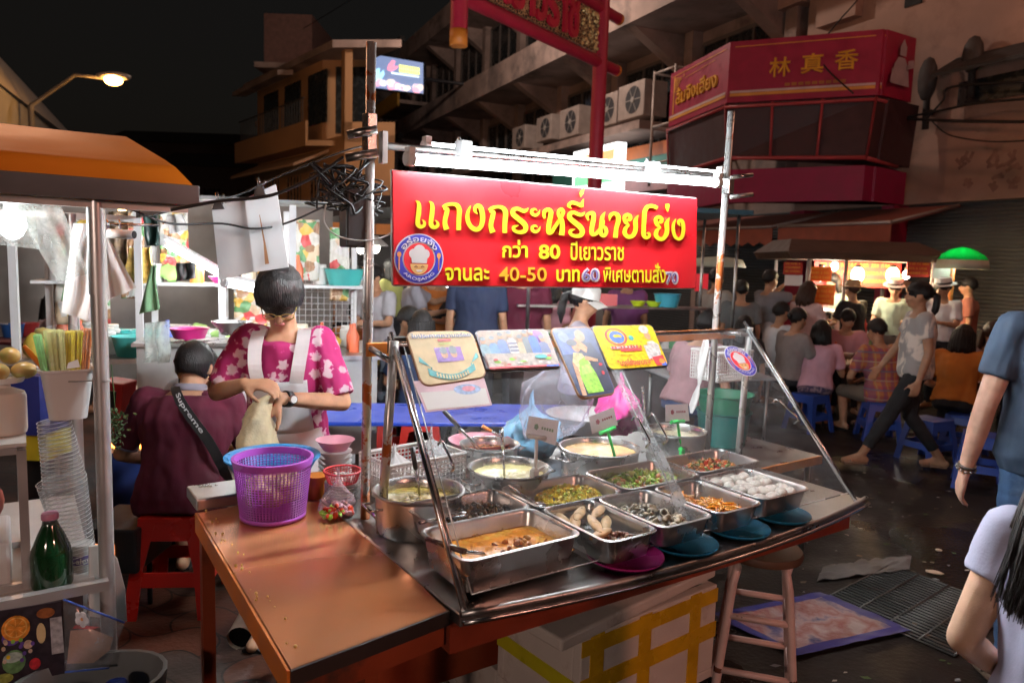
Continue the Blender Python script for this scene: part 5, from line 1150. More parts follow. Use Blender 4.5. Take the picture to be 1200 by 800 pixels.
# dark bag and tin pushed under the table
blob('rubbish_bag', 'black rubbish bag pushed under the side table', 'bag', CM, (-.22, .45, -.68), (.14, .22, .17), mat('bag_black', (.012, .012, .013), .3), 3, .4)
m = MB(); p0, p1 = az(281, 748, .055), az(300, 712, .075); p1 = p0 + (p1 - p0).normalized() * .28 + Vector((0, .0, 0)); m.m(mat('ribbed_card', (.45, .38, .3), .8, var=.15))
n = 40; pts = [p0.lerp(p1, i / n) for i in range(n + 1)]; m.tube(pts, [.052 + .0025 * (i % 2) for i in range(n + 1)], 20, caps=False); m.m(mat('hole_black', (.004, .004, .004), .9)); d = (p1 - p0).normalized(); m.cyl(p0 + d * .02, p0 + d * .022, .05, n=20)
tag(m.build('ribbed_pipe', loc=(p0.x, p0.y, 0)), 'ribbed pale pipe end lying under the side table', 'pipe')
# purple perforated basket
pb = Vector((-.185, .835, 0))
t = thing('waste_basket', 'purple perforated round basket on the side table', 'basket', C(pb.x, pb.y, 0), TH)
PUR = mat('basket_purple', (.44, .10, .58), .35, var=.06)
m = MB(CM).m(PUR); H_ = .185; r0, r1 = .095, .112
m.grid(lambda a, b: (pb.x + (r0 + (r1 - r0) * b) * math.cos(2 * PI * a), pb.y + (r0 + (r1 - r0) * b) * math.sin(2 * PI * a), .012 + (H_ - .03) * b), 64, 20, False); o = m.build('side', t); md = o.modifiers.new('wire', 'WIREFRAME'); md.thickness = .0045; md.use_even_offset = False
m = MB(CM).m(PUR); m.lathe([(0, .001), (r0 + .002, .001), (r0 + .003, .014), (r0, .014), (r0 - .002, .004), (0, .004)], (pb.x, pb.y, 0), 40); m.build('base', t)
m = MB(CM).m(PUR); m.lathe([(r1, H_ - .022), (r1 + .003, H_ - .022), (r1 + .008, H_ - .004), (r1 + .008, H_), (r1 - .001, H_ + .001), (r1 - .002, H_ - .02)], (pb.x, pb.y, 0), 48); m.build('rim', t, smooth=40)
blob('food_waste', 'pale peelings and waste inside the purple basket', 'waste', CM, (pb.x, pb.y, .085), (.088, .088, .05), mat('peelings', (.35, .22, .12), .7, var=.5, vs=30), 6, .3)
# blue bowl and noodle bag
t = lat('mixing_bowl', 'big bright blue plastic bowl behind the purple basket', 'bowl', (-.13, 1.03, 0), [(0, .003), (.08, .002), (.130, .1), (.145, .128), (.153, .13), (.153, .135), (.141, .134), (.125, .11), (.065, .012), (0, .012)], mat('bowl_blue', (.03, .25, .55), .35, var=.05), n=40)
m = MB(CM).m(STEELD); x, y = CP(268, 590).x, CP(268, 590).y; m.bb((x - .1, y - .02, -.004), (x + .06, y + .14, .035)); tag(m.build('steel_box', loc=C(x, y, 0), rz=TH, bevel=.006), 'flat square steel box on the far left corner of the side table', 'box')
m = MB(CM).m(mat('juice_orange', (.55, .16, .02), .4)); x = CP(371, 582); m.lathe([(0, 0), (.03, 0), (.036, .07), (.036, .075), (0, .075)], x, 20); tag(m.build('sauce_cup', loc=CM @ x, smooth=40), 'orange sauce cup beside the purple basket', 'cup')
blob('plastic_bag', 'knotted pinkish clear bag of chillies by the left posts', 'bag', CM, CP(396, 600) + Vector((0, 0, .036)), (.055, .045, .05), clear('pink_film', tint=(.95, .85, .86), haze=.25, gloss=.15, hcol=(.8, .6, .62), hs=40), 12, .25, .09)
heap(CM, (-.07, .03, .69, .77), .008, .035, 70, .011, [FD('chili', (.5, .04, .015), .25), FD('pinkveg', (.5, .25, .28), .3), FD('veg', (.18, .34, .04), .3)], 41, 'bagged_chillies', 'red chillies and greens inside the knotted pinkish bag')
# ================================================================== under and in front of the cart
FOAM = mat('dirty_foam', (.62, .55, .50), .85, var=.1, vs=5, bump=.15, bs=160, col2=(.32, .22, .17), c2=(.56, .75), c2s=5)
TAPE = mat('yellow_tape', (.62, .36, .01), .3, var=.2, vs=10)
def foam_box(label, fl, fr, dep, zt, h, tape, lid=None, wall=.035):
 ex = (fr - fl); ex.z = 0; Wd = ex.length; ex.normalize(); ey = Vector((-ex.y, ex.x, 0)); T = Matrix(((ex.x, ey.x, 0, fl.x), (ex.y, ey.y, 0, fl.y), (0, 0, 1, zt - h), (0, 0, 0, 1)))
 t = thing('foam_box', label, 'foam box', T @ Vector((Wd / 2, dep / 2, 0)), math.atan2(ex.y, ex.x), 'foam boxes under the cart')
 m = MB(T).m(FOAM); m.bb((0, 0, 0), (Wd, dep, wall)); m.build('base', t, bevel=.006)
 for a, b in (((0, 0, wall), (Wd, wall, h)), ((0, dep - wall, wall), (Wd, dep, h)), ((0, wall, wall), (wall, dep - wall, h)), ((Wd - wall, wall, wall), (Wd, dep - wall, h))): MB(T).m(FOAM).bb(a, b).build('wall', t, bevel=.005)
 if tape:
  m = MB(T).m(TAPE); e = .003
  for x in (.10, .43, .82): m.bb((Wd * x - .028, -e, .0), (Wd * x + .028, 0, h - .004))
  m.bb((0, -e - .001, h * .45), (Wd, -.0005, h * .45 + .055)); m.bb((0, -e - .001, h - .06), (Wd, -.0005, h - .012))
  m.build('tape', t); m = MB(T).m(mat('lime_tape', (.55, .5, .02), .3, var=.2)); m.bb((-e, 0, h * .42), (0, dep, h * .42 + .05)); m.build('tape', t)
 return t, T, Wd
zt = .56
fl, fr = az(682, 748, zt), az(841, 684, zt)
t, T, Wd = foam_box('big taped foam box with a skewed lid under the cart front', fl, fr, .40, zt, .34, True)
m = MB(T @ Matrix.Translation((Wd * .42, .2, .345)) @ rot('Z', R(3)) @ rot('Y', R(-1.5))).m(FOAM); m.bb((-.38, -.2, 0), (.38, .19, .04)); tag(m.build('foam_slab', loc=T @ Vector((Wd * .4, .2, .345)), bevel=.008), 'dirty foam slab lying skewed on the taped foam box', 'foam slab')
fl2, fr2 = az(604, 792, .22), az(800, 720, .22)
foam_box('lower foam box carrying the taped box under the cart', fl2 + Vector((-.05, .0, 0)), fr2, .42, .22, .2195, False)
# rusty pink bar stool
sc0 = az(893, 644, .62); tp = thing('bar_stool', 'rusty pale pink tubular bar stool half under the cart front', 'stool', (sc0.x, sc0.y, 0), .3)
PINKM = mat('chipped_pink_paint', (.72, .52, .48), .5, .1, .1, 10, col2=(.12, .04, .015), c2=(.63, .66), c2s=13)
cx, cy = sc0.x, sc0.y
m = MB().m(mat('stool_seat', (.11, .055, .032), .6, var=.3)); m.lathe([(0, .600), (.13, .600), (.142, .605), (.145, .62), (.14, .632), (0, .636)], (cx, cy, 0), 32); m.build('seat', tp, smooth=40)
ang = [R(-62), R(28), R(118), R(208)]
for i in (0, 2):
 a0, a1 = ang[i], ang[i + 1]
 for off in (-.012, .012):
  P = lambda an, r, z: Vector((cx + r * math.cos(an) , cy + r * math.sin(an), z))
  pts = [P(a0, .205, 0.012), P(a0, .135, .52), P(a0, .118, .575), P(a0 + .5, .1, .59), P(a1 - .5, .1, .59), P(a1, .118, .575), P(a1, .135, .52), P(a1, .205, .012)]
  tn = Vector((-math.sin((a0 + a1) / 2 + PI / 2), math.cos((a0 + a1) / 2 + PI / 2), 0)) * off
  if off > 0: continue
  m = MB().m(PINKM); m.tube([p for p in pts], .0155, 10); lg = m.build('leg_frame', tp, smooth=60)
  m = MB().m(BLACKP)
  for p in (pts[0], pts[-1]): m.cyl(p - Vector((0, 0, .012)), p + Vector((0, 0, .02)), .016, n=10)
  m.build('foot_cap', lg)
for z, r in ((.2, .18), (.40, .152)):
 P = [Vector((cx + r * math.cos(a), cy + r * math.sin(a), z)) for a in ang]
 for a, b in zip(P, P[1:] + P[:1]): MB().m(PINKM).tube([a, b], .0125, 8).build('stretcher', tp)
m = MB().m(mat('rust', (.12, .035, .015), .8, var=.4));
for a in ang: m.ell((cx + .18 * math.cos(a), cy + .18 * math.sin(a), .2), (.018, .018, .02), 8)
m.build('rust_joint', tp)
# printed plastic mat on the road
def matcol(N, L, tc):
 sx = N.new('ShaderNodeSeparateXYZ'); L.new(tc.outputs['UV'], sx.inputs[0])
 n = N.new('ShaderNodeTexNoise'); n.inputs['Scale'].default_value = 7; n.inputs['Detail'].default_value = 5; L.new(tc.outputs['Object'], n.inputs['Vector'])
 r = N.new('ShaderNodeValToRGB'); e = r.color_ramp.elements; e[0].position = .35; e[0].color = (.035, .035, .10, 1); e[1].position = .66; e[1].color = (.3, .22, .2, 1)
 e.new(.44).color = (.26, .17, .16, 1); e.new(.54).color = (.2, .06, .05, 1)
 L.new(n.outputs[0], r.inputs[0]); return r.outputs[0]
MATP = pmat('printed_mat', matcol, .45, bump=.3)
q = [az(x, y, .006) for x, y in ((835, 722), (962, 697), (1066, 741), (975, 803))]
q[3] = q[0] + (q[2] - q[1]) * .98
fm = quadmap(q[3], q[2], q[1], q[0], (0, 0, 1))
m = MB().m(MATP); m.grid(lambda a, b: fm(a, b, .008 + .012 * abs(noise.noise(Vector((a * 5, b * 4, 2)))) + .004), 30, 24);
m.m(mat('mat_blue', (.02, .02, .12), .45))
for a0, a1, b0, b1 in ((0, 1, -.01, .10), (.0, 1, .90, 1.01), (.92, 1.01, .1, .9), (-.01, .06, .1, .9)): m.grid(lambda a, b: fm(a0 + (a1 - a0) * a, b0 + (b1 - b0) * b, .0105 + .012 * abs(noise.noise(Vector(((a0 + (a1 - a0) * a) * 5, (b0 + (b1 - b0) * b) * 4, 2)))) + .004), 20, 10)
tag(m.build('printed_mat', loc=(q[3] + q[1]) / 2), 'crumpled printed plastic mat with blue border lying on the road', 'mat')
for i, (x, y, s) in enumerate(((1095, 670, .05), (1100, 644, .02))):
 p = az(x, y, .012); m = MB().m(mat('litter', (.5, .35, .25), .8)); m.ell(p, (s, s * .5, .008), 7, rot('Z', -.4)); tag(m.build('litter', loc=p), ['pale scrap of paper on the dark road right of the mat', 'tiny pale scrap on the dark road farther up'][i], 'litter')
# crumpled sheet flattened on the road behind the mat
p = az(1000, 672, .01); m = MB().m(mat('grey_sheet', (.12, .1, .09), .7, var=.3))
m.grid(lambda a, b: Vector((p.x - .25 + a * .6 + b * .12, p.y - .12 + b * .2 + a * .2, .012 + .03 * abs(noise.noise(Vector((a * 6, b * 4, 7)))))), 24, 12); tag(m.build('plastic_sheet', loc=p), 'crumpled grey plastic sheet on the road behind the drain grating', 'sheet')
# ================================================================== LEFT JUICE STALL
LP = gp(118, 400, 2.0)
LM = Matrix.Translation(LP) @ rot('Z', TH)
LMi = LM.inverted()
def LD(x, y, d): return ad(x, y, d)
def LF(x, y, v=0.): return LMi @ Pl(LM @ Vector((0, v, 0)), CVv).px(x, y)     # pixel -> stall frame on upright plane v
def LZ(x, y, z): return LMi @ az(x, y, z)
js = thing('juice_stall', 'aluminium juice stall with an orange vinyl roof at the left edge', 'market stall', LP, TH)
VINYL = mat('orange_vinyl', (.76, .20, .010), .5, var=.12, vs=3, bump=.1, bs=8)
m = MB(LM).m(VINYL)
prof = [(-.02, 1.826), (.03, 1.885), (.09, 1.91), (.36, 2.0), (.7, 2.02), (1.1, 1.95), (1.15, 1.86)]
def roof(a, b):
 q = b * (len(prof) - 1); i = min(int(q), len(prof) - 2); f = q - i; v = prof[i][0] + (prof[i + 1][0] - prof[i][0]) * f; z = prof[i][1] + (prof[i + 1][1] - prof[i][1]) * f
 ue = .245 - max(0, z - 1.83) * .75; u = -1.3 + (ue + 1.3) * a; return (u, v, z - .012 * math.sin(a * 9) * (z - 1.8))
m.grid(roof, 30, 24); m.loft([[roof(1, i / 12) for i in range(13)] , [(.245 - .0, roof(1, i / 12)[1], 1.824) for i in range(13)]], caps=False, closed=False); m.build('roof_cover', js, smooth=60)
m = MB(LM).m(mat('roof_band', (.13, .12, .12), .35, .3)); m.bb((-1.3, -.035, 1.775), (.255, -.02, 1.832)); m.bb((.24, -.02, 1.775), (.255, 1.16, 1.83)); m.build('roof_band', js, bevel=.002)
m = MB(LM).m(ALU); m.bb((-1.3, 0, 1.755), (.23, .03, 1.78)); m.bb((-1.3, 1.1, 1.755), (.23, 1.13, 1.78)); m.build('roof_beam', js)
m = MB(LM).m(ALU); m.cyl((0, .02, .05), (0, .02, 1.6), .0205, n=20); m.cyl((0, .02, 1.52), (0, .02, 1.775), .0235, n=20); m.build('front_pole', js, smooth=40)
m = MB(LM).m(ALU); m.cyl((0, 1.1, .0), (0, 1.1, 1.775), .02, n=16); m.build('rear_pole', js, smooth=40)
WBOARD = mat('white_board', (.62, .62, .60), .45, var=.1, vs=5)
cz_ = .70
m = MB(LM).m(WBOARD); m.bb((-1.4, .0, cz_ - .02), (-.03, .9, cz_)); m.build('worktop', js)
m = MB(LM).m(ALU); m.bb((-1.4, -.03, cz_ - .015), (.0, -.001, cz_ + .012)); m.build('front_rail', js)
m = MB(LM).m(WBOARD); P0 = LF(118, 640, .06);
pts = [LF(*q, .055) for q in ((104, 640), (122, 638), (138, 655), (147, 690), (149, 728), (104, 722))]; m.prism(pts, (0, .012, 0)); m.build('end_panel', js, bevel=.002)
m = MB(LM).m(mat('stall_body', (.12, .11, .12), .5)); m.bb((-1.4, .05, .1), (-.06, .88, cz_ - .021)); m.build('cabinet', js)
# printed fruit banner under the rail
bq = [LF(-40, 716, -.036), LF(148, 727, -.036), LF(128, 805, -.06), LF(-40, 830, -.06)]
bq = [LF(-40, 722, -.036), LF(72, 704, -.036), LF(78, 788, -.036), LF(-40, 812, -.036)]
fb_ = quadmap(bq[3], bq[2], bq[1], bq[0])
bn = thing('fruit_banner', 'dark vinyl banner printed with orange slices and drinks under the juice counter', 'banner', LM @ bq[1], TH)
m = MB(LM).m(PK('banner_dark', (.03, .022, .03))); m.prism([fb_(a, b, 0) for a, b in bx(0, 1, 0, 1)], (0, .004, 0)); m.build('sheet', bn)
sgn_ = -1 if fb_(.5, .5, 1).y > fb_(.5, .5, 0).y else 1
rr = random.Random(14)
it = [(PK('violet', (.12, .06, .3)), el(.45, .62, .1, .1)), (PK('orange', (.7, .25, .03)), el(.50, .74, .15, .17, 20)), (PK('peel', (.8, .45, .12)), el(.50, .75, .12, .135, 20)), (PK('orange', (.7, .25, .03)), el(.50, .75, .105, .12, 20)),
   (PK('brown', (.3, .1, .03)), el(.82, .88, .1, .07)), (PK('leaf', (.12, .25, .1)), el(.47, .3, .12, .16)), (PK('ice', (.4, .5, .45)), el(.46, .36, .1, .07)), (pred, el(.68, .22, .06, .08)), (PK('grey', (.4, .4, .42)), bx(.86, .99, .3, .8)), (PK('olive2', (.3, .35, .08)), el(.36, .1, .1, .07)), (PK('cream', (.65, .55, .4)), el(.76, .62, .05, .14)), (PK('lychee', (.55, .4, .3)), el(.62, .5, .05, .06))]
for k in range(14): it.append((rr.choice([PK('violet', (.12, .06, .3)), pyel, PK('lychee', (.55, .4, .3)), pgrn]), el(rr.uniform(.3, .72), rr.uniform(.3, .6), .022, .03, 8)))
for k in range(8): a = k * PI / 4; it.append((PK('peel', (.8, .45, .12)), [(.50, .75), (.50 + .1 * math.cos(a), .75 + .115 * math.sin(a)), (.50 + .1 * math.cos(a + .08), .75 + .115 * math.sin(a + .08))]))
ink(lambda a, b, o=0: fb_(a, b, sgn_ * o), it).T = Matrix()
m = MB(LM)
for i, (mt, pts) in enumerate(it): m.m(mt); m.poly([fb_(a, b, sgn_ * (.0018 + i * .00012)) for a, b in pts])
m.build('picture', bn)
# clear bag with a drink, flower print and blue seam, clipped in front
pk = thing('drink_pouch', 'clear printed pouch with blue seam and a white flower clipped under the juice counter', 'pouch', LM @ LF(110, 750, -.06), TH)
pq = [LF(74, 702, -.05), LF(146, 729, -.05), LF(128, 782, -.07), LF(76, 787, -.07)]; fp_ = quadmap(pq[3], pq[2], pq[1], pq[0])
m = MB(LM).m(clear('pouch_film', tint=(.9, .9, .92), haze=.2, gloss=.14)); m.grid(lambda a, b: fp_(a, b) + Vector((0, -.03 * math.sin(PI * a) * math.sin(PI * b), 0)), 14, 14); m.build('film', pk)
m = MB(LM).m(PK('blue', (.05, .12, .5))); m.tube([pq[0], pq[1]], .003, 6); m.tube([pq[3], pq[2]], .003, 6); m.build('seam', pk)
m = MB(LM).m(mat('latte', (.45, .28, .2), .5)); f_ = lambda a, b: fp_(a, b) + Vector((0, .006, 0)); m.poly([f_(.05, .1), f_(.62, .1), f_(.9, .35), f_(.9, .62), f_(.5, .68), f_(.12, .58)]); m.build('drink', pk)
m = MB(LM).m(pwht)
for k in range(5): a = k * 2 * PI / 5; m.poly([f_(.30 + .07 * math.cos(a) + .055 * math.cos(q), .82 + .07 * math.sin(a) + .06 * math.sin(q)) + Vector((0, -.012 - k * .0004, 0)) for q in [i * PI / 4 for i in range(8)]])
m.m(PK('orange', (.7, .25, .03))); m.poly([f_(x, y) + Vector((0, -.0145, 0)) for x, y in el(.30, .82, .025, .03, 8)]); m.m(pred); m.poly([f_(x, y) + Vector((0, -.0105, 0)) for x, y in [(.15, .64), (.5, .7), (.62, .78), (.2, .7)]]); m.build('flower_print', pk)
# grey tub with cans below
gb = LF(100, 790, -.16);
m = MB(LM).m(mat('grey_tub', (.16, .17, .17), .5, var=.15)); cz0 = .5
m.loft([[(x * .17 + gb.x, y * .12 + gb.y, .22) for x, y in el(0, 0, 1, 1, 24)], [(x * .2 + gb.x, y * .15 + gb.y, .50) for x, y in el(0, 0, 1, 1, 24)], [(x * .188 + gb.x, y * .138 + gb.y, .50) for x, y in el(0, 0, 1, 1, 24)], [(x * .165 + gb.x, y * .115 + gb.y, .24) for x, y in el(0, 0, 1, 1, 24)]], smooth=True)
m.bb((gb.x - .12, gb.y - .08, 0), (gb.x + .12, gb.y + .08, .2205)); tag(m.build('grey_tub', loc=LM @ Vector((gb.x, gb.y, 0)), rz=TH, smooth=40), 'grey plastic tub standing in front of the juice stall', 'tub')
for i, (px, py, c) in enumerate(((125, 792, (.01, .04, .3)), (75, 798, (.01, .04, .3)), (100, 802, (.02, .02, .02)))):
 p = Vector((gb.x + (.07, -.09, .0)[i], gb.y + (.0, .02, -.06)[i], .36)); m = MB(LM).m(mat('can_%d' % i, c, .25, .6)); m.lathe([(0, 0), (.03, .0), (.033, .01), (.033, .105), (.027, .115), (0, .113)], p, 20); tag(m.build('drink_can', loc=LM @ p, smooth=40), ['blue drink can on the right in the grey tub', 'blue drink can on the left in the grey tub', 'black drink can at the front in the grey tub'][i], 'can', 'cans in the grey tub')
# glass cabinet at the frame edge
gc = thing('glass_cabinet', 'aluminium framed glass cabinet on the juice counter at the left edge', 'cabinet', LM @ LF(20, 640, .1), TH)
v0 = .06; x1 = LF(30, 640, v0).x; zt_ = LF(20, 527, v0).z
m = MB(LM).m(ALU)
for x in (x1, x1 - .5):
 for v in (v0, v0 + .35): m.bb((x - .011, v - .011, cz_), (x + .011, v + .011, zt_))
for z in (cz_ + .01, zt_):
 for v in (v0, v0 + .35): m.bb((x1 - .49, v - .0105, z - .01), (x1 - .0115, v + .0105, z + .01))
 for x in (x1, x1 - .5): m.bb((x - .0105, v0 + .0115, z - .01), (x + .0105, v0 + .3385, z + .01))
m.build('frame', gc)
m = MB(LM).m(clear('cabinet_glass', haze=.05, gloss=.1)); m.poly([(x1 - .489, v0, cz_ + .02), (x1 - .0115, v0, cz_ + .02), (x1 - .0115, v0, zt_ - .01), (x1 - .489, v0, zt_ - .01)]); m.poly([(x1, v0 + .012, cz_ + .02), (x1, v0 + .338, cz_ + .02), (x1, v0 + .338, zt_ - .01), (x1, v0 + .012, zt_ - .01)]); m.build('pane', gc)
m = MB(LM).m(WBOARD); m.bb((x1 - .51, v0 - .01, zt_ + .0105), (x1 + .012, v0 + .36, zt_ + .02)); m.build('top_board', gc)
m = MB(LM).m(mat('melon_red', (.4, .08, .05), .4, var=.3)); c = (x1 - .13, v0 + .14, cz_ + .22); m.ell(c, (.085, .07, .085), 18); tag(m.build('red_fruit', loc=LM @ Vector(c), smooth=80), 'round red fruit inside the glass cabinet', 'fruit')
m = MB(LM).m(WHITEP); c = (x1 - .15, v0 + .14, cz_ + .001); m.bb((x1 - .27, v0 + .03, cz_ + .001), (x1 - .035, v0 + .28, cz_ + .133)); tag(m.build('white_box', loc=LM @ Vector(c), rz=TH, bevel=.01), 'white box under the red fruit in the glass cabinet', 'box')
# white urn, plate of mangoes on top
ub = Vector((LF(6, 520, v0 + .12).x, v0 + .14, zt_ + .021)); ur = LF(33, 500, v0 + .14).x - ub.x
m = MB(LM).m(mat('urn_white', (.66, .60, .54), .4, var=.06)); hgt = LF(10, 447, v0 + .14).z - ub.z
m.lathe([(0, 0), (ur * .96, 0), (ur, .01), (ur, hgt * .72), (ur * .92, hgt * .8), (ur * .35, hgt * .9), (ur * .3, hgt * 1.0), (0, hgt)], ub, 32); tag(m.build('white_urn', loc=LM @ ub, smooth=40), 'round white urn on top of the glass cabinet', 'urn')
pz_ = ub + Vector((-.0, 0, hgt)); m = MB(LM).m(WHITEP); m.lathe([(0, .002), (.05, .0), (ur * 1.0, .012), (ur * 1.02, .016), (.05, .006), (0, .006)], pz_, 28); tag(m.build('fruit_plate', loc=LM @ pz_, smooth=40), 'white plate with mangoes on the white urn', 'plate')
MANGO = mat('mango', (.42, .26, .08), .4, var=.3, vs=20, col2=(.3, .28, .08), c2=(.5, .6), c2s=12)
for i, (dx, dy, dz, r) in enumerate(((.052, 0, .03, .03), (-.01, -.03, .032, .032), (.02, .03, .07, .03), (-.03, .03, .034, .03))):
 p = pz_ + Vector((dx, dy, dz)); m = MB(LM).m(MANGO); m.ell(p, (r * 1.1, r * .85, r * .82), 16, rot('Z', i)); tag(m.build('mango', loc=LM @ p, smooth=80), ['ripe mango at the right edge of the plate', 'ripe mango at the front of the plate', 'ripe mango on top of the others', 'ripe mango at the back of the plate'][i], 'mango', 'mangoes on the plate')
# orange knife
ka, kb = LF(28, 405, .10), LF(50, 431, .10); kf = thing('knife', 'orange handled knife stuck beside the white tub', 'knife', LM @ kb, TH)
m = MB(LM).m(mat('handle_orange', (.75, .2, .01), .35)); m.tube([ka, ka.lerp(kb, .3), ka.lerp(kb, .9), kb], [.008, .0125, .0105, .012], 10, flat=.6); m.build('handle', kf, smooth=60)
m = MB(LM).m(STEEL); d = (kb - ka).normalized(); m.tube([kb, kb + d * .1], [.009, .004], 6, flat=.15); m.build('blade', kf)
# hanging white tub with packs of straws
tq = [LF(46, 436, .03), LF(112, 433, .03), LF(104, 489, .03), LF(62, 496, .03)]
c = Vector((-.085, .085, 0)); zt2 = tq[0].z; hb2 = tq[0].z - tq[3].z; wd = (tq[1].x - tq[0].x) / 2; cx_ = (tq[0].x + tq[1].x) / 2
tb2 = thing('white_tub', 'white plastic tub wired to the stall pole holding packs of straws', 'tub', LM @ Vector((cx_, .1, zt2 - hb2)), TH)
def rr_ring(x, y, z, r=.02):
 o = []
 for sx, sy, a0 in ((1, 1, 0), (-1, 1, 90), (-1, -1, 180), (1, -1, 270)):
  for i in range(4): t = R(a0 + 30 * i); o.append((cx_ + sx * (x - r) + r * math.cos(t), .105 + sy * (y - r) + r * math.sin(t), z))
 return o
m = MB(LM).m(mat('tub_white', (.70, .70, .69), .4, var=.05)); m.loft([rr_ring(wd * .70, .045, zt2 - hb2), rr_ring(wd * .96, .065, zt2 - .008), rr_ring(wd + .004, .072, zt2 - .006), rr_ring(wd + .004, .072, zt2), rr_ring(wd * .94, .063, zt2), rr_ring(wd * .68, .043, zt2 - hb2 + .005)], smooth=False); m.build('tub', tb2, smooth=30)
m = MB(LM).m(mat('wire_grey', (.4, .4, .4), .4, .8)); m.tube([(cx_, .03, zt2 - .03), (cx_ + .1, .01, zt2 - .03)], .0015, 5); m.tube([(.0, .02, zt2 - .03), (.02, .0, zt2 - .03), (0, -.004, zt2 - .03)], .0018, 5); m.build('wire', tb2)
def straws(label, x0, x1, zt3, col, lean, n=8, seed=0):
 rr = random.Random(seed); m = MB(LM).m(mat('straw_' + label.split()[0], col, .4, var=.1));
 n *= 2
 for i in range(n):
  for j in range(3):
   x = x0 + (x1 - x0) * (i + .5) / n + rr.uniform(-.002, .002); y = .085 + j * .02 + rr.uniform(-.004, .004)
   m.tube([(x * .6 + cx_ * .4, y, zt2 - hb2 + .01), (x + lean, y, zt3 + rr.uniform(-.0015, .0015))], .0038, 6)
 tag(m.build('straw_pack', loc=LM @ Vector(((x0 + x1) / 2, .1, zt2 - .05))), label, 'straws', 'straw packs in the tub')
zz = LF(80, 392, .1).z
xs = [LF(x, 430, .1).x for x in (42, 54, 76, 98, 107)]
straws('green pack of straws at the left side of the white tub', xs[0] + .01, xs[1], zz, (.25, .62, .2), -.01, 5, 1)
straws('pale yellow pack of straws in the white tub', xs[1], xs[2], zz + .012, (.68, .68, .25), 0, 8, 2)
straws('yellow pack of straws in the white tub', xs[2], xs[3], zz + .008, (.78, .62, .02), .004, 8, 3)
straws('orange pack of straws at the right side of the white tub', xs[3], xs[4], zz + .014, (.75, .2, .02), .004, 4, 4)
m = MB(LM).m(clear('straw_wrap', haze=.12, gloss=.25, hs=40)); fw = quadmap((xs[0] + .01, .068, zt2 - .02), (xs[4], .066, zt2 - .02), (xs[4] + .006, .066, zz + .03), (xs[0], .066, zz + .025)); m.grid(lambda a, b: fw(a, b) + Vector((0, .006 * noise.noise(Vector((a * 7, b * 7, 1))), .012 * noise.noise(Vector((a * 9, b * 3, 4))) * b)), 22, 12); tag(m.build('plastic_wrap', loc=LM @ fw(.5, .5)), 'crinkled clear wrap round the packs of straws', 'wrap')
m = MB(LM).m(PAPER); fw = quadmap(LF(78, 432, .06), LF(94, 430, .06), LF(91, 421, .062), LF(80, 425, .062)); m.prism([fw(0, 0), fw(1, 0), fw(1, 1), fw(0, 1)], (0, .001, 0)); tag(m.build('paper_tag', loc=LM @ fw(0, 0)), 'small white paper tag on the straw packs', 'tag')
# stacks of clear cups leaning together
CUP = clear('clear_cup', tint=(.93, .94, .94), haze=.16, gloss=.2, hs=8)
def cupstack(label, a, b, ra, rb, n, v):
 A, B = LF(*a, v), LF(*b, v); d = (B - A).normalized(); t = thing('cup_stack', label, 'cups', LM @ B, TH, 'stacks of clear cups')
 m = MB(LM).m(CUP); pts = []; rs = []
 for i in range(n):
  f = i / n; p = A.lerp(B, f); r = ra + (rb - ra) * f; pts += [p, p + d * .0035, p + d * .004, p + (B - A) / n * .96]; rs += [r * .95, r * .95, r * 1.04, r * 1.04]
 m.tube(pts, rs, 24); m.build('cups', t, smooth=35)
 m = MB(LM).m(mat('cup_edge', (.75, .76, .76), .25));
 for i in range(n):
  f = i / n; p = A.lerp(B, f); r = ra + (rb - ra) * f; x = d.orthogonal().normalized(); y = d.cross(x); m.tube([p + (x * math.cos(q) + y * math.sin(q)) * r * 1.05 for q in [2 * PI * j / 20 for j in range(20)]], .0009, 4, closed=True)
 m.build('rims', t)
PXM = 2.0 / FPX
cupstack('tall upper stack of clear plastic cups leaning on the lower stack', (63, 493), (77, 570), 17 * PXM, 23 * PXM, 18, .10)
cupstack('lower stack of clear plastic cups behind the green bottle', (72, 562), (96, 665), 26 * PXM, 17 * PXM, 22, .13)
# green cordial bottle and paper cup
bt = thing('cordial_bottle', 'dark green cordial bottle with pink cap on the juice counter', 'bottle', LM @ Vector((LF(62, 695, .05).x, .05, cz_)), TH)
bc = Vector((LF(62, 695, .05).x, .05, cz_)); bh = LF(54, 601, .05).z - cz_; br = 23 * PXM * .96
m = MB(LM).m(mat('green_glass', (.008, .045, .015), .08, spec=.8, rvar=.02)); m.lathe([(0, 0), (br * .95, 0), (br, .008), (br, bh * .42), (br * .93, bh * .52), (br * .62, bh * .72), (br * .40, bh * .84), (br * .36, bh * .88), (0, bh * .88)], bc, 28); m.build('body', bt, smooth=50)
m = MB(LM).m(clear('neck_glass', tint=(.85, .9, .87), haze=.1, gloss=.25)); m.lathe([(br * .40, bh * .84), (br * .36, bh * .9), (br * .34, bh * .93)], bc, 24); m.build('neck', bt, smooth=60)
m = MB(LM).m(mat('cap_pink', (.6, .25, .4), .4)); m.lathe([(0, bh * 1.0), (br * .38, bh * 1.0), (br * .42, bh * .98), (br * .42, bh * .92), (0, bh * .92)], bc, 24); m.build('cap', bt, smooth=40)
pc_ = Vector((LF(98, 690, .12).x, .12, cz_)); t = thing('paper_cup', 'white paper cup with a purple band beside the green bottle', 'cup', LM @ pc_, TH)
m = MB(LM).m(PAPER); m.lathe([(0, 0), (.026, 0), (.031, .08), (.032, .082), (.029, .081), (0, .078)], pc_, 24); m.build('cup', t, smooth=40); m = MB(LM).m(PK('violet', (.12, .06, .3))); m.lathe([(.0292, .024), (.0312, .052)], pc_, 24); m.build('band', t, smooth=60)
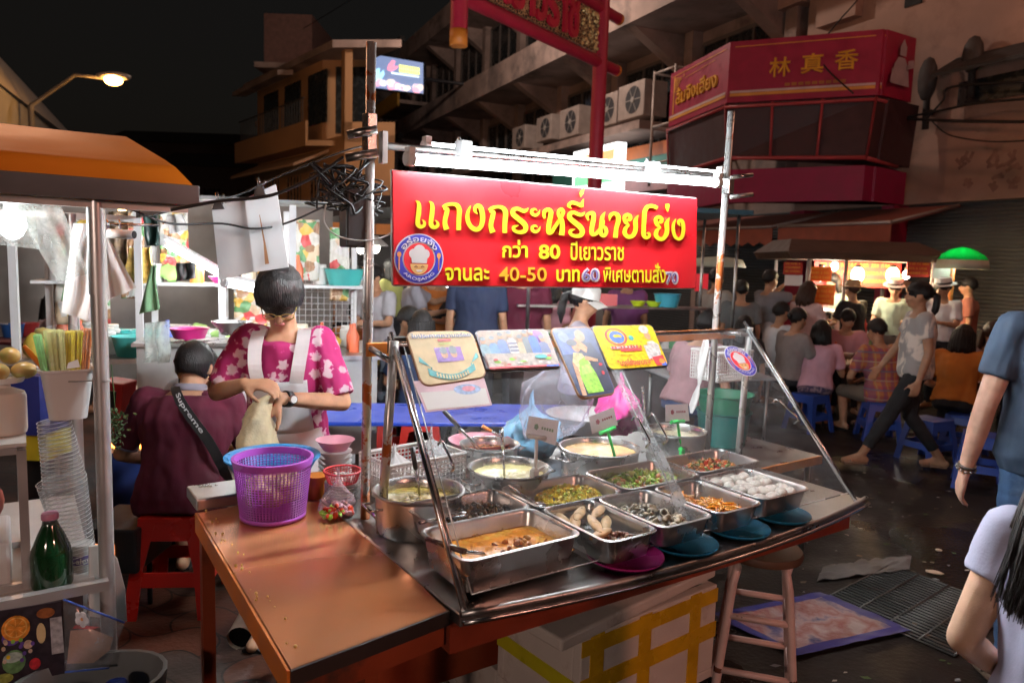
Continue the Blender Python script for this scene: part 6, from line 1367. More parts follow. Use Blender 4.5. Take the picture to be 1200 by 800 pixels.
m = MB(LM).m(PAPER); letters(m, 'ales', lambda a, b, o=0: pc_ + Vector(((.0318 + o) * math.sin(-.6 + a * 1.1), -(.0318 + o) * math.cos(-.6 + a * 1.1), .03 + .016 * b)), .02, .0004, .00002); m.build('lettering', t)
# glaring bulb under the roof and film bags in front of it
blb = LM @ (LF(14, 262, .22)); t = thing('stall_bulb', 'glaring white bulb under the orange roof behind hanging bags', 'lamp', blb, 0)
m = MB().m(emis('stall_bulb_white', (.95, 1, 1), 60)); m.ell(blb, (.035, .035, .045), 14); m.build('bulb', t, smooth=80); m = MB().m(WHITEP); m.cyl(blb + Vector((0, 0, .04)), blb + Vector((0, 0, .11)), .018, n=12); m.build('socket', t)
FILM = clear('milk_bag', tint=(.9, .94, .92), haze=.42, gloss=.1, hcol=(.78, .82, .8), hs=6)
def sheet(name, label, outline, v, mt, fold=.03, seed=0, n=16, cat='bag', T=None, plane=LF):
 A = [plane(x, y, v) for x, y in outline]; f = quadmap(A[3], A[2], A[1], A[0]); m = MB(LM if T is None else T).m(mt)
 m.grid(lambda a, b: f(a, b) + Vector((0, fold * (noise.noise(Vector((a * 3.3, b * 1.6, seed))) + .4 * math.sin(a * 11 + seed) * (1 - b * .5)), 0)), n, n)
 return tag(m.build(name, loc=(LM if T is None else T) @ A[3]), label, cat)
sheet('hanging_bag', 'big milky plastic bag hanging under the orange roof left of the pole', [(10, 232), (70, 236), (104, 320), (68, 331)], .1, FILM, .03, 1)
sheet('hanging_bag', 'smaller crumpled milky bag glowing by the bulb', [(-30, 236), (40, 234), (46, 292), (-30, 284)], .08, FILM, .035, 2)
sheet('hanging_bag', 'white bundle of bags hanging behind the stall pole', [(86, 262), (124, 262), (110, 378), (72, 366)], .35, mat('bag_white', (.7, .7, .7), .35), .045, 3)
sheet('hanging_bag', 'pale triangular bag hanging right of the stall pole', [(118, 282), (126, 276), (160, 337), (118, 356)], .40, mat('bag_pale', (.60, .58, .56), .4, var=.08), .03, 4)
m = MB(LM).m(WHITEP); a, b = LF(112, 273, .2), LF(157, 275, .12); m.tube([a, b], .0135, 14); pz2 = tag(m.build('white_pipe', loc=LM @ b), 'white pipe with an open end beside the stall pole', 'pipe')
m = MB(LM).m(mat('hole_black', (.004, .004, .004), .9)); d = (b - a).normalized(); m.cyl(b + d * .0005, b + d * .0012, .0118, n=14); m.build('bore', pz2)
m = MB(LM).m(CHROME); a, b = LF(121, 263, .06), LF(186, 264, .10); m.tube([a, b], .0035, 6); m.ell(a, (.017, .014, .017), 10); m.cyl(LF(139, 263, .07), LF(141, 263, .07), .014, n=10); tag(m.build('hook_rod', loc=LM @ a), 'thin bright rod screwed to the stall pole', 'rod')
# two grey boards clipped on the cable
def board(label, q, d, clip):
 P = [ad(x, y, d) for x, y in q]; nn_ = (P[1] - P[0]).cross(P[3] - P[0]).normalized(); t = thing('hanging_board', label, 'board', P[0], 0, 'grey boards on the cable')
 m = MB().m(mat('grey_card', (.50, .50, .51), .6, var=.08, vs=3, col2=(.36, .34, .33), c2=(.58, .75), c2s=5)); m.prism(P, nn_ * .006); m.build('card', t)
 for x, y in clip:
  c = ad(x, y, d - .01); m = MB().m(BLACKP); m.prism([c + Vector((-.022, 0, -.022)), c + Vector((.022, 0, -.018)), c + Vector((.008, 0, .016)), c + Vector((-.008, 0, .016))], (0, .025, 0)); cl = m.build('binder_clip', t)
  m = MB().m(CHROME); m.tube([c + Vector((-.008, .01, .016)), c + Vector((-.012, .01, .04)), c + Vector((-.004, .01, .045)), c + Vector((.0, .01, .018))], .0015, 5); m.tube([c + Vector((.003, .015, .016)), c + Vector((.016, .015, .038)), c + Vector((.02, .015, .034)), c + Vector((.008, .015, .016))], .0015, 5); m.build('clip_wire', cl)
 return t, P
board('left grey board clipped on the black cable above the white stall', [(248, 242), (288, 233), (299, 318), (257, 328)], 2.75, [(255, 239)])
t, P = board('right grey board with a brown streak clipped on the black cable', [(287, 233), (323, 216), (338, 313), (298, 319)], 2.73, [(304, 223)])
f = quadmap(P[3], P[2], P[1], P[0]); m = MB().m(mat('rust_streak', (.25, .12, .05), .8)); nn_ = (P[1] - P[0]).cross(P[3] - P[0]).normalized(); nn_ = nn_ if nn_.y < 0 else -nn_; e_ = .008; m.poly([f(a, b) + nn_ * .0075 for a, b in [(.36, .08), (.48, .08), (.46, .35), (.41, .72), (.39, .72), (.40, .35)]]); m.build('streak', t)
cable('cable', [ad(x, y, dd) for x, y, dd in ((118, 236, 2.1), (150, 244, 2.4), (200, 262, 2.6), (260, 262, 2.7), (300, 268, 2.7), (345, 258, 2.72), (432, 215, 2.3))], .004, RUBBER, 'black cable drooping in front of the grey boards')
cable('cable', [ad(x, y, dd) for x, y, dd in ((180, 252, 2.3), (230, 240, 2.6), (280, 228, 2.74), (330, 205, 2.76), (400, 178, 2.5), (432, 170, 2.3))], .0035, RUBBER, 'black cable carrying the two grey boards')
# ================================================================== PEOPLE
SKIN = lambda n, c: mat('skin_' + n, c, .5, var=.16, vs=22, sss=.08, spec=.35, bump=.12, bs=350)
SK1, SK2, SK3, SK4 = SKIN('tan', (.42, .22, .13)), SKIN('light', (.55, .33, .22)), SKIN('brown', (.32, .16, .09)), SKIN('rosy', (.58, .34, .25))
def hairmat(name, col, rough=.42):
 m = mat(name, col, rough, var=.3, vs=40, spec=.3); N = m.node_tree.nodes; L = m.node_tree.links; tc = N.new('ShaderNodeTexCoord'); mp = N.new('ShaderNodeMapping'); mp.inputs['Scale'].default_value = (230, 230, 14); L.new(tc.outputs['Object'], mp.inputs[0])
 n = N.new('ShaderNodeTexNoise'); n.inputs['Scale'].default_value = 1; n.inputs['Detail'].default_value = 3; L.new(mp.outputs[0], n.inputs['Vector']); b = N.new('ShaderNodeBump'); b.inputs['Strength'].default_value = .9; b.inputs['Distance'].default_value = .006; L.new(n.outputs[0], b.inputs['Height']); L.new(b.outputs[0], N['Principled BSDF'].inputs['Normal']); return m
HAIR = hairmat('black_hair', (.010, .009, .009)); HAIRB = hairmat('brown_hair', (.045, .022, .014))
EYE = mat('eye_dark', (.02, .015, .012), .2); LIP = mat('lip', (.3, .08, .07), .45)
CL = lambda n, c, **k: mat('cloth_' + n, c, .85, var=.12, vs=9, bump=.12, bs=220, **k)
def remesh(mb, vox, smooth=4, fac=.5):
 me = bpy.data.meshes.new('tmp'); bmesh.ops.recalc_face_normals(mb.bm, faces=mb.bm.faces); mb.bm.to_mesh(me); mb.bm.free()
 o = bpy.data.objects.new('tmp', me); COL.objects.link(o)
 r = o.modifiers.new('r', 'REMESH'); r.mode = 'VOXEL'; r.voxel_size = vox
 s = o.modifiers.new('s', 'SMOOTH'); s.iterations = smooth; s.factor = fac
 dg = bpy.context.evaluated_depsgraph_get(); dg.update()
 m2 = bpy.data.meshes.new_from_object(o.evaluated_get(dg)); bpy.data.objects.remove(o); bpy.data.meshes.remove(me)
 b = MB(); b.bm.free(); b.bm = bmesh.new(); b.bm.from_mesh(m2); bpy.data.meshes.remove(m2)
 for f in b.bm.faces: f.smooth = True; f.material_index = 0
 return b
def seg(m, a, b, ra, rb, n=10, k=1):
 a, b = Vector(a), Vector(b); m.tube([a, b], [ra, rb], n); m.ell(a, ra, n); m.ell(b, rb, n)
def chain(m, pts, rs, n=10):
 for i in range(len(pts) - 1): seg(m, pts[i], pts[i + 1], rs[i], rs[i + 1], n)
def hand(m, w, d, nrm, side, curl=.5, s=1., bend=None):
 """palm + five fingers. w wrist, d direction to the knuckles, nrm palm normal, side: direction of the thumb"""
 d = Vector(d).normalized(); nrm = Vector(nrm); nrm = (nrm - d * nrm.dot(d)).normalized(); sd = Vector(side); sd = (sd - d * sd.dot(d) - nrm * sd.dot(nrm)).normalized()
 w = Vector(w)
 for q in (-1, -.33, .33, 1): seg(m, w + sd * .014 * q * s, w + d * .082 * s + sd * .030 * q * s, .014 * s, .0115 * s, 8)
 for i, (off, l) in enumerate(((.030, .068), (.010, .078), (-.011, .072), (-.030, .056))):
  p = w + d * .084 * s + sd * off * s; dd = d + sd * off * 1.5; dd.normalize(); a = 0
  c_ = curl * (1 + .12 * i)
  for j, f in enumerate((.45, .32, .23)):
   a += c_ * (.8 if j else .6); v = dd * math.cos(a) + nrm * math.sin(a); q = p + v * l * f * 1.05 * s; seg(m, p, q, (.0098 - .0009 * j) * s, (.0092 - .0011 * j) * s, 8); p = q
 p = w + d * .022 * s + sd * .026 * s; v = (d * .65 + sd * .7 + nrm * .25).normalized()
 for j, l in enumerate((.036, .032, .026)):
  q = p + v * l * s; seg(m, p, q, (.014 - .002 * j) * s, (.0125 - .002 * j) * s, 8); p = q; v = (v + d * .45 + nrm * .3 * curl).normalized()
def person(label, loc, rz, h=1.62, sit=None, lean=0., twist=0., head=(0, 0, 0), arms=('down', 'down'), legs=None, skin=None, hair=('short', None), shirt=None, sleeve=.75, hem=-.04, pants=None, pleg=1., shoes=None, vox=.015, wide=1., group=None, curl=.5, face=True, roll=0., neckline=0., hands=None, belly=1., hatmat=None, beard=False, skirt=False, neck=.145):
 """arms: preset or (elbow, wrist) offsets from the shoulder in torso axes (x mirrored for the left); local +y is forward"""
 k = h / 1.65; skin = skin or SK1
 t = thing('person', label, 'person', loc, rz, group); T = WM[t.name]
 pz = (sit + .08) if sit is not None else .93 * k
 pel = Vector((0, 0, pz))
 RT = rot('Z', twist) @ rot('X', -lean) @ rot('Y', roll)
 tr = lambda x, y, z: pel + (RT @ Vector((x * k, y * k, z * k)))
 nb = tr(0, -.01, .475); RH = RT.to_3x3().to_4x4() if False else rot('Z', head[1]) @ rot('X', -head[0]) @ rot('Y', head[2])
 base = tr(0, .0, .47); hc = base + (rot('Z', twist) @ rot('X', -lean * .6 - head[0] * .4) @ Vector((0, .015, neck))) * k
 HT = Matrix.Translation(hc) @ rot('Z', twist) @ RH @ Matrix.Scale(k, 4)
 sh = [tr(s * .168 * wide, -.01, .415) for s in (-1, 1)]
 PRE = {'down': ((.045, -.02, -.28), (.06, .05, -.52)), 'fwd': ((.07, .10, -.24), (.0, .33, -.20)), 'mouth': ((.08, .14, -.24), (-.06, .24, .02)), 'up': ((.14, .14, .02), (.12, .32, .22)), 'table': ((.10, .12, -.25), (-.06, .30, -.27)), 'back': ((.06, -.14, -.25), (.07, -.08, -.50)), 'lap': ((.06, .06, -.27), (-.03, .26, -.36)), 'swing': ((.05, .10, -.26), (.04, .24, -.46)), 'reach': ((.06, .22, -.14), (.03, .46, -.06))}
 A = []
 for i, s in enumerate((-1, 1)):
  e, w = PRE[arms[i]] if isinstance(arms[i], str) else arms[i]
  q = lambda v: sh[i] + (RT @ (Vector((s * v[0], v[1], v[2])) * k)); A.append((q(e), q(w)))
 # legs
 L_ = []
 for i, s in enumerate((-1, 1)):
  hp = pel + (rot('Z', twist * .3) @ Vector((s * .09 * k * wide, 0, -.03 * k)))
  if legs and legs[i]:
   kn, an = [Vector((s * v[0], v[1], v[2])) * k for v in legs[i]]
  elif sit is not None: kn, an = Vector((s * .13, .40 * k, sit + .03)), Vector((s * .12, .36 * k, .075))
  else: kn, an = Vector((s * .095 * k, .02, .49 * k)), Vector((s * .10 * k, -.02, .075 * k))
  fd = rot('Z', -s * .18) @ Vector((0, 1, 0))
  L_.append((hp, kn, an, fd))
 def ring(c, M_, rx, ry, n=16): return [c + (M_ @ Vector((rx * math.cos(2 * PI * j / n), ry * math.sin(2 * PI * j / n), 0))) for j in range(n)]
 MT = RT.to_3x3()
 def torso(m, g, z0=-.06, z1=.47, hips=True):
  prof = [(-.10, .150, .105), (-.04, .168, .118), (.03, .160, .112), (.12, .140 * belly, .104 * belly), (.21, .150 * (1 + (belly - 1) * .5), .110 * belly), (.30, .168, .112), (.37, .172, .102), (.425, .145, .082), (.46, .08, .06), (.49, .056, .054)]
  rg = []
  for z, rx, ry in prof:
   if z < z0 - .001 or z > z1 + .001: continue
   rg.append(ring(tr(0, 0 if z < .3 else -.008, z), MT, (rx * wide + g) * k, (ry + g) * k))
  m.loft(rg)
 m = MB(T)
 torso(m, 0); seg(m, tr(0, -.012, .44), base + (hc - base) * .7, .056 * k, .05 * k)
 for i, s in enumerate((-1, 1)):
  e, w = A[i]; seg(m, tr(s * .09, -.01, .41), sh[i], .055 * k, .055 * k)
  chain(m, [sh[i], sh[i].lerp(e, .4), e], [.052 * k, .046 * k, .037 * k]); chain(m, [e, e.lerp(w, .35), w], [.037 * k, .037 * k, .0255 * k])
  d = (w - e).normalized(); side = (RT.to_3x3() @ Vector((-s, .3, 0))); nrm = RT.to_3x3() @ Vector((-s * .6, .2, -.6)) if d.z > -.8 else RT.to_3x3() @ Vector((-s, 0, 0)); sd = RT.to_3x3() @ (Vector((0, 1, 0)) if d.z < -.8 else Vector((-s, .2, .5)))
  hd = hands[i] if hands and hands[i] else None
  if hd: hand(m, w, T.to_3x3().inverted() @ Vector(hd[0]) if False else Vector(hd[0]), Vector(hd[1]), Vector(hd[2]), hd[3], k)
  else: hand(m, w, d, nrm, sd, curl, k)
  hp, kn, an, fd = L_[i]
  chain(m, [hp, hp.lerp(kn, .5), kn], [.082 * k, .07 * k, .052 * k]); chain(m, [kn, kn.lerp(an, .35), an], [.05 * k, .052 * k, .034 * k])
  toe = an + fd * .145 * k + Vector((0, 0, -.042 * k)); heel = an - fd * .04 * k + Vector((0, 0, -.035 * k)); seg(m, heel, toe, .034 * k, .028 * k); seg(m, an, toe, .033 * k, .026 * k)
 H = lambda p: HT @ Vector(p)
 hs = HT.to_3x3() @ Vector((0, 0, 1)); HM = HT.to_3x3().to_4x4()
 m.ell(hc + HM @ Vector((0, -.012, .02)), (.074, .092, .095), 18, HM); m.ell(hc + HM @ Vector((0, .018, -.045)), (.058, .068, .07), 16, HM)
 m.ell(hc + HM @ Vector((0, .055, -.088)), (.028, .024, .02), 10, HM)
 m.tube([H((0, .082, .012)), H((0, .104, -.028))], [.009 * k, .015 * k], 8); m.ell(H((0, .098, -.03)), .0155 * k, 8)
 for s in (-1, 1): m.ell(H((s * .076, -.005, -.01)), (.012, .022, .032), 8, HM); m.ell(H((s * .034, .064, -.035)), (.026, .022, .022), 8, HM)
 m.ell(H((0, .078, -.058)), (.024, .012, .011), 8, HM)
 b = remesh(m, vox, 3); b.m(skin); body = b.build('body', t)
 if face:
  for s in (-1, 1):
   m = MB(T).m(EYE); m.ell(H((s * .03, .079, .012)), (.0145, .007, .006), 8, HM); m.ell(H((s * .031, .08, .034)), (.022, .006, .004), 8, HM); m.build('eye', t)
  m = MB(T).m(LIP); m.ell(H((0, .0865, -.058)), (.023, .009, .007), 8, HM); m.build('mouth', t)
 # clothes
 if shirt:
  m = MB(T); torso(m, .024, hem, .43 if not neckline else .46)
  for i, s in enumerate((-1, 1)):
   e, w = A[i]; seg(m, tr(s * .08, -.01, .40), sh[i], .066 * k, .066 * k)
   P = sh[i].lerp(e, min(sleeve, 1)); rs = [.066 * k, .06 * k]; pts = [sh[i], P]
   if sleeve > 1: pts.append(e.lerp(w, sleeve - 1)); rs = [.062 * k, .054 * k, .042 * k]
   m.tube(pts, rs, 12); m.ell(sh[i], .066 * k, 12)
   if sleeve > 1: m.ell(e, .054 * k, 10)
  b = remesh(m, vox * .9, 3); b.m(shirt)
  for v in b.bm.verts:
   p = v.co; n_ = noise.noise(p * 7) * .010 + noise.noise(Vector((p.x * 26, p.y * 26, p.z * 12))) * .006 + abs(noise.noise(Vector((p.x * 9 + p.z * 5, p.y * 9, p.z * 8)))) * .008; v.co = p + v.normal * n_ if v.normal.length else p
  b.build('shirt', t)
 if pants:
  m = MB(T); torso(m, .012, -.10, .05)
  for hp, kn, an, fd in L_:
   if skirt: chain(m, [hp, hp.lerp(kn, .5), hp.lerp(kn, pleg)], [.098 * k, .09 * k, .085 * k])
   elif pleg <= .5: P = hp.lerp(kn, pleg * 2); chain(m, [hp, hp.lerp(P, .5)], [.095 * k, .086 * k]); m.tube([hp.lerp(P, .5), P], [.086 * k, .078 * k], 12)
   else: P = kn.lerp(an, (pleg - .5) * 2 * .97); chain(m, [hp, hp.lerp(kn, .5), kn], [.095 * k, .084 * k, .066 * k]); m.tube([kn, kn.lerp(P, .5), P], [.066 * k, .06 * k, .05 * k], 12)
  b = remesh(m, vox * .9, 3); b.m(pants)
  for v in b.bm.verts: p = v.co; v.co = p + v.normal * (noise.noise(p * 11) * .005 - .003 + abs(noise.noise(Vector((p.x * 8, p.y * 8, p.z * 17)))) * .009)
  b.build('trousers', t)
 if shoes:
  for hp, kn, an, fd in L_:
   m = MB(T).m(shoes); toe = an + fd * .15 * k; heel = an - fd * .05 * k; z = -.063 * k
   m.tube([Vector((heel.x, heel.y, an.z + z)), Vector((an.x, an.y, an.z + z)), Vector((toe.x, toe.y, an.z + z))], [.036 * k, .04 * k, .045 * k], 10, flat=.35, up=(0, 0, 1)); m.tube([an + fd * .09 * k + Vector((s_ * .045 * k, 0, -.055 * k)) for s_ in (-1, 0, 1)][0:1] + [an + fd * .10 * k + Vector((0, 0, -.01 * k)), an + fd * .09 * k + Vector((.045 * k, 0, -.055 * k))], .008 * k, 6); m.build('sandal', t, smooth=50)
 style, hm = hair; hm = hm or HAIR
 if style:
  m = MB(T).m(hm); N_ = 26
  def hp_(a, b):   # a around, b from crown to nape
   th = b * PI; ph = 2 * PI * a; d = Vector((math.sin(th) * math.cos(ph), math.sin(th) * math.sin(ph), math.cos(th)))
   front = max(0, d.y); lim = {'short': -.35, 'bob': -.8, 'long': -.9, 'pony': -.45, 'bun': -.4, 'perm': -.55, 'back': -.72}.get(style, -.35)
   th_ = 1.14 if style in ('perm', 'bob') else 1.1
   fac = 1.
   fl_ = .42 - .5 * abs(d.x)       # fringe line in front
   if d.y > .18 and d.z < fl_ : fac = .86
   elif d.z < lim: fac = .84
   elif abs(d.x) > .8 and d.y > -.15 and d.z < -.12 and style in ('short', 'pony', 'bun', 'back'): fac = .9
   rr_ = (1 + .035 * noise.noise(d * 5 + Vector((loc[0], 0, 0))) + .02 * noise.noise(d * 14)) * th_ * fac
   if style == 'perm': rr_ *= 1.10 + .05 * noise.noise(d * 5) + .03 * noise.noise(d * 22)
   return HT @ Vector((d.x * .078 * rr_, -.012 + d.y * .098 * rr_, .02 + d.z * .1 * rr_))
  m.grid(hp_, 34, 20);
  if style in ('long', 'bob'):
   ln = .16 if style == 'bob' else .36
   for j in range(15):
    a = PI * (.98 + 1.04 * j / 14) if style == 'long' else PI * (.95 + 1.1 * j / 14)
    x, y = .08 * math.cos(a), -.012 + .1 * math.sin(a); p0 = HT @ Vector((x, y, .04)); p1 = HT @ Vector((x * 1.12, y * 1.12 - .005, -.06)); p2 = p1 + Vector((x * .1, -.02, -ln * .5)) * k; p3 = p1 + Vector((x * -.1, -.01 + .02 * noise.noise(Vector((j, 1, 2))), -ln - .03 * math.sin(j * 2.1))) * k
    p2, p3 = [HT.translation + (q - HT.translation) for q in (p2, p3)]
    m.tube([Vector(q) for q in spline([p0, p1, p2, p3], 4)], [.024 * k] * 10 + [.017 * k, .012 * k, .004 * k], 7)
  if style == 'pony': m.tube([Vector(q) for q in spline([H((0, -.11, .03)), H((0, -.145, .0)), H((0, -.145, -.1)), H((0.01, -.12, -.2))], 4)], [.016 * k] * 4 + [.03 * k] * 6 + [.018 * k, .012 * k, .005 * k], 10)
  if style == 'bun': m.ell(H((0, -.115, .03)), (.035, .03, .035), 10)
  m.build('hair', t)
 return t, dict(T=T, HT=HT, A=A, sh=sh, tr=tr, RT=RT, k=k, L=L_, H=H, hc=hc, HM=HM)
def fpose(t): return t
# ---- patterned cloths
def floral(N, L, tc):
 v = N.new('ShaderNodeTexVoronoi'); v.inputs['Scale'].default_value = 19; v.inputs['Randomness'].default_value = .85; L.new(tc.outputs['Object'], v.inputs['Vector'])
 n = N.new('ShaderNodeTexNoise'); n.inputs['Scale'].default_value = 52; n.inputs['Detail'].default_value = 3; L.new(tc.outputs['Object'], n.inputs['Vector'])
 a = N.new('ShaderNodeMath'); a.operation = 'MULTIPLY_ADD'; a.inputs[1].default_value = .85; L.new(n.outputs[0], a.inputs[0]); L.new(v.outputs['Distance'], a.inputs[2])
 r = N.new('ShaderNodeValToRGB'); e = r.color_ramp.elements; r.color_ramp.interpolation = 'LINEAR'
 e[0].position = .70; e[0].color = (.72, .56, .62, 1); e[1].position = .91; e[1].color = (.30, .008, .095, 1); e.new(.79).color = (.68, .42, .52, 1); e.new(.84).color = (.42, .03, .16, 1)
 L.new(a.outputs[0], r.inputs[0]); return r.outputs[0]
FLOR = pmat('floral_cloth', floral, .85)
def plaid(N, L, tc):
 sx = N.new('ShaderNodeSeparateXYZ'); L.new(tc.outputs['Object'], sx.inputs[0])
 def band(o, sc, off, th):
  a = N.new('ShaderNodeMath'); a.operation = 'MULTIPLY_ADD'; a.inputs[1].default_value = sc; a.inputs[2].default_value = off; L.new(o, a.inputs[0])
  b = N.new('ShaderNodeMath'); b.operation = 'FRACT'; L.new(a.outputs[0], b.inputs[0])
  c = N.new('ShaderNodeMath'); c.operation = 'LESS_THAN'; c.inputs[1].default_value = th; L.new(b.outputs[0], c.inputs[0]); return c.outputs[0]
 col = None; base = N.new('ShaderNodeRGB'); base.outputs[0].default_value = (.40, .10, .08, 1); col = base.outputs[0]
 for o, sc, off, th, c in ((sx.outputs[2], 11, .1, .4, (.5, .22, .05)), (sx.outputs[0], 11, .2, .4, (.2, .06, .16)), (sx.outputs[2], 11, .6, .14, (.5, .45, .3)), (sx.outputs[0], 11, .7, .14, (.45, .3, .12)), (sx.outputs[2], 5.5, .3, .1, (.05, .08, .2))):
  f = band(o, sc, off, th); h = N.new('ShaderNodeMath'); h.operation = 'MULTIPLY'; h.inputs[1].default_value = .6; L.new(f, h.inputs[0])
  mx = N.new('ShaderNodeMix'); mx.data_type = 'RGBA'; L.new(h.outputs[0], mx.inputs[0]); L.new(col, mx.inputs[6]); mx.inputs[7].default_value = (*c, 1); col = mx.outputs[2]
 return col
PLAID = pmat('plaid_cloth', plaid, .85)
def marble(c1, c2, sc):
 def f(N, L, tc):
  n = N.new('ShaderNodeTexNoise'); n.inputs['Scale'].default_value = sc; n.inputs['Detail'].default_value = 4; n.inputs['Distortion'].default_value = 1.5; L.new(tc.outputs['Object'], n.inputs['Vector'])
  r = N.new('ShaderNodeValToRGB'); e = r.color_ramp.elements; e[0].position = .46; e[0].color = (*c1, 1); e[1].position = .56; e[1].color = (*c2, 1); L.new(n.outputs[0], r.inputs[0]); return r.outputs[0]
 return f
TIED = pmat('printed_blouse', marble((.36, .33, .32), (.76, .66, .58), 6), .85)
PSKIRT = pmat('printed_skirt', marble((.08, .05, .10), (.35, .22, .25), 16), .85)
APRON = mat('apron_white', (.70, .68, .70), .75, var=.06, bump=.1, bs=60)
# ---------------------------------------------------------------- the vendor
vl = C(-.20, 1.30, 0); vl = gp(338, 470, 2.98); vz = 0
VRZ = PI + R(4)
tv, J = person('woman in magenta floral blouse and white apron tying a noodle bag at the side table', (vl.x, vl.y, 0), VRZ, 1.60, lean=.16, head=(.8, .18, 0), skin=SK1, hair=('perm', None), shirt=FLOR, sleeve=.88, hem=-.10, pants=CL('dark', (.02, .02, .025)), vox=.008, wide=.88, belly=1.12,
 arms=(((.10, .10, -.235), (-.10, .32, -.14)), ((.11, .10, -.20), (-.07, .32, -.085))), hands=((Vector((.65, .25, -.75)), Vector((.3, -.2, -.9)), Vector((.1, .9, .3)), .55), (Vector((-.95, .3, .05)), Vector((-.2, -.3, -.9)), Vector((0, .6, .7)), .6)), shoes=BLACKP)
T = J['T']; tr = J['tr']; k = J['k']
def wrap(m, z0, z1, a0, a1, g, nz=8, na=18, wf=lambda z: 1.):
 kx = .88
 prof = [(-.55, .20, .16), (-.30, .19, .15), (-.10, .178, .13), (-.04, .180, .130), (.03, .172, .125), (.12, .158, .122), (.21, .166, .130), (.30, .184, .130), (.37, .186, .118), (.43, .16, .1)]
 def f(a, b):
  z = z0 + (z1 - z0) * b;
  for (za, xa, ya), (zb_, xb, yb) in zip(prof, prof[1:]):
   if za <= z <= zb_: q = (z - za) / (zb_ - za); rx, ry = xa + (xb - xa) * q, ya + (yb - ya) * q
  t = a0 + (a1 - a0) * a; t = PI / 2 + (t - PI / 2) * wf(z)
  p = Vector(((rx * kx + g) * math.cos(t), (ry * 1.06 + g) * math.sin(t), z)); w_ = .004 * noise.noise(p * 12)
  if z < -.10: q = tr(p.x, p.y + w_, -.10); return q + Vector((0, .0, (z + .10) * k))
  return tr(p.x, p.y + w_, z)
 m.grid(f, na, nz)
m = MB(T).m(APRON); wrap(m, -.50, .06, R(18), R(162), .014, 14, 26); wrap(m, .06, .285, R(38), R(142), .014, 10, 18, lambda z: 1 if z < .1 else 1 - .25 * min(1, (z - .1) / .2)); ap = m.build('apron', tv, smooth=80, solid=.003)
for s in (-1, 1):
 m = MB(T).m(APRON); pts = [tr(s * .075, .150, .28), tr(s * .086, .142, .35), tr(s * .092, .095, .42), tr(s * .088, .02, .465), tr(s * .075, -.06, .44)]
 P = [Vector(p) for p in spline(pts, 4)]; X = (J['RT'].to_3x3() @ Vector((1, 0, 0))) * .026
 m.loft([[p - X, p + X, p + X + Vector((0, 0, .003)), p - X + Vector((0, 0, .003))] for p in P]); m.build('apron_strap', ap)
H = J['H']; HM = J['HM']
GL = mat('glasses_gold', (.5, .38, .12), .3, .8)
m = MB(T).m(GL)
for s in (-1, 1):
 m.tube([H((s * .034 + .025 * math.cos(q), .1, .004 + .016 * math.sin(q))) for q in [2 * PI * i / 16 for i in range(16)]], .002, 5, closed=True); m.tube([H((s * .058, .098, .01)), H((s * .08, .0, .012))], .002, 5)
m.tube([H((-.01, .102, .01)), H((.01, .102, .01))], .002, 5); m.build('glasses', tv)
e, w = J['A'][0]; e2, w2 = J['A'][0]
# watch on the arm that shows its dial
ew = J['A'][0] if (T @ J['A'][0][1]).x > (T @ J['A'][1][1]).x else J['A'][1]
p = ew[1].lerp(ew[0], .12); d = (ew[0] - ew[1]).normalized()
m = MB(T).m(BLACKP); m.cyl(p - d * .012, p + d * .012, .032 * k, n=16); wt = m.build('watch_strap', tv)
vn = (T.to_3x3().inverted() @ (CO - T @ p)); vn = (vn - d * vn.dot(d)).normalized()
m = MB(T).m(CHROME); m.cyl(p + vn * .028, p + vn * .038, .0165, n=18); m.m(PAPER); m.cyl(p + vn * .0382, p + vn * .039, .0135, n=18); m.build('watch_dial', wt, smooth=40)
# noodle bag she holds
NB = clear('noodle_bag', tint=(.9, .85, .7), haze=.9, gloss=.12, hcol=(.72, .62, .40), hs=18)
hb = (T @ J['A'][0][1] + T @ J['A'][1][1]) / 2
bpx = lambda x, y: ad(x, y, hb.y - .05)
BAGM = mat('bag_noodles', (.62, .52, .32), .4, var=.15, vs=20, bump=.3, bs=50)
prof = [((316, 462), 5), ((314, 467), 8), ((309, 476), 14), ((304, 489), 22), ((302, 507), 28), ((302, 525), 32), ((303, 545), 31), ((303, 560), 10)]
m = MB().m(BAGM); pts = [bpx(*q) for q, _ in prof]; rs = [w_ / FPX * hb.y for _, w_ in prof]
m.tube([Vector(q[:3]) for q in spline([(*p, r_) for p, r_ in zip(pts, rs)], 4)], [q[3] for q in spline([(*p, r_) for p, r_ in zip(pts, rs)], 4)], 22, flat=.75)
bm_ = m.bm
for v in bm_.verts: v.co += Vector((noise.noise(v.co * 14) * .02 + noise.noise(v.co * 38) * .008, noise.noise(v.co * 14 + Vector((3, 3, 3))) * .014 + noise.noise(v.co * 40 + Vector((9, 0, 0))) * .008, noise.noise(v.co * 10) * .006))
tag(m.build('noodle_bag', loc=pts[3], smooth=80), 'cream bag of noodles gripped by the woman in the apron', 'bag')
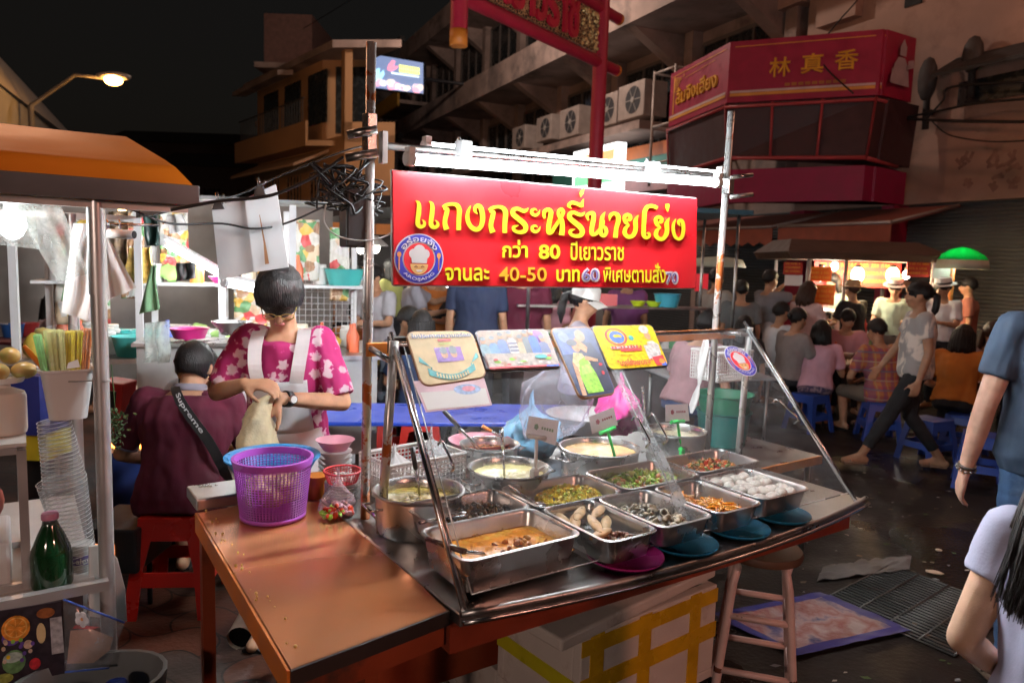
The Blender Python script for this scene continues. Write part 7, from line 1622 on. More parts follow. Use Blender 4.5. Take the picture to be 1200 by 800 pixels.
# ---------------------------------------------------------------- man in maroon polo on the red stool, back to us
ml = az(217, 690, 0); ml = gp(214, 640, 3.30)
POLO = CL('maroon', (.085, .006, .022))
tm, J2 = person('man in maroon polo shirt with a black strap sitting on a red stool, back turned', (ml.x, ml.y, 0), R(6), 1.68, sit=.45, lean=.32, neck=.112, head=(.5, 0, 0), arms=(((.13, .10, -.24), (.06, .33, -.26)), ((.08, .12, -.24), (-.05, .33, -.2))), skin=SK1, hair=('back', None), shirt=POLO, sleeve=.82, hem=-.10, pants=CL('khaki', (.16, .13, .10)), pleg=.62, shoes=BLACKP, vox=.009, wide=1.12, face=False)
T2, tr2 = J2['T'], J2['tr']
m = MB(T2).m(CL('collar_grey', (.22, .2, .24))); m.tube([tr2(.066 * math.cos(q), -.012 + .062 * math.sin(q), .478 + .006 * math.sin(q)) for q in [2 * PI * i / 20 for i in range(20)]], .011, 7, closed=True, flat=1.6); m.build('collar', tm, smooth=60)
for s in (0, 1):
 a, b = J2['sh'][s], J2['A'][s][0]; p = a.lerp(b, .82); d = (b - a).normalized(); m = MB(T2).m(CL('collar_grey', (.22, .2, .24))); m.cyl(p - d * .004, p + d * .006, .064, n=18); m.build('cuff', tm, smooth=60)
m = MB(T2).m(mat('strap_black', (.012, .012, .013), .6))
pts = [(-.06, .03, .50), (-.05, -.06, .475), (.0, -.125, .40), (.07, -.145, .31), (.14, -.135, .22), (.19, -.09, .12), (.20, .02, .04)]
P = [tr2(*p) for p in spline(pts, 5)]; R3 = J2['RT'].to_3x3()
rings = []
for i, p in enumerate(P):
 d = (P[min(i + 1, len(P) - 1)] - P[max(i - 1, 0)]).normalized(); nrm = R3 @ Vector((spline(pts, 5)[i][0] * .5, -1, .1)); nrm.normalize(); sdv = d.cross(nrm).normalized() * .022; rings.append([p - sdv, p + sdv, p + sdv + nrm * .005, p - sdv + nrm * .005])
m.loft(rings); sp_ = m.build('strap', tm)
m = MB(T2).m(mat('strap_white', (.6, .6, .6), .6))
def sf(a, b, o=0, i0=8, i1=18):
 q = i0 + (i1 - i0) * a; i = int(q); fr = q - i; r0, r1 = rings[i], rings[min(i + 1, len(rings) - 1)]
 lo = r0[3].lerp(r1[3], fr); hi = r0[2].lerp(r1[2], fr); n_ = (r0[2] - r0[1]).normalized(); v = .2 + .6 * b
 return hi.lerp(lo, v) + n_ * (.0012 + o)
letters(m, 'Supreme', sf, .015, .0006, .00002); m.build('strap_lettering', sp_)
# red plastic stool under him
def stool(name, label, c, h, w, mt, rz=0., group=None, open_=True):
 t = thing(name, label, 'stool', (c.x, c.y, 0), rz, group); T = WM[t.name]; a, b = w * .40, w * .56
 m = MB(T).m(mt); m.box((0, 0, h - .014), (2 * a, 2 * a, .028)); m.cyl((0, 0, h), (0, 0, h + .002), a * .55, n=20); m.build('seat', t, bevel=.012)
 for sx, sy in ((-1, -1), (1, -1), (1, 1), (-1, 1)):
  def lr(z, q, wd):
   x, y = sx * q, sy * q; return [(x, y, z), (x - sx * wd, y, z), (x - sx * wd, y - sy * .012, z), (x - sx * .014, y - sy * .014, z), (x - sx * .012, y - sy * wd, z), (x, y - sy * wd, z)]
  m = MB(T).m(mt); m.loft([lr(.0, b, w * .17), lr(h * .5, (a + b) / 2 * 1.0, w * .16), lr(h - .02, a, w * .22)]); m.build('leg', t)
 for sx, sy, zz in ((0, -1, 0), (1, 0, 0), (0, 1, 0), (-1, 0, 0)):
  q = a + (b - a) * .55; z0, z1 = h * .33, h * .47
  q1 = a + (b - a) * (1 - z0 / h); q2 = a + (b - a) * (1 - z1 / h); e = .012
  if sx == 0: A_ = [(-q1 * .9, sy * (q1 - .002), z0), (q1 * .9, sy * (q1 - .002), z0), (q1 * .9, sy * (q1 - e), z0), (-q1 * .9, sy * (q1 - e), z0)]; B_ = [(-q2 * .9, sy * (q2 - .002), z1), (q2 * .9, sy * (q2 - .002), z1), (q2 * .9, sy * (q2 - e), z1), (-q2 * .9, sy * (q2 - e), z1)]
  else: A_ = [(sx * (q1 - .002), -q1 * .9, z0), (sx * (q1 - .002), q1 * .9, z0), (sx * (q1 - e), q1 * .9, z0), (sx * (q1 - e), -q1 * .9, z0)]; B_ = [(sx * (q2 - .002), -q2 * .9, z1), (sx * (q2 - .002), q2 * .9, z1), (sx * (q2 - e), q2 * .9, z1), (sx * (q2 - e), -q2 * .9, z1)]
  MB(T).m(mt).loft([A_, B_]).build('cross_panel', t)
  q1 = a + (b - a) * .22; z0 = h * .78
  if sx == 0: A_ = [(-q1 * .95, sy * (q1 - .002), z0), (q1 * .95, sy * (q1 - .002), z0), (q1 * .95, sy * (q1 - e), z0), (-q1 * .95, sy * (q1 - e), z0)]; B_ = [(-a, sy * (a - .002), h - .015), (a, sy * (a - .002), h - .015), (a, sy * (a - e), h - .015), (-a, sy * (a - e), h - .015)]
  else: A_ = [(sx * (q1 - .002), -q1 * .95, z0), (sx * (q1 - .002), q1 * .95, z0), (sx * (q1 - e), q1 * .95, z0), (sx * (q1 - e), -q1 * .95, z0)]; B_ = [(sx * (a - .002), -a, h - .015), (sx * (a - .002), a, h - .015), (sx * (a - e), a, h - .015), (sx * (a - e), -a, h - .015)]
  MB(T).m(mt).loft([A_, B_]).build('skirt', t)
 return t
REDST = mat('stool_red', (.50, .02, .012), .35, var=.06); BLUEST = mat('stool_blue', (.03, .07, .32), .4, var=.08)
stool('plastic_stool', 'red plastic stool under the man in the maroon polo', Vector((ml.x + .0, ml.y - .02, 0)), .455, .34, REDST, .1)
# the woman facing him, mostly hidden
q = gp(262, 500, 4.1); person('person in white shirt bending forward behind the man in maroon', (q.x, q.y, 0), PI - .1, 1.6, sit=.45, lean=.5, head=(.6, 0, 0), arms=('fwd', 'fwd'), shirt=CL('white', (.62, .6, .62)), pants=CL('dark', (.02, .02, .025)), hair=('bob', None), shoes=BLACKP, wide=1.05)
# ---------------------------------------------------------------- big man at the right edge and the girl at the lower right
q = gp(1252, 480, 2.75)
tb_, J3 = person('man in slate blue shirt and jeans standing at the right edge, arm hanging', (q.x, q.y, 0), R(-16), 1.78, arms=(((.075, -.02, -.28), (.095, .055, -.54)), 'down'), skin=SK4, hair=('short', HAIRB), shirt=CL('slate', (.03, .05, .085)), sleeve=.62, hem=-.10, pants=mat('cloth_denim', (.03, .07, .15), .85, var=.3, vs=7, bump=.2, bs=300, col2=(.09, .15, .24), c2=(.52, .7), c2s=6), shoes=mat('shoe_brown', (.08, .05, .03), .5), vox=.008, wide=1.14, curl=.35, belly=1.1)
T3 = J3['T']; e, w = J3['A'][0]; d = (w - e).normalized(); p = w.lerp(e, .07)
m = MB(T3).m(mat('bracelet', (.06, .05, .04), .4)); m.cyl(p - d * .006, p + d * .006, .0335, n=18); o = m.build('bracelet', tb_)
m = MB(T3).m(mat('bead', (.3, .28, .26), .3, .6))
for i in range(12): a = 2 * PI * i / 12; x = d.orthogonal().normalized(); y = d.cross(x); m.ell(p + d * .014 + (x * math.cos(a) + y * math.sin(a)) * .034, .006, 6)
m.build('bead', o)
q = gp(1272, 640, 1.3)
tg, J4 = person('girl with long dark hair and pale lilac tee at the lower right corner', (q.x, q.y, 0), R(-50), 1.41, lean=.02, arms=(((.06, -.06, -.26), (.02, .12, -.38)), ((.06, .0, -.27), (.0, .2, -.36))), skin=SK2, hair=('short', HAIR), shirt=CL('lilac', (.42, .42, .56)), sleeve=.42, hem=-.10, pants=CL('dark', (.02, .02, .025)), shoes=BLACKP, vox=.007, wide=.78, face=False)
T4, tr4 = J4['T'], J4['tr']; rr = random.Random(9)
m = MB(T4).m(mat('long_hair', (.012, .010, .009), .4, var=.4, vs=30, spec=.3))
for j in range(2200):
 a = PI * (.94 + 1.12 * rr.random()); rad = rr.uniform(.7, 1.08)
 x, y = .085 * math.cos(a) * rad, -.012 + .105 * math.sin(a) * rad; H = J4['H']; a0 = rr.uniform(-.03, .03); p0 = H((x, y * 1.0, .05 + a0)); p1 = H((x * 1.25, y * 1.12, -.07)); z = .15 + .09 * rr.random() ** .5
 p2 = Vector((p1.x * 1.12, p1.y * 1.12 - .03, p1.z - z * .5)); p3 = Vector((p1.x * 1.2 + rr.uniform(-.012, .012), p1.y * 1.18 - .035 + rr.uniform(-.012, .012), p1.z - z))
 P = [Vector(q) for q in spline([p0, p1, p2, p3], 4)]; n = len(P); m.tube(P, [.0026 * (1 - .75 * (i / (n - 1)) ** 2) for i in range(n)], 4)
m.build('long_hair', tg)
# ================================================================== CROWD AND STALLS BEHIND
WHT, BLK, NAVY, GRY, PNK = CL('white', (.62, .6, .62)), CL('black', (.015, .015, .017)), CL('navy', (.02, .03, .07)), CL('grey', (.22, .22, .24)), CL('pink', (.55, .26, .30))
LGRY, ORG, MRN, PURP, DRK = CL('light_grey', (.42, .40, .43)), CL('orange', (.52, .17, .04)), CL('maroon', (.12, .008, .03)), CL('dusty_pink', (.34, .19, .21)), CL('dark', (.02, .02, .025))
KHA = CL('khaki', (.16, .13, .10)); JEAN = CL('denim', (.06, .12, .24))
HATW = mat('hat_white', (.72, .70, .66), .7); HATS = mat('hat_straw', (.45, .32, .18), .8)
def hat(t, J, kind, mt):
 T, HT, k = J['T'], J['HT'], J['k']; m = MB(T).m(mt); M3 = HT.to_3x3().to_4x4(); c = J['hc'] + HT.to_3x3() @ Vector((0, -.01, .055))
 if kind == 'fedora':
  m.lathe([(.155, -.004), (.15, .004), (.098, .008), (.094, .06), (.085, .085), (0, .08)], c, 24, M3); m.lathe([(.155, -.004), (.10, -.002)], c, 24, M3); o = m.build('hat', t, smooth=50); m = MB(T).m(BLACKP); m.lathe([(.0995, .01), (.0975, .032)], c, 24, M3); m.build('hat_band', o)
 elif kind == 'straw': m.lathe([(.17, -.015), (.165, -.005), (.10, .008), (.09, .07), (.06, .09), (0, .09)], c, 24, M3); m.build('hat', t, smooth=50)
 else:
  m.lathe([(.105, -.03), (.104, .0), (.095, .05), (.06, .085), (0, .095)], c, 24, M3)
  m.grid(lambda a, b: c + (M3 @ Vector(((a - .5) * .18 * (1 - .35 * b), .085 + .085 * b - .25 * (a - .5) ** 2, -.018 - .03 * b - .15 * (a - .5) ** 2))), 10, 6); m.build('cap', t, smooth=60)
def P(label, px, py, d, face, group=None, hatk=None, **kw):
 q = gp(px, py, d); kw.setdefault('vox', .016 if d < 7 else .02)
 t, J = person(label, (q.x, q.y, 0), R(face), group=group, **kw)
 if hatk: hat(t, J, *hatk)
 return t, J
G1, G2 = 'people around the food court', 'people at the noodle stall'
# centre, food court
P('woman with long dark hair seen from behind walking left of the crowd', 358, 340, 9.2, 10, G1, h=1.62, shirt=CL('tan', (.35, .25, .2)), pants=DRK, hair=('long', None), shoes=BLACKP)
P('taller man in dark shirt just beyond the long haired woman', 350, 330, 10.2, -20, G1, h=1.72, shirt=NAVY, pants=DRK, shoes=BLACKP)
P('person in black tee with back turned in the lit aisle', 389, 340, 9.6, 0, G1, h=1.60, shirt=BLK, pants=DRK, shoes=BLACKP, arms=('fwd', 'down'))
P('person in pale top with a black shoulder strap in the lit aisle', 410, 345, 8.8, 20, G1, h=1.58, shirt=LGRY, pants=DRK, hair=('bob', None), shoes=BLACKP)
P('man in light grey shirt and dark apron leaning to a table left of the signboard', 445, 370, 6.9, 145, G1, h=1.56, lean=.12, head=(.35, 0, 0), shirt=LGRY, pants=DRK, arms=('fwd', 'swing'), shoes=BLACKP)
P('man in grey tee stretching an arm beside the signboard edge', 486, 360, 7.4, -80, G1, h=1.62, shirt=CL('mid_grey', (.3, .29, .33)), pants=DRK, arms=('reach', 'fwd'), shoes=BLACKP)
P('person in black tee partly hidden behind the signboard edge', 508, 355, 7.9, 150, G1, h=1.45, shirt=BLK, pants=DRK, arms=('fwd', 'fwd'), shoes=BLACKP)
P('person in orange tee and dark blue trousers with back turned under the signboard', 515, 360, 7.9, 5, G1, h=1.58, shirt=ORG, pants=NAVY, shoes=BLACKP, arms=('back', 'back'), wide=.95)
P('broad man in navy tee with back turned under the signboard', 559, 360, 6.6, -5, G1, h=1.72, shirt=NAVY, pants=DRK, shoes=BLACKP, wide=1.12)
P('man in maroon tee with back turned under the signboard', 612, 360, 6.7, 5, G1, h=1.70, shirt=MRN, pants=DRK, shoes=BLACKP, wide=1.08)
P('person in pale pink top between the maroon tee and the white cap', 646, 365, 7.4, -30, G1, h=1.5, shirt=PNK, pants=DRK, hair=('bob', None), shoes=BLACKP)
P('woman in white cap seen in profile just behind the plaques', 679, 400, 4.7, -95, G1, ('cap', HATW), h=1.50, shirt=CL('lilac_grey', (.4, .36, .42)), pants=DRK, hair=('pony', None), shoes=BLACKP, head=(.25, 0, 0), arms=('fwd', 'fwd'))
P('man in dark grey tee sitting at a table behind the left posts', 463, 420, 5.9, -120, G1, h=1.64, sit=.46, lean=.22, head=(.2, 0, 0), shirt=CL('slate_grey', (.10, .12, .15)), pants=DRK, arms=('table', 'table'), shoes=BLACKP)
P('girl with long black hair sitting with back turned behind the left posts', 494, 425, 5.5, 10, G1, h=1.60, sit=.46, lean=.15, shirt=CL('dark_blue', (.02, .04, .10)), pants=DRK, hair=('long', None), shoes=BLACKP, arms=('table', 'table'))
P('person in orange top sitting low in the dim aisle', 415, 400, 7.2, 10, G1, h=1.55, sit=.42, lean=.2, shirt=ORG, pants=DRK, shoes=BLACKP, arms=('table', 'table'))
P('person in dusty pink shirt bending over a table behind the right post', 803, 420, 5.5, -55, G1, h=1.62, sit=.55, lean=.38, head=(.35, 0, 0), shirt=PURP, pants=CL('blue_dark', (.03, .05, .14)), arms=('table', 'table'), shoes=BLACKP, wide=1.05)
P('woman with long hair sitting among basins far behind the juice stall', 50, 365, 7.0, -60, G1, h=1.55, sit=.45, lean=.2, shirt=CL('mauve', (.3, .2, .2)), pants=DRK, hair=('long', None), arms=('table', 'table'))
P('child standing far behind the juice stall', 76, 365, 8.2, 170, G1, h=1.25, shirt=CL('peach', (.45, .25, .18)), pants=DRK)
for i, (px, d, f, hh, sc_, hr, lb_) in enumerate(((338, 11.5, 20, 1.66, CL('cream', (.5, .45, .36)), 'short', 'man in cream tee deep in the aisle at far left of the crowd'), (372, 11.8, 170, 1.6, CL('rust', (.4, .12, .05)), 'bob', 'woman in rust red top facing us deep in the aisle'), (402, 12.4, 10, 1.7, CL('teal', (.03, .2, .22)), 'short', 'man in teal tee deep in the aisle between the black tee and the strap'), (428, 10.5, -30, 1.64, CL('sky', (.25, .4, .55)), 'short', 'man in sky blue tee deep in the aisle behind the left post'), (458, 9.6, 60, 1.6, CL('olive', (.2, .2, .06)), 'bob', 'woman in olive top beyond the left posts'), (530, 10.2, 0, 1.62, CL('lemon', (.55, .48, .12)), 'bob', 'woman in lemon top between the orange and navy tees'), (586, 9.2, 175, 1.66, CL('ash', (.35, .34, .33)), 'short', 'man in ash grey tee facing us between the navy and maroon tees'), (664, 8.8, 30, 1.55, CL('coral', (.55, .2, .16)), 'long', 'woman in coral top behind the white cap'), (735, 8.2, 160, 1.6, CL('plum', (.2, .06, .18)), 'short', 'stall keeper in plum tee behind the cluttered stall'), (838, 8.6, -50, 1.62, CL('stone', (.36, .32, .28)), 'short', 'man in stone coloured tee beyond the right cart post'), (1135, 9.6, 60, 1.6, CL('brick', (.3, .1, .07)), 'short', 'man in brick red tee standing right of the green umbrella'), (975, 9.9, 120, 1.6, CL('mint', (.3, .45, .36)), 'bob', 'woman in mint top at the left of the noodle stall counter'))):
 P(lb_, px, 345, d, f, G1, h=hh, shirt=sc_, pants=DRK, hair=(hr, None), shoes=BLACKP, arms=('fwd', 'down') if i % 2 else ('down', 'swing'), vox=.022)
P('girl in pink tee and printed skirt on a blue stool, back turned', 956, 440, 7.5, -28, G2, h=1.58, sit=.38, lean=.36, head=(.45, 0, 0), shirt=CL('bright_pink', (.62, .33, .40)), pants=PSKIRT, pleg=.5, hair=('bob', None), arms=('table', 'mouth'), shoes=BLACKP, vox=.016, legs=(((.12, .40, .42), (.12, .30, .075)), ((.10, .40, .42), (.10, .34, .075))))
P('man in red plaid shirt on a blue stool, back turned', 1037, 430, 7.2, 18, G2, h=1.66, sit=.38, lean=.22, head=(.2, 0, 0), shirt=PLAID, pants=KHA, pleg=.6, hem=-.12, arms=('table', 'table'), shoes=BLACKP, vox=.016, wide=1.08)
P('man with dark fringe facing us over the food at the street table', 988, 400, 8.7, 165, G2, h=1.66, sit=.42, lean=.3, head=(.3, .2, 0), shirt=PNK, pants=DRK, arms=('table', 'table'))
P('person in black top standing with back turned before the noodle stall', 1000, 380, 9.0, 20, G2, ('straw', HATS), h=1.52, lean=.1, shirt=BLK, pants=DRK, hair=('short', HAIRB), arms=('fwd', 'fwd'), vox=.018)
P('cook in white hat with black band and pale green tee at the noodle stall', 1046, 380, 9.4, 150, G2, ('fedora', HATW), h=1.56, lean=.15, head=(.3, 0, 0), shirt=CL('pale_green', (.5, .62, .48)), pants=DRK, arms=('fwd', 'fwd'), vox=.018)
P('server in white hat and dark vest at the right post of the noodle stall', 1104, 380, 8.8, 120, G2, ('fedora', HATW), h=1.58, lean=.05, head=(.2, 0, 0), shirt=WHT, pants=DRK, arms=('fwd', 'up'), vox=.018)
P('man in grey tee raising his arms to a hanging menu sheet', 899, 370, 8.9, -70, G2, h=1.62, shirt=GRY, pants=DRK, arms=(((.06, .22, -.02), (.02, .40, .14)), ((.06, .22, -.02), (.02, .42, .10))), vox=.018)
P('woman in pale blouse with brown hair standing at the menu board', 943, 380, 8.5, -60, G2, h=1.50, shirt=CL('blush', (.60, .42, .40)), pants=DRK, hair=('bob', HAIRB), head=(.3, 0, 0), arms=('fwd', 'fwd'), vox=.018)
P('man in dark grey tee standing with back turned by the magenta post', 867, 370, 8.1, -10, G2, h=1.50, shirt=CL('charcoal', (.14, .15, .15)), pants=DRK, vox=.018)
P('person with black hair sitting low behind the guard corner', 874, 410, 7.3, 15, G2, h=1.5, sit=.42, lean=.1, shirt=BLK, pants=DRK, hair=('bob', None), vox=.018)
P('person in whitish tee sitting beyond the woman in grey', 908, 400, 8.3, -70, G2, h=1.62, sit=.48, lean=.1, shirt=WHT, pants=DRK, arms=('table', 'table'), vox=.018)
P('woman in grey blouse eating with her hand at her mouth', 924, 410, 7.7, -70, G2, h=1.62, sit=.45, lean=.14, head=(.1, 0, 0), shirt=CL('warm_grey', (.24, .20, .19)), pants=DRK, hair=('bun', None), arms=('table', 'mouth'), vox=.016)
P('woman in patterned pale blouse striding left across the street', 1072, 440, 6.0, 78, G2, h=1.57, lean=.03, head=(.0, -.05, 0), shirt=TIED, hem=-.34, sleeve=.55, pants=BLK, pleg=.9, hair=('pony', None), arms=('down', 'swing'), shoes=mat('sandal_tan', (.25, .14, .09), .6), vox=.012, belly=1.08, legs=(((.085, .20, .50), (.08, .40, .12)), ((.09, -.02, .48), (.085, -.30, .10))))
P('woman in orange shirt leaning over her bowl beside the striding woman', 1122, 420, 6.7, -40, G2, h=1.62, sit=.42, lean=.36, head=(.5, 0, 0), shirt=CL('deep_orange', (.50, .16, .02)), pants=BLK, hair=('bob', None), arms=('table', 'table'), vox=.016)
P('person with dark hair sitting behind the woman in orange', 1156, 410, 7.4, 160, G2, h=1.6, sit=.42, lean=.25, head=(.3, 0, 0), shirt=CL('grey_pink', (.4, .3, .3)), pants=DRK, hair=('bob', HAIRB), arms=('table', 'table'), vox=.018)
for px, py, d, lb_ in ((948, 480, 7.45, 'blue plastic stool under the girl in the pink tee'), (1031, 480, 7.15, 'blue plastic stool under the man in the plaid shirt'), (1090, 490, 6.35, 'empty blue plastic stool behind the striding woman'), (1130, 500, 6.6, 'blue plastic stool under the woman in orange'), (1152, 510, 5.6, 'blue plastic stool beside the jeans of the big man')):
 q = gp(px, py, d); stool('plastic_stool', lb_, q, .38 if d > 6 else .42, .33, BLUEST, .5 + px * .01, 'blue plastic stools')
q = gp(463, 420, 5.9); stool('plastic_stool', 'red plastic stool under the man in the dark grey tee', q, .45, .33, REDST, .3, 'red plastic stools'); q = gp(494, 425, 5.5); stool('plastic_stool', 'red plastic stool under the girl with long black hair', q, .45, .33, REDST, .1, 'red plastic stools')
q = gp(415, 400, 7.2); stool('plastic_stool', 'red plastic stool under the person in the orange top', q, .42, .33, REDST, .7, 'red plastic stools')
# tables
def table(label, px, py, d, w, dp, z, mt, rz=0.):
 q = gp(px, py, d); t = thing('folding_table', label, 'table', q, rz); T = WM[t.name]
 MB(T).m(mt).box((0, 0, z - .012), (w, dp, .024)).build('tabletop', t, bevel=.006)
 for sx in (-1, 1):
  for sy in (-1, 1): MB(T).m(STEELD).cyl((sx * (w / 2 - .05), sy * (dp / 2 - .05), 0), (sx * (w / 2 - .05), sy * (dp / 2 - .05), z - .024), .014, n=8).build('leg', t)
 return T
BLUET = mat('table_blue', (.015, .05, .36), .35, var=.08)
table('long blue plastic table behind the cart', 520, 470, 4.35, 1.9, .55, .72, BLUET, .12)
table('dark table with bowls in the food court aisle', 430, 420, 6.2, 1.5, .6, .74, mat('table_dark', (.06, .05, .05), .4), .2)
table('street table with cups among the noodle eaters', 995, 430, 8.0, 1.2, .7, .68, mat('table_wood', (.2, .12, .08), .5), .3)
table('small table under the person in dusty pink', 830, 430, 6.0, .9, .6, .78, mat('table_grey', (.3, .3, .31), .4), .2)
table('table of the woman in orange', 1165, 440, 7.0, .8, .6, .66, mat('table_wood', (.2, .12, .08), .5), .2)
def clutter(label0, cat, pts, z, seed, kinds, grp):
 rr = random.Random(seed)
 for i, (px, py, d) in enumerate(pts):
  q = gp(px, py, d); q.z = z; kd, c, nm = kinds[i % len(kinds)]; mt = mat('goods_' + nm, c, .4, var=.12)
  m = MB().m(mt); s = rr.uniform(.85, 1.2)
  if kd == 'bottle': m.lathe([(0, 0), (.032 * s, 0), (.034 * s, .1 * s), (.014, .15 * s), (.013, .18 * s), (0, .18 * s)], q, 12)
  elif kd == 'bowl': m.lathe([(0, .004), (.05 * s, .002), (.085 * s, .05), (.08 * s, .048), (.045 * s, .008), (0, .008)], q, 18)
  elif kd == 'tub': m.lathe([(0, 0), (.10 * s, 0), (.13 * s, .12), (.138 * s, .125), (.12 * s, .12), (.09 * s, .01), (0, .01)], q, 18)
  elif kd == 'cup': m.lathe([(0, 0), (.03, 0), (.04, .12 * s), (.036, .12 * s), (0, .02)], q, 12)
  elif kd == 'box': m.box(q + Vector((0, 0, .06 * s)), (.2 * s, .14, .12 * s), rot('Z', rr.uniform(-.5, .5)))
  elif kd == 'jar': m.lathe([(0, 0), (.055 * s, 0), (.055 * s, .12 * s), (.045 * s, .13 * s), (.045 * s, .15 * s), (0, .15 * s)], q, 14)
  elif kd == 'bag':
   m.ell(q + Vector((0, 0, .06)), (.085 * s, .065, .08 * s), 16)
   for v_ in m.bm.verts: v_.co = q + Vector((0, 0, .06)) + (v_.co - q - Vector((0, 0, .06))) * (1 + .5 * noise.noise(v_.co * 16)); v_.co.z = max(v_.co.z, z + .001)
  names = {'bottle': 'bottle', 'bowl': 'bowl', 'tub': 'tub', 'cup': 'cup', 'box': 'carton', 'jar': 'jar', 'bag': 'goods_bag'}
  pl_ = ['leftmost', 'second from left', 'third from left', 'fourth from left', 'fifth from left', 'sixth from left', 'seventh from left', 'eighth from left', 'ninth from left', 'tenth from left', 'eleventh from left', 'twelfth from left'][i]
  tag(m.build(names[kd], loc=q, smooth=40), nm.replace('_', ' ') + ' ' + names[kd].replace('_', ' ') + ', ' + pl_ + ' ' + label0, names[kd].replace('_', ' '), grp)
clutter('on the dark food court table', 'x', [(395, 400, 6.3), (412, 400, 6.15), (428, 400, 6.3), (447, 400, 6.1), (470, 400, 6.15), (488, 400, 6.0)], .74, 1, [('cup', (.7, .68, .65), 'white'), ('bottle', (.05, .12, .4), 'blue'), ('bowl', (.6, .6, .6), 'pale'), ('bottle', (.6, .45, .1), 'yellow'), ('bottle', (.5, .05, .05), 'red'), ('cup', (.4, .2, .4), 'mauve')], 'goods on the food court table')
clutter('on the noodle eaters table', 'x', [(966, 420, 8.1), (978, 420, 7.8), (992, 420, 8.2), (1006, 420, 7.8), (1018, 420, 8.1)], .68, 2, [('cup', (.62, .55, .5), 'creamy'), ('bottle', (.5, .08, .04), 'red_sauce'), ('bowl', (.65, .6, .55), 'ivory'), ('cup', (.6, .35, .3), 'tinted'), ('bottle', (.2, .3, .1), 'green_sauce')], 'goods on the noodle table')
# stall of goods behind the sign's right part
gs = thing('goods_stall', 'cluttered stall counter behind the yellow plaque', 'market stall', gp(725, 400, 6.6), .2); T = WM[gs.name]
MB(T).m(mat('counter_dark', (.12, .09, .09), .5)).box((0, 0, .45), (1.9, .7, .9)).build('counter', gs);
m = MB(T).m(STEELD)
for x in (-.93, .93):
 for y in (-.33, .33): m.cyl((x, y, .9), (x, y, 2.1), .015, n=8)
m.build('post', gs); MB(T).m(STEELD).box((0, .2, 1.25), (1.86, .25, .02)).build('shelf', gs)
MB(T).m(mat('canopy_teal', (.02, .06, .08), .6)).box((0, 0, 2.12), (2.0, .9, .04)).build('canopy', gs)
clutter('on the cluttered stall counter', 'x', [(645, 380, 6.5), (660, 380, 6.4), (676, 380, 6.5), (692, 380, 6.4), (706, 380, 6.5), (720, 380, 6.4), (736, 380, 6.5), (750, 380, 6.6), (764, 380, 6.5), (778, 380, 6.6), (792, 380, 6.7)], .9, 3, [('jar', (.6, .58, .55), 'white'), ('tub', (.03, .25, .08), 'green'), ('box', (.4, .28, .15), 'brown'), ('bag', (.66, .65, .66), 'white_plastic'), ('bottle', (.5, .04, .04), 'red'), ('box', (.6, .3, .1), 'orange'), ('tub', (.66, .66, .64), 'pale'), ('bowl', (.5, .6, .02), 'lime'), ('bag', (.62, .6, .6), 'clear_white')], 'goods on the cluttered stall')
clutter('on the cluttered stall shelf', 'x', [(690, 350, 6.75), (712, 350, 6.8), (748, 350, 6.8), (766, 350, 6.8), (782, 350, 6.85)], 1.26, 4, [('bag', (.04, .28, .05), 'dark_green'), ('box', (.6, .1, .05), 'red'), ('bowl', (.45, .62, .03), 'lime'), ('bowl', (.45, .62, .03), 'lime_green'), ('tub', (.05, .3, .4), 'teal')], 'goods on the stall shelf')
def lamp(label, px, py, d, r, mt, cord=.5, shade=None):
 p = ad(px, py, d); t = thing('hanging_bulb', label, 'lamp', p, 0, 'hanging bulbs'); m = MB().m(mt); m.ell(p, (r, r, r * 1.3), 10); m.build('bulb', t, smooth=80)
 m = MB().m(BLACKP); m.cyl(p + Vector((0, 0, r)), p + Vector((0, 0, r + .05)), r * .5, n=8); m.tube([p + Vector((0, 0, r + .05)), p + Vector((0, 0, r + cord))], .004, 4); m.build('cord', t)
 if shade: m = MB().m(shade); m.lathe([(.16, .02), (.05, .12), (.03, .14)], p, 16); m.build('shade', t, smooth=60, solid=.004)
LSH = mat('lamp_shade', (.5, .5, .48), .5)
# big market tent over the food court aisle with its lamps
tn = thing('market_tent', 'big dim market tent over the food court aisle', 'tent', gp(455, 300, 10)); c = gp(455, 300, 12.5) - Vector((0, 0, .55))
TM = Matrix.Translation(c) @ rot('Z', .12)
TENT = mat('tent_grey', (.22, .21, .20), .8, var=.2, vs=1)
m = MB(TM).m(TENT); m.loft([[(-1.1, -3.2, 2.55), (.8, -3.2, 2.95), (2.9, -3.2, 2.55)], [(-1.1, 4, 2.55), (.8, 4, 2.95), (2.9, 4, 2.55)]], caps=False, closed=False); m.build('roof', tn)
m = MB(TM).m(mat('tent_orange', (.5, .16, .03), .7)); m.bb((-1.1, -3.22, 2.47), (2.9, -3.2, 2.6)); m.build('valance', tn)
for x in (-1.05, 2.85):
 for y in (-3.1, 3.9): MB(TM).m(STEELD).cyl((x, y, .55), (x, y, 2.55), .025, n=8).build('pole', tn)
for i, (px, py, d, e) in enumerate(((368, 292, 9, BULBW), (385, 290, 9.6, BULBW), (398, 288, 8.6, BULBW), (423, 291, 9.4, BULBW), (440, 290, 9.0, BULBW))):
 lamp(['leftmost', 'second', 'middle', 'fourth', 'rightmost'][i] + ' white lamp of the row under the market tent', px, py, d, .055, e, .45, LSH)
fluoro('fluorescent_lamp', 'short bright tube deep in the market tent on the left', ad(346, 322, 12), ad(372, 320, 12.2), .03, TUBEW, Matrix())
fluoro('fluorescent_lamp', 'short bright tube deep in the market tent in the middle', ad(376, 322, 12.5), ad(404, 321, 12.8), .03, TUBEW, Matrix())
fluoro('fluorescent_lamp', 'bright tube low behind the grey shirted man', ad(406, 323, 12.2), ad(428, 322, 12.6), .03, TUBEW, Matrix())
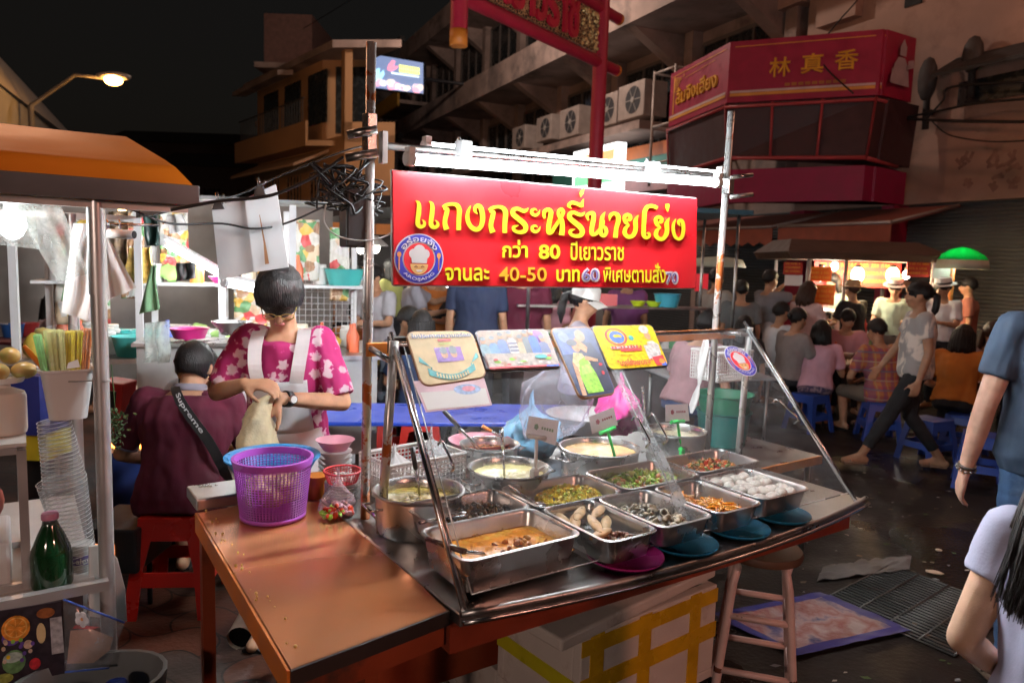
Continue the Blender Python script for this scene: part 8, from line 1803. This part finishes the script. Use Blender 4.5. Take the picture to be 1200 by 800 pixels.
fluoro('fluorescent_lamp', 'unseen tube added over the blue table behind the signboard', ad(540, 245, 4.9), ad(760, 262, 5.6), .02, TUBEW, Matrix())  # tube added out of sight to light the crowd's backs
fluoro('fluorescent_lamp', 'bright tube under the signboard lower edge', ad(520, 338, 9), ad(545, 340, 9.2), .025, TUBEW, Matrix())
# back counters of the food court
fc = thing('food_counter', 'pale lit food counter far back in the market tent', 'counter', gp(385, 340, 13)); q = gp(385, 340, 13)
MB().m(mat('counter_white', (.6, .6, .6), .5)).box(q + Vector((0, 0, .5)), (3.2, .8, 1.0)).build('base', fc); m = MB().m(mat('back_panel', (.45, .42, .38), .6, var=.3)); m.box(q + Vector((0, .8, 1.2)), (4.2, .05, 2.4)); m.build('back_panel', fc)
m = MB().m(mat('banner_yellow', (.6, .33, .03), .6)); m.box(ad(317, 325, 5.6), (.19, .02, .16)); tag(m.build('small_banner', loc=ad(317, 325, 5.6)), 'small ochre banner above the vendor woman', 'banner')
f2c = thing('food_counter', 'dim food counter with a lit display behind the orange tee', 'counter', gp(560, 350, 10.5)); q = gp(565, 350, 10.5)
MB().m(mat('counter_dim', (.2, .18, .17), .5)).box(q + Vector((0, 0, .5)), (3.4, .8, 1.0)).build('base', f2c); m = MB().m(mat('display_pale', (.5, .5, .52), .4)); m.box(ad(540, 350, 10) + Vector((0, 0, 0)), (.5, .3, .3)); m.build('display', f2c); MB().m(mat('back_dark', (.05, .045, .045), .8)).box(q + Vector((0, 1.2, 1.3)), (5, .05, 2.6)).build('back_panel', f2c)
# green tubs on the board right of the cart
bd = thing('wash_table', 'low board with an orange edge right behind the cart end', 'table', gp(900, 500, 4.0), .25);
e0, e1 = az(895, 549, .60), az(964, 534, .60); d = (e1 - e0); d.z = 0; L_ = d.length; d.normalize(); nv = Vector((-d.y, d.x, 0))
BT = Matrix(((d.x, nv.x, 0, e0.x), (d.y, nv.y, 0, e0.y), (0, 0, 1, 0), (0, 0, 0, 1)))
MB(BT).m(STEELD).bb((-.55, .012, .57), (L_, .62, .60)).build('tabletop', bd); MB(BT).m(ORANGE).bb((-.55, 0, .555), (L_, .012, .602)).build('front_edge', bd)
for x in (-.5, L_ - .06):
 for y in (.05, .57): MB(BT).m(STEELD).cyl((x, y, 0), (x, y, .57), .015, n=8).build('leg', bd)
GT = mat('tub_green', (.01, .12, .105), .4, var=.1); q = az(864, 528, .60); q = BT.inverted() @ q
for i, (z, r, h_, lb_, mt) in enumerate(((.602, .155, .19, 'big teal plastic tub on the wash table behind the right posts', GT), (.795, .16, .10, 'shallow green plastic basin stacked on the teal tub', mat('tub_green2', (.015, .15, .08), .4)))):
 c = Vector((q.x + .06, q.y + .16, z)); m = MB(BT).m(mt); m.lathe([(0, 0), (r * .86, 0), (r, h_), (r * 1.06, h_ + .004), (r * 1.06, h_ + .012), (r * .98, h_ + .008), (r * .84, .008), (0, .008)], c, 32); tag(m.build('wash_tub', loc=BT @ c, smooth=40), lb_, 'tub')
# ------------------------------------------------------------------ white stall on the left
ws = thing('snack_stall', 'white framed snack stall crowded with goods behind the vendor woman', 'market stall', gp(240, 380, 4.9), .35)
q = gp(240, 380, 4.9); WMx = Matrix.Translation(q) @ rot('Z', .35)
WF = mat('stall_white', (.66, .67, .68), .4, var=.06)
for x in (-1.0, -.35, .12, .55, 1.05):
 for y in (-.35, .45): MB(WMx).m(WF).bb((x - .02, y - .02, .0), (x + .02, y + .02, 1.955)).build('post', ws)
for z in (.98, 1.42): MB(WMx).m(STEELD if z < 1 else WF).bb((-1.1, -.4, z - .03), (1.15, .5, z) if z < 1 else (1.15, .5, z - .01)).build('shelf', ws) if z < 1 else MB(WMx).m(WF).bb((-1.05, .2, z - .02), (1.1, .48, z)).build('shelf', ws)
MB(WMx).m(mat('panel_grey', (.38, .37, .36), .5, .2, var=.15)).bb((-.35, -.38, .3), (1.1, -.36, .95)).build('front_panel', ws)
m = MB(WMx).m(mat('stall_roof_grey', (.2, .2, .19), .7)); m.loft([[(-1.1, -.45, 1.96), (1.1, -.45, 1.96), (1.1, .6, 2.0), (-1.1, .6, 2.0)], [(-1.1, -.45, 1.98), (1.1, -.45, 1.98), (1.1, .6, 2.02), (-1.1, .6, 2.02)]]); m.build('roof', ws)
m = MB(WMx).m(mat('mesh_back', (.5, .5, .5), .5, .4)); m.grid(lambda a, b: (.55 + .5 * a, .43, 1.0 + .5 * b), 11, 11, False); o = m.build('back_mesh', ws); md = o.modifiers.new('wire', 'WIREFRAME'); md.thickness = .006
fluoro('fluorescent_lamp', 'long bright tube slanting across the white snack stall', ad(190, 284, 4.6), ad(256, 321, 5.3), .017, TUBEW, Matrix())
fluoro('fluorescent_lamp', 'long bright tube behind the grey boards over the snack stall', ad(262, 331, 4.4), ad(352, 349, 4.9), .022, TUBEW, Matrix())
rr = random.Random(21)
kinds = [('jar', (.55, .5, .4), 'cloudy'), ('bag', (.6, .42, .06), 'golden'), ('bottle', (.6, .12, .05), 'scarlet'), ('jar', (.66, .66, .64), 'white'), ('tub', (.05, .35, .33), 'turquoise'), ('bottle', (.05, .08, .4), 'navy'), ('box', (.62, .6, .58), 'pale'), ('bag', (.25, .42, .12), 'leafy'), ('jar', (.55, .22, .05), 'amber'), ('bowl', (.6, .05, .3), 'magenta')]
def clut2(label0, n, z, v0, v1, seed, x0=-1., x1=1.05, grp=None):
 pts = []
 rr = random.Random(seed); W_ = [WMx @ Vector((x0 + (x1 - x0) * (i + .5) / n, rr.uniform(v0, v1), z)) for i in range(n)]
 global gp
 old = gp; it_ = iter(W_); gp = lambda *a: (lambda p: Vector((p.x, p.y, 0)))(next(it_))
 clutter(label0, 'x', [(0, 0, 0)] * n, z, seed, kinds[seed % 4:] + kinds[:seed % 4], grp); gp = old
clut2('at the front of the snack stall counter', 12, .98, -.3, -.1, 1, grp='goods on the snack stall')
clut2('at the back of the snack stall counter', 12, .98, .1, .4, 2, grp='goods on the snack stall')
def packs(N, L, tc):
 v = N.new('ShaderNodeTexVoronoi'); v.inputs['Scale'].default_value = 15; L.new(tc.outputs['Object'], v.inputs['Vector'])
 r = N.new('ShaderNodeValToRGB'); e = r.color_ramp.elements; r.color_ramp.interpolation = 'CONSTANT'; e[0].color = (.6, .58, .52, 1); e[1].position = .85; e[1].color = (.1, .25, .1, 1)
 for p_, c in ((.2, (.55, .35, .06)), (.35, (.45, .05, .05)), (.45, (.62, .6, .58)), (.62, (.25, .13, .06)), (.74, (.6, .45, .3))): e.new(p_).color = (*c, 1)
 s_ = N.new('ShaderNodeSeparateColor'); L.new(v.outputs['Color'], s_.inputs[0]); L.new(s_.outputs[0], r.inputs[0]); return r.outputs[0]
PACKS = pmat('hung_snack_packs', packs, .35, bump=.5)
for i_, (xa, xb, za, zb) in enumerate(((-.95, -.62, 1.12, 1.85), (-.55, -.40, 1.3, 1.9), (.18, .5, 1.05, 1.38), (-.3, -.12, 1.5, 1.92), (.6, .78, 1.45, 1.9), (.86, 1.0, 1.3, 1.85))):
 m = MB(WMx).m(PACKS); m.grid(lambda a, b: (xa + (xb - xa) * a, .36 + .03 * noise.noise(Vector((a * 9 + i_, b * 14, 1))), za + (zb - za) * b), 14, 22); m.build('hung_packs', ws, solid=.01)
clut2('in the middle of the snack stall counter', 12, .98, -.08, .06, 5, grp='goods on the snack stall')
tp = thing('tarp_wall', 'grey brown tarpaulin wall far behind the snack stall', 'tarpaulin', gp(150, 300, 7.6)); q = gp(150, 300, 7.6); m = MB().m(mat('tarp', (.30, .27, .25), .7, var=.3, vs=2, bump=.3, bs=5)); m.grid(lambda a, b: q + Vector((-3.2 + 5.2 * a, .5 * a + .12 * noise.noise(Vector((a * 14, b * 3, 1))), .2 + 2.0 * b)), 40, 10); m.build('sheet', tp)
fluoro('fluorescent_lamp', 'tube deep in the stall rows behind the snack stall', ad(90, 292, 6.6), ad(150, 290, 6.9), .02, TUBEW, Matrix())
clut2('on the upper shelf of the snack stall', 12, 1.42, .25, .42, 3, grp='goods on the snack stall')
m = MB().m(mat('tub_pink', (.66, .03, .22), .4)); p = ad(222, 396, 4.3); m.lathe([(0, 0), (.085, 0), (.108, .055), (.114, .06), (.1, .056), (.08, .008), (0, .008)], p, 24); m.cyl((p.x, p.y, p.z - .02), p, .03, n=8); tag(m.build('pink_tub', loc=p, smooth=40), 'hot pink tub at the edge of the snack stall', 'tub')
sc2 = thing('serving_counter', 'steel serving shelf in front of the snack stall', 'counter', gp(250, 400, 4.3), .3); p = ad(250, 397, 4.35); SM = Matrix.Translation((p.x, p.y, 0)) @ rot('Z', .3); MB(SM).m(STEEL).bb((-.42, -.14, p.z - .03), (.35, .2, p.z - .0105)).build('shelf', sc2); MB(SM).m(mat('panel_grey', (.38, .37, .36), .5, .2, var=.15)).bb((-.4, -.1, .12), (.33, .18, p.z - .0305)).build('body', sc2)
m = MB().m(STEEL); p = ad(272, 392, 4.35); m.lathe([(0, 0), (.06, 0), (.115, .075), (.12, .08), (.11, .078), (.055, .008), (0, .008)], p, 28); tag(m.build('steel_bowl', loc=p, smooth=40), 'wide steel bowl on the serving shelf beside the pink tub', 'bowl')
def cloth(name, label, q, d, mt, fold, seed, cat='cloth'):
 A = [ad(x, y, d) for x, y in q]; f = quadmap(A[3], A[2], A[1], A[0]); m = MB().m(mt); m.grid(lambda a, b: f(a, b) + Vector((0, fold * (noise.noise(Vector((a * 3, b * 1.5, seed))) + .5 * math.sin(a * 10 + seed)), 0)), 14, 14); tag(m.build(name, loc=A[0], solid=.004), label, cat)
cloth('towel', 'green towel hanging from the snack stall frame', [(176, 311), (182, 311), (189, 362), (162, 368)], 4.0, mat('towel_green', (.22, .40, .22), .9, bump=.3, bs=150), .03, 1)
cloth('dark_bag', 'dark green bag hanging under the orange roof end', [(168, 252), (186, 250), (188, 288), (172, 288)], 3.2, mat('bag_dark', (.02, .05, .045), .4), .04, 2, 'bag')
cloth('dark_bag', 'black bag hanging in the middle of the snack stall', [(206, 308), (229, 308), (229, 326), (206, 330)], 4.5, BLACKP, .03, 3, 'bag')
cloth('hanging_bag', 'clear bag hanging at the front of the snack stall counter', [(172, 378), (196, 376), (196, 425), (170, 424)], 3.9, FILM, .05, 4, 'bag')
cloth('hanging_bag', 'white bag hanging high under the snack stall roof', [(196, 252), (214, 250), (218, 270), (200, 274)], 4.6, PAPER, .04, 5, 'bag')
cloth('snack_sheet', 'sheet of yellow snack bags hanging behind the green towel', [(150, 290), (176, 290), (178, 332), (150, 332)], 4.7, mat('snack_yellow', (.6, .42, .1), .5, var=.5, vs=25), .05, 6, 'snacks')
cloth('snack_sheet', 'sheet of dark snack bags hanging high behind the stall pole', [(128, 248), (152, 248), (152, 320), (128, 320)], 4.9, mat('snack_dark', (.22, .14, .08), .5, var=.6, vs=25), .05, 7, 'snacks')
# things on the ground behind the juice stall
p = az(136, 462, .0); p = gp(136, 440, 5.2); m = MB().m(mat('device_red', (.5, .03, .03), .4)); m.box(p + Vector((0, 0, .55)), (.17, .2, .3), rot('Y', .12)); m.box(p + Vector((0, .02, .2)), (.12, .14, .4)); dv = tag(m.build('red_scale', loc=p, bevel=.01), 'red weighing machine standing behind the juice stall', 'scale'); m = MB().m(BLACKP); m.box(p + Vector((0, -.105, .58)), (.1, .02, .12), rot('Y', .12)); m.build('display', dv)
p = gp(158, 445, 5.6); m = MB().m(WHITEP); m.box(p + Vector((0, 0, .5)), (.17, .15, .15)); m.box(p + Vector((0, 0, .2)), (.3, .2, .42)); tag(m.build('white_carton', loc=p, bevel=.01), 'white carton stack beside the red weighing machine', 'box')
cs_ = thing('glowing_food_stand', 'round stand with glowing lumps for food under warm light beside the man in maroon', 'stove', gp(152, 510, 4.1)); p = gp(152, 510, 4.1)
m = MB().m(mat('stand_blue', (.03, .06, .25), .5)); m.lathe([(0, 0), (.13, 0), (.16, .5), (.165, .52), (.13, .52), (.12, .5), (0, .49)], p, 24); m.build('body', cs_, smooth=40)
m = MB().m(emis('embers', (1, .28, .03), 5)); rr = random.Random(3)  # emissive lumps stand in for bright orange food under warm light
for k in range(26): a, r_ = rr.uniform(0, 6.3), rr.uniform(0, .1); m.ell(p + Vector((r_ * math.cos(a), r_ * math.sin(a), .515 + rr.uniform(0, .03))), (.024, .02, .018), 6)
m.build('embers', cs_)
gr = thing('grill_box', 'low black grill box with embers in front of the man in maroon', 'grill', gp(148, 590, 3.25)); p = gp(148, 590, 3.25)
MB().m(BLACKP).box(p + Vector((0, 0, .32)), (.26, .34, .2)).build('box', gr, bevel=.01); MB().m(emis('embers_low', (1, .25, .03), 1.5)).box(p + Vector((-.01, -.171, .33)), (.09, .004, .05)).build('ember_slot', gr)
for x in (-.1, .1): MB().m(BLACKP).cyl(p + Vector((x, 0, 0)), p + Vector((x, 0, .22)), .012, n=8).build('leg', gr)
m = MB().m(mat('greens', (.03, .06, .015), .7, var=.4)); rr = random.Random(6); p = ad(136, 500, 2.5)
for k in range(120): q = p + Vector((rr.gauss(0, .012), rr.gauss(0, .02), rr.gauss(0, .035))); m.box(q, (.012, .002, .008), Quaternion((rr.gauss(0, 1), rr.gauss(0, 1), rr.gauss(0, 1), rr.gauss(0, 1))).normalized().to_matrix().to_4x4())
m.tube([p + Vector((0, 0, .03)), p + Vector((-.01, 0, .22))], .002, 4); tag(m.build('herb_bunch', loc=p), 'bunch of dark green herbs hanging beside the stall pole', 'herbs')
# left background: basins on a maroon table
T = table('maroon table with basins far behind the juice stall', 12, 400, 5.6, 1.3, .7, .95, mat('table_maroon', (.10, .012, .02), .5), -.2)
for i, (px, d, c, nm) in enumerate(((14, 5.5, (.03, .15, .5), 'blue'), (32, 5.6, (.45, .04, .04), 'red'), (-6, 5.5, (.5, .5, .5), 'grey'))):
 q = gp(px, 360, d); q.z = .95; m = MB().m(mat('pail_' + nm, c, .4)); m.lathe([(0, 0), (.06, 0), (.08, .1), (.07, .1), (.055, .01), (0, .01)], q, 18); tag(m.build('pail', loc=q, smooth=40), nm + ' plastic pail on the maroon table behind the juice stall', 'pail', 'pails')
lamp('small orange bulb glowing under the snack stall roof', 143, 246, 6.5, .03, BULB, .2)
lamp('small white bulb under the snack stall roof', 171, 251, 6.0, .025, BULBW, .2)
lamp('small orange bulb high in the dark behind the boards', 361, 257, 11, .03, emis('ember_bulb', (1, .3, .05), 4), .3)
bw = thing('blue_bin', 'blue bin with a yellow base behind the white tub', 'bin', gp(42, 460, 3.2)); p = ad(40, 470, 3.2)
MB().m(mat('bin_blue', (.02, .03, .2), .5)).box(Vector((p.x, p.y, p.z - .0)), (.18, .2, .26)).build('body', bw); MB().m(mat('bin_yellow', (.55, .45, .02), .5)).box(Vector((p.x + .04, p.y, p.z - .19)), (.13, .18, .11)).build('base', bw); MB().m(BLACKP).box(Vector((p.x, p.y, (p.z - .25) / 2)), (.1, .1, p.z - .25)).build('stand', bw)
# ------------------------------------------------------------------ noodle stall with warm lamps on the right
ns = thing('noodle_stall', 'noodle stall with brown roof and warm bulbs before the grey shutters', 'market stall', gp(1010, 380, 10.0), .12)
q = gp(1014, 380, 9.8); NM = Matrix.Translation(q) @ rot('Z', -.05)
def NP(px, py, v=-.5): return NM.inverted() @ Pl(NM @ Vector((0, v, 0)), NM.to_3x3() @ Vector((0, 1, 0))).px(px, py)
a, b = NP(928, 303, -.75), NP(1108, 303, -.75); zt = NP(1010, 289, -.4).z
m = MB(NM).m(mat('stall_roof_brown', (.08, .045, .03), .6, var=.2)); z0 = a.z
m.loft([[(a.x, -.75, z0), (b.x, -.75, z0), (b.x, .8, z0), (a.x, .8, z0)], [(a.x - .06, -.78, z0 + .09), (b.x + .06, -.78, z0 + .09), (b.x + .06, .8, z0 + .09), (a.x - .06, .8, z0 + .09)], [(a.x + .12, -.3, z0 + .26), (b.x - .12, -.3, z0 + .26), (b.x - .12, .5, z0 + .26), (a.x + .12, .5, z0 + .26)]]); m.build('roof', ns)
for x in (a.x + .25, (a.x + b.x) / 2 - .22, b.x - .08):
 for y in (-.65, .7): MB(NM).m(mat('stall_post', (.5, .45, .42), .5, .3)).cyl((x, y, 0), (x, y, z0), .025, n=10).build('post', ns)
MB(NM).m(STEELD).bb((a.x + .2, -.6, 0), (b.x - .1, .3, .86)).build('counter', ns)
RDB = mat('menu_red', (.42, .03, .02), .5); ORB = mat('menu_orange', (.7, .14, .01), .5); YB = mat('menu_yellow', (.8, .5, .05), .5)
def menu(label, p00, p11, v, mt, lines, pale=False, rows=4, cols=7):
 a, b = NP(*p00, v), NP(*p11, v); t = thing('menu_board', label, 'menu board', NM @ a, 0, 'menu boards of the noodle stall'); m = MB(NM).m(mt); m.bb((a.x, v, b.z), (b.x, v + .02, a.z)); m.build('board', t)
 m = MB(NM).m(lines); W_, H2 = b.x - a.x, a.z - b.z; rr = random.Random(int(p00[0]))
 for r_ in range(rows):
  z = a.z - H2 * (r_ + .6) / (rows + .2); x = a.x + W_ * .07; sz = H2 / rows * .42
  while x < b.x - W_ * .1:
   w_ = sz * rr.uniform(.5, .9); stroke(m, [(x, z, .14 * sz), (x + w_ * .1, z + sz, .14 * sz), (x + w_ * .6, z + sz * .9, .14 * sz), (x + w_ * .65, z, .14 * sz)], lambda xx, zz, o=0: Vector((xx, v - .002 - o, zz)), .002, 3, 1.); x += w_ * 1.3 + (sz * .6 if rr.random() < .2 else 0)
 m.build('lettering', t); return t
# rows of short strokes stand in for the blurred unreadable menu writing
menu('wide red menu board across the back of the noodle stall', (955, 306), (1054, 338), .1, RDB, YB, rows=3)
menu('orange menu board hanging at the left of the noodle stall', (951, 333), (977, 358), -.5, ORB, YB, rows=4)
menu('small orange menu board just above the left one', (950, 312), (974, 330), -.48, ORB, YB, rows=3)
menu('red and white menu sheet at the left corner of the noodle stall roof', (919, 307), (940, 322), -.76, RDB, YB, rows=3)
menu('red menu sheet at the right front of the noodle stall roof', (1064, 307), (1089, 325), -.76, RDB, YB, rows=3)
a_, b_ = NP(1094, 308, -.78), NP(1113, 327, -.78); m = MB(NM).m(PAPER); m.bb((a_.x, -.78, b_.z), (b_.x, -.775, a_.z)); tag(m.build('white_notice', loc=NM @ a_), 'plain white notice hanging at the right of the noodle stall', 'notice')
a_, b_ = NP(920, 322, -.76), NP(940, 335, -.76); m = MB(NM).m(PAPER); m.bb((a_.x, -.757, b_.z), (b_.x, -.752, a_.z)); tag(m.build('white_notice', loc=NM @ a_), 'white notice below the left corner menu sheet', 'notice')
for i, (px, py) in enumerate(((962, 321), (1005, 322), (1046, 322), (1062, 322), (978, 312))):
 p = NM @ NP(px, py, -.35); lamp(['left white', 'middle warm', 'right amber', 'small far right', 'small upper left'][i] + ' bulb hanging in the noodle stall', *((px, py, p.y)), [.075, .08, .08, .045, .045][i], [BULBW, emis('lit_bulb_warm', (1, .8, .5), 90), BULB, BULBW, BULBW][i], .2)
clutter('on the noodle stall counter', 'x', [(955, 395, 9.3), (968, 395, 9.25), (1012, 395, 9.25), (1026, 395, 9.3), (1062, 395, 9.25), (1075, 395, 9.3)], .86, 7, [('jar', (.6, .4, .2), 'amber'), ('bowl', (.66, .64, .6), 'white'), ('bottle', (.5, .1, .03), 'red'), ('tub', (.6, .55, .5), 'ivory')], 'goods on the noodle stall')
m = MB(NM).m(mat('pot_dented', (.5, .48, .46), .35, 1)); c = NP(966, 380, -.3); m.lathe([(0, 0), (.2, 0), (.21, .25), (.2, .27), (.08, .33), (0, .34)], (c.x, -.3, .86), 24); tag(m.build('stock_pot', loc=NM @ Vector((c.x, -.3, .86)), smooth=40), 'big steel stock pot on the noodle stall counter', 'pot')
# green umbrella with its pole
um = thing('market_umbrella', 'green glowing umbrella on an orange pole beside the noodle stall', 'umbrella', gp(1107, 380, 9.0)); q = gp(1110, 380, 9.0)
ut = ad(1128, 289, 9.0)
m = MB().m(clear('umbrella_green', tint=(.0, .0, .0), haze=4, gloss=.02, hcol=(.02, .62, .2))); m.lathe([(0, .0), (.12, -.03), (.24, -.10), (.29, -.16)], ut, 8); m.build('canopy', um, solid=.004); m = MB().m(mat('umbrella_valance', (.5, .52, .4), .7)); m.lathe([(.29, -.161), (.31, -.27)], ut, 8); m.build('valance', um, solid=.004)
m = MB().m(ORANGE); m.cyl((q.x, q.y, 0), (q.x, q.y, 1.75), .03, n=10); m.tube([(q.x, q.y, 1.74), ut - Vector((0, 0, .1))], .02, 8); m.build('pole', um)
p = ut - Vector((.05, .05, .17)); m = MB().m(emis('umbrella_lamp', (.9, 1, .9), 30)); m.ell(p, (.05, .05, .06), 10); m.build('lamp', um)
# pale parasol behind the right post
um2 = thing('market_umbrella', 'pale grey green parasol behind the right cart post', 'umbrella', gp(845, 380, 9.5)); q = gp(845, 380, 9.5); ut = ad(843, 300, 9.5)
m = MB().m(mat('parasol_pale', (.40, .42, .33), .7)); m.lathe([(0, .0), (.3, -.04), (.36, -.14)], ut, 8); m.build('canopy', um2, solid=.004); MB().m(STEELD).cyl((q.x, q.y, 0), ut - Vector((0, 0, .02)), .015, n=8).build('pole', um2)
m = MB().m(mat('red_lit_sign', (.5, .02, .03), .5, emit=.35, ecol=(.6, .02, .03))); m.box(ad(822, 331, 9.3), (.16, .03, .22)); tag(m.build('lit_sign', loc=ad(822, 331, 9.3)), 'small red lit panel at the right end of the signboard', 'panel')
# scraps trodden into the road
m = MB(); rr = random.Random(17); ms_ = [mat('scrap_pale', (.35, .3, .25), .8), mat('scrap_brown', (.12, .08, .05), .8), mat('scrap_green', (.06, .1, .03), .8), mat('scrap_grey', (.2, .2, .2), .7)]
for i in range(220):
 x, y = rr.uniform(.7, 3.4), rr.uniform(2.6, 6.5); m.m(rr.choice(ms_)); s_ = rr.uniform(.003, .016); a = rr.uniform(0, 6)
 m.poly([(x + s_ * math.cos(a + q * 1.57 + rr.uniform(-.3, .3)) * (1 + (q % 2)), y + s_ * math.sin(a + q * 1.57), .006 + rr.uniform(0, .004)) for q in range(4)])
tag(m.build('road_litter', loc=(2, 4, 0)), 'tiny trodden scraps scattered over the dark road', 'litter', kind='stuff')
m = MB(CM); rr = random.Random(19); m.m(mat('crumb', (.6, .4, .12), .6))
for i in range(26):
 b_ = rr.random(); p = SIDE[3].lerp(SIDE[0], b_); m.ell((p.x + rr.uniform(.012, .05), p.y + rr.uniform(-.01, .02), -.002), rr.uniform(.0012, .0045), 5)
tag(m.build('table_crumbs', loc=C(-.2, .4, 0), rz=TH), 'food crumbs scattered along the edge of the side table', 'crumbs', kind='stuff')
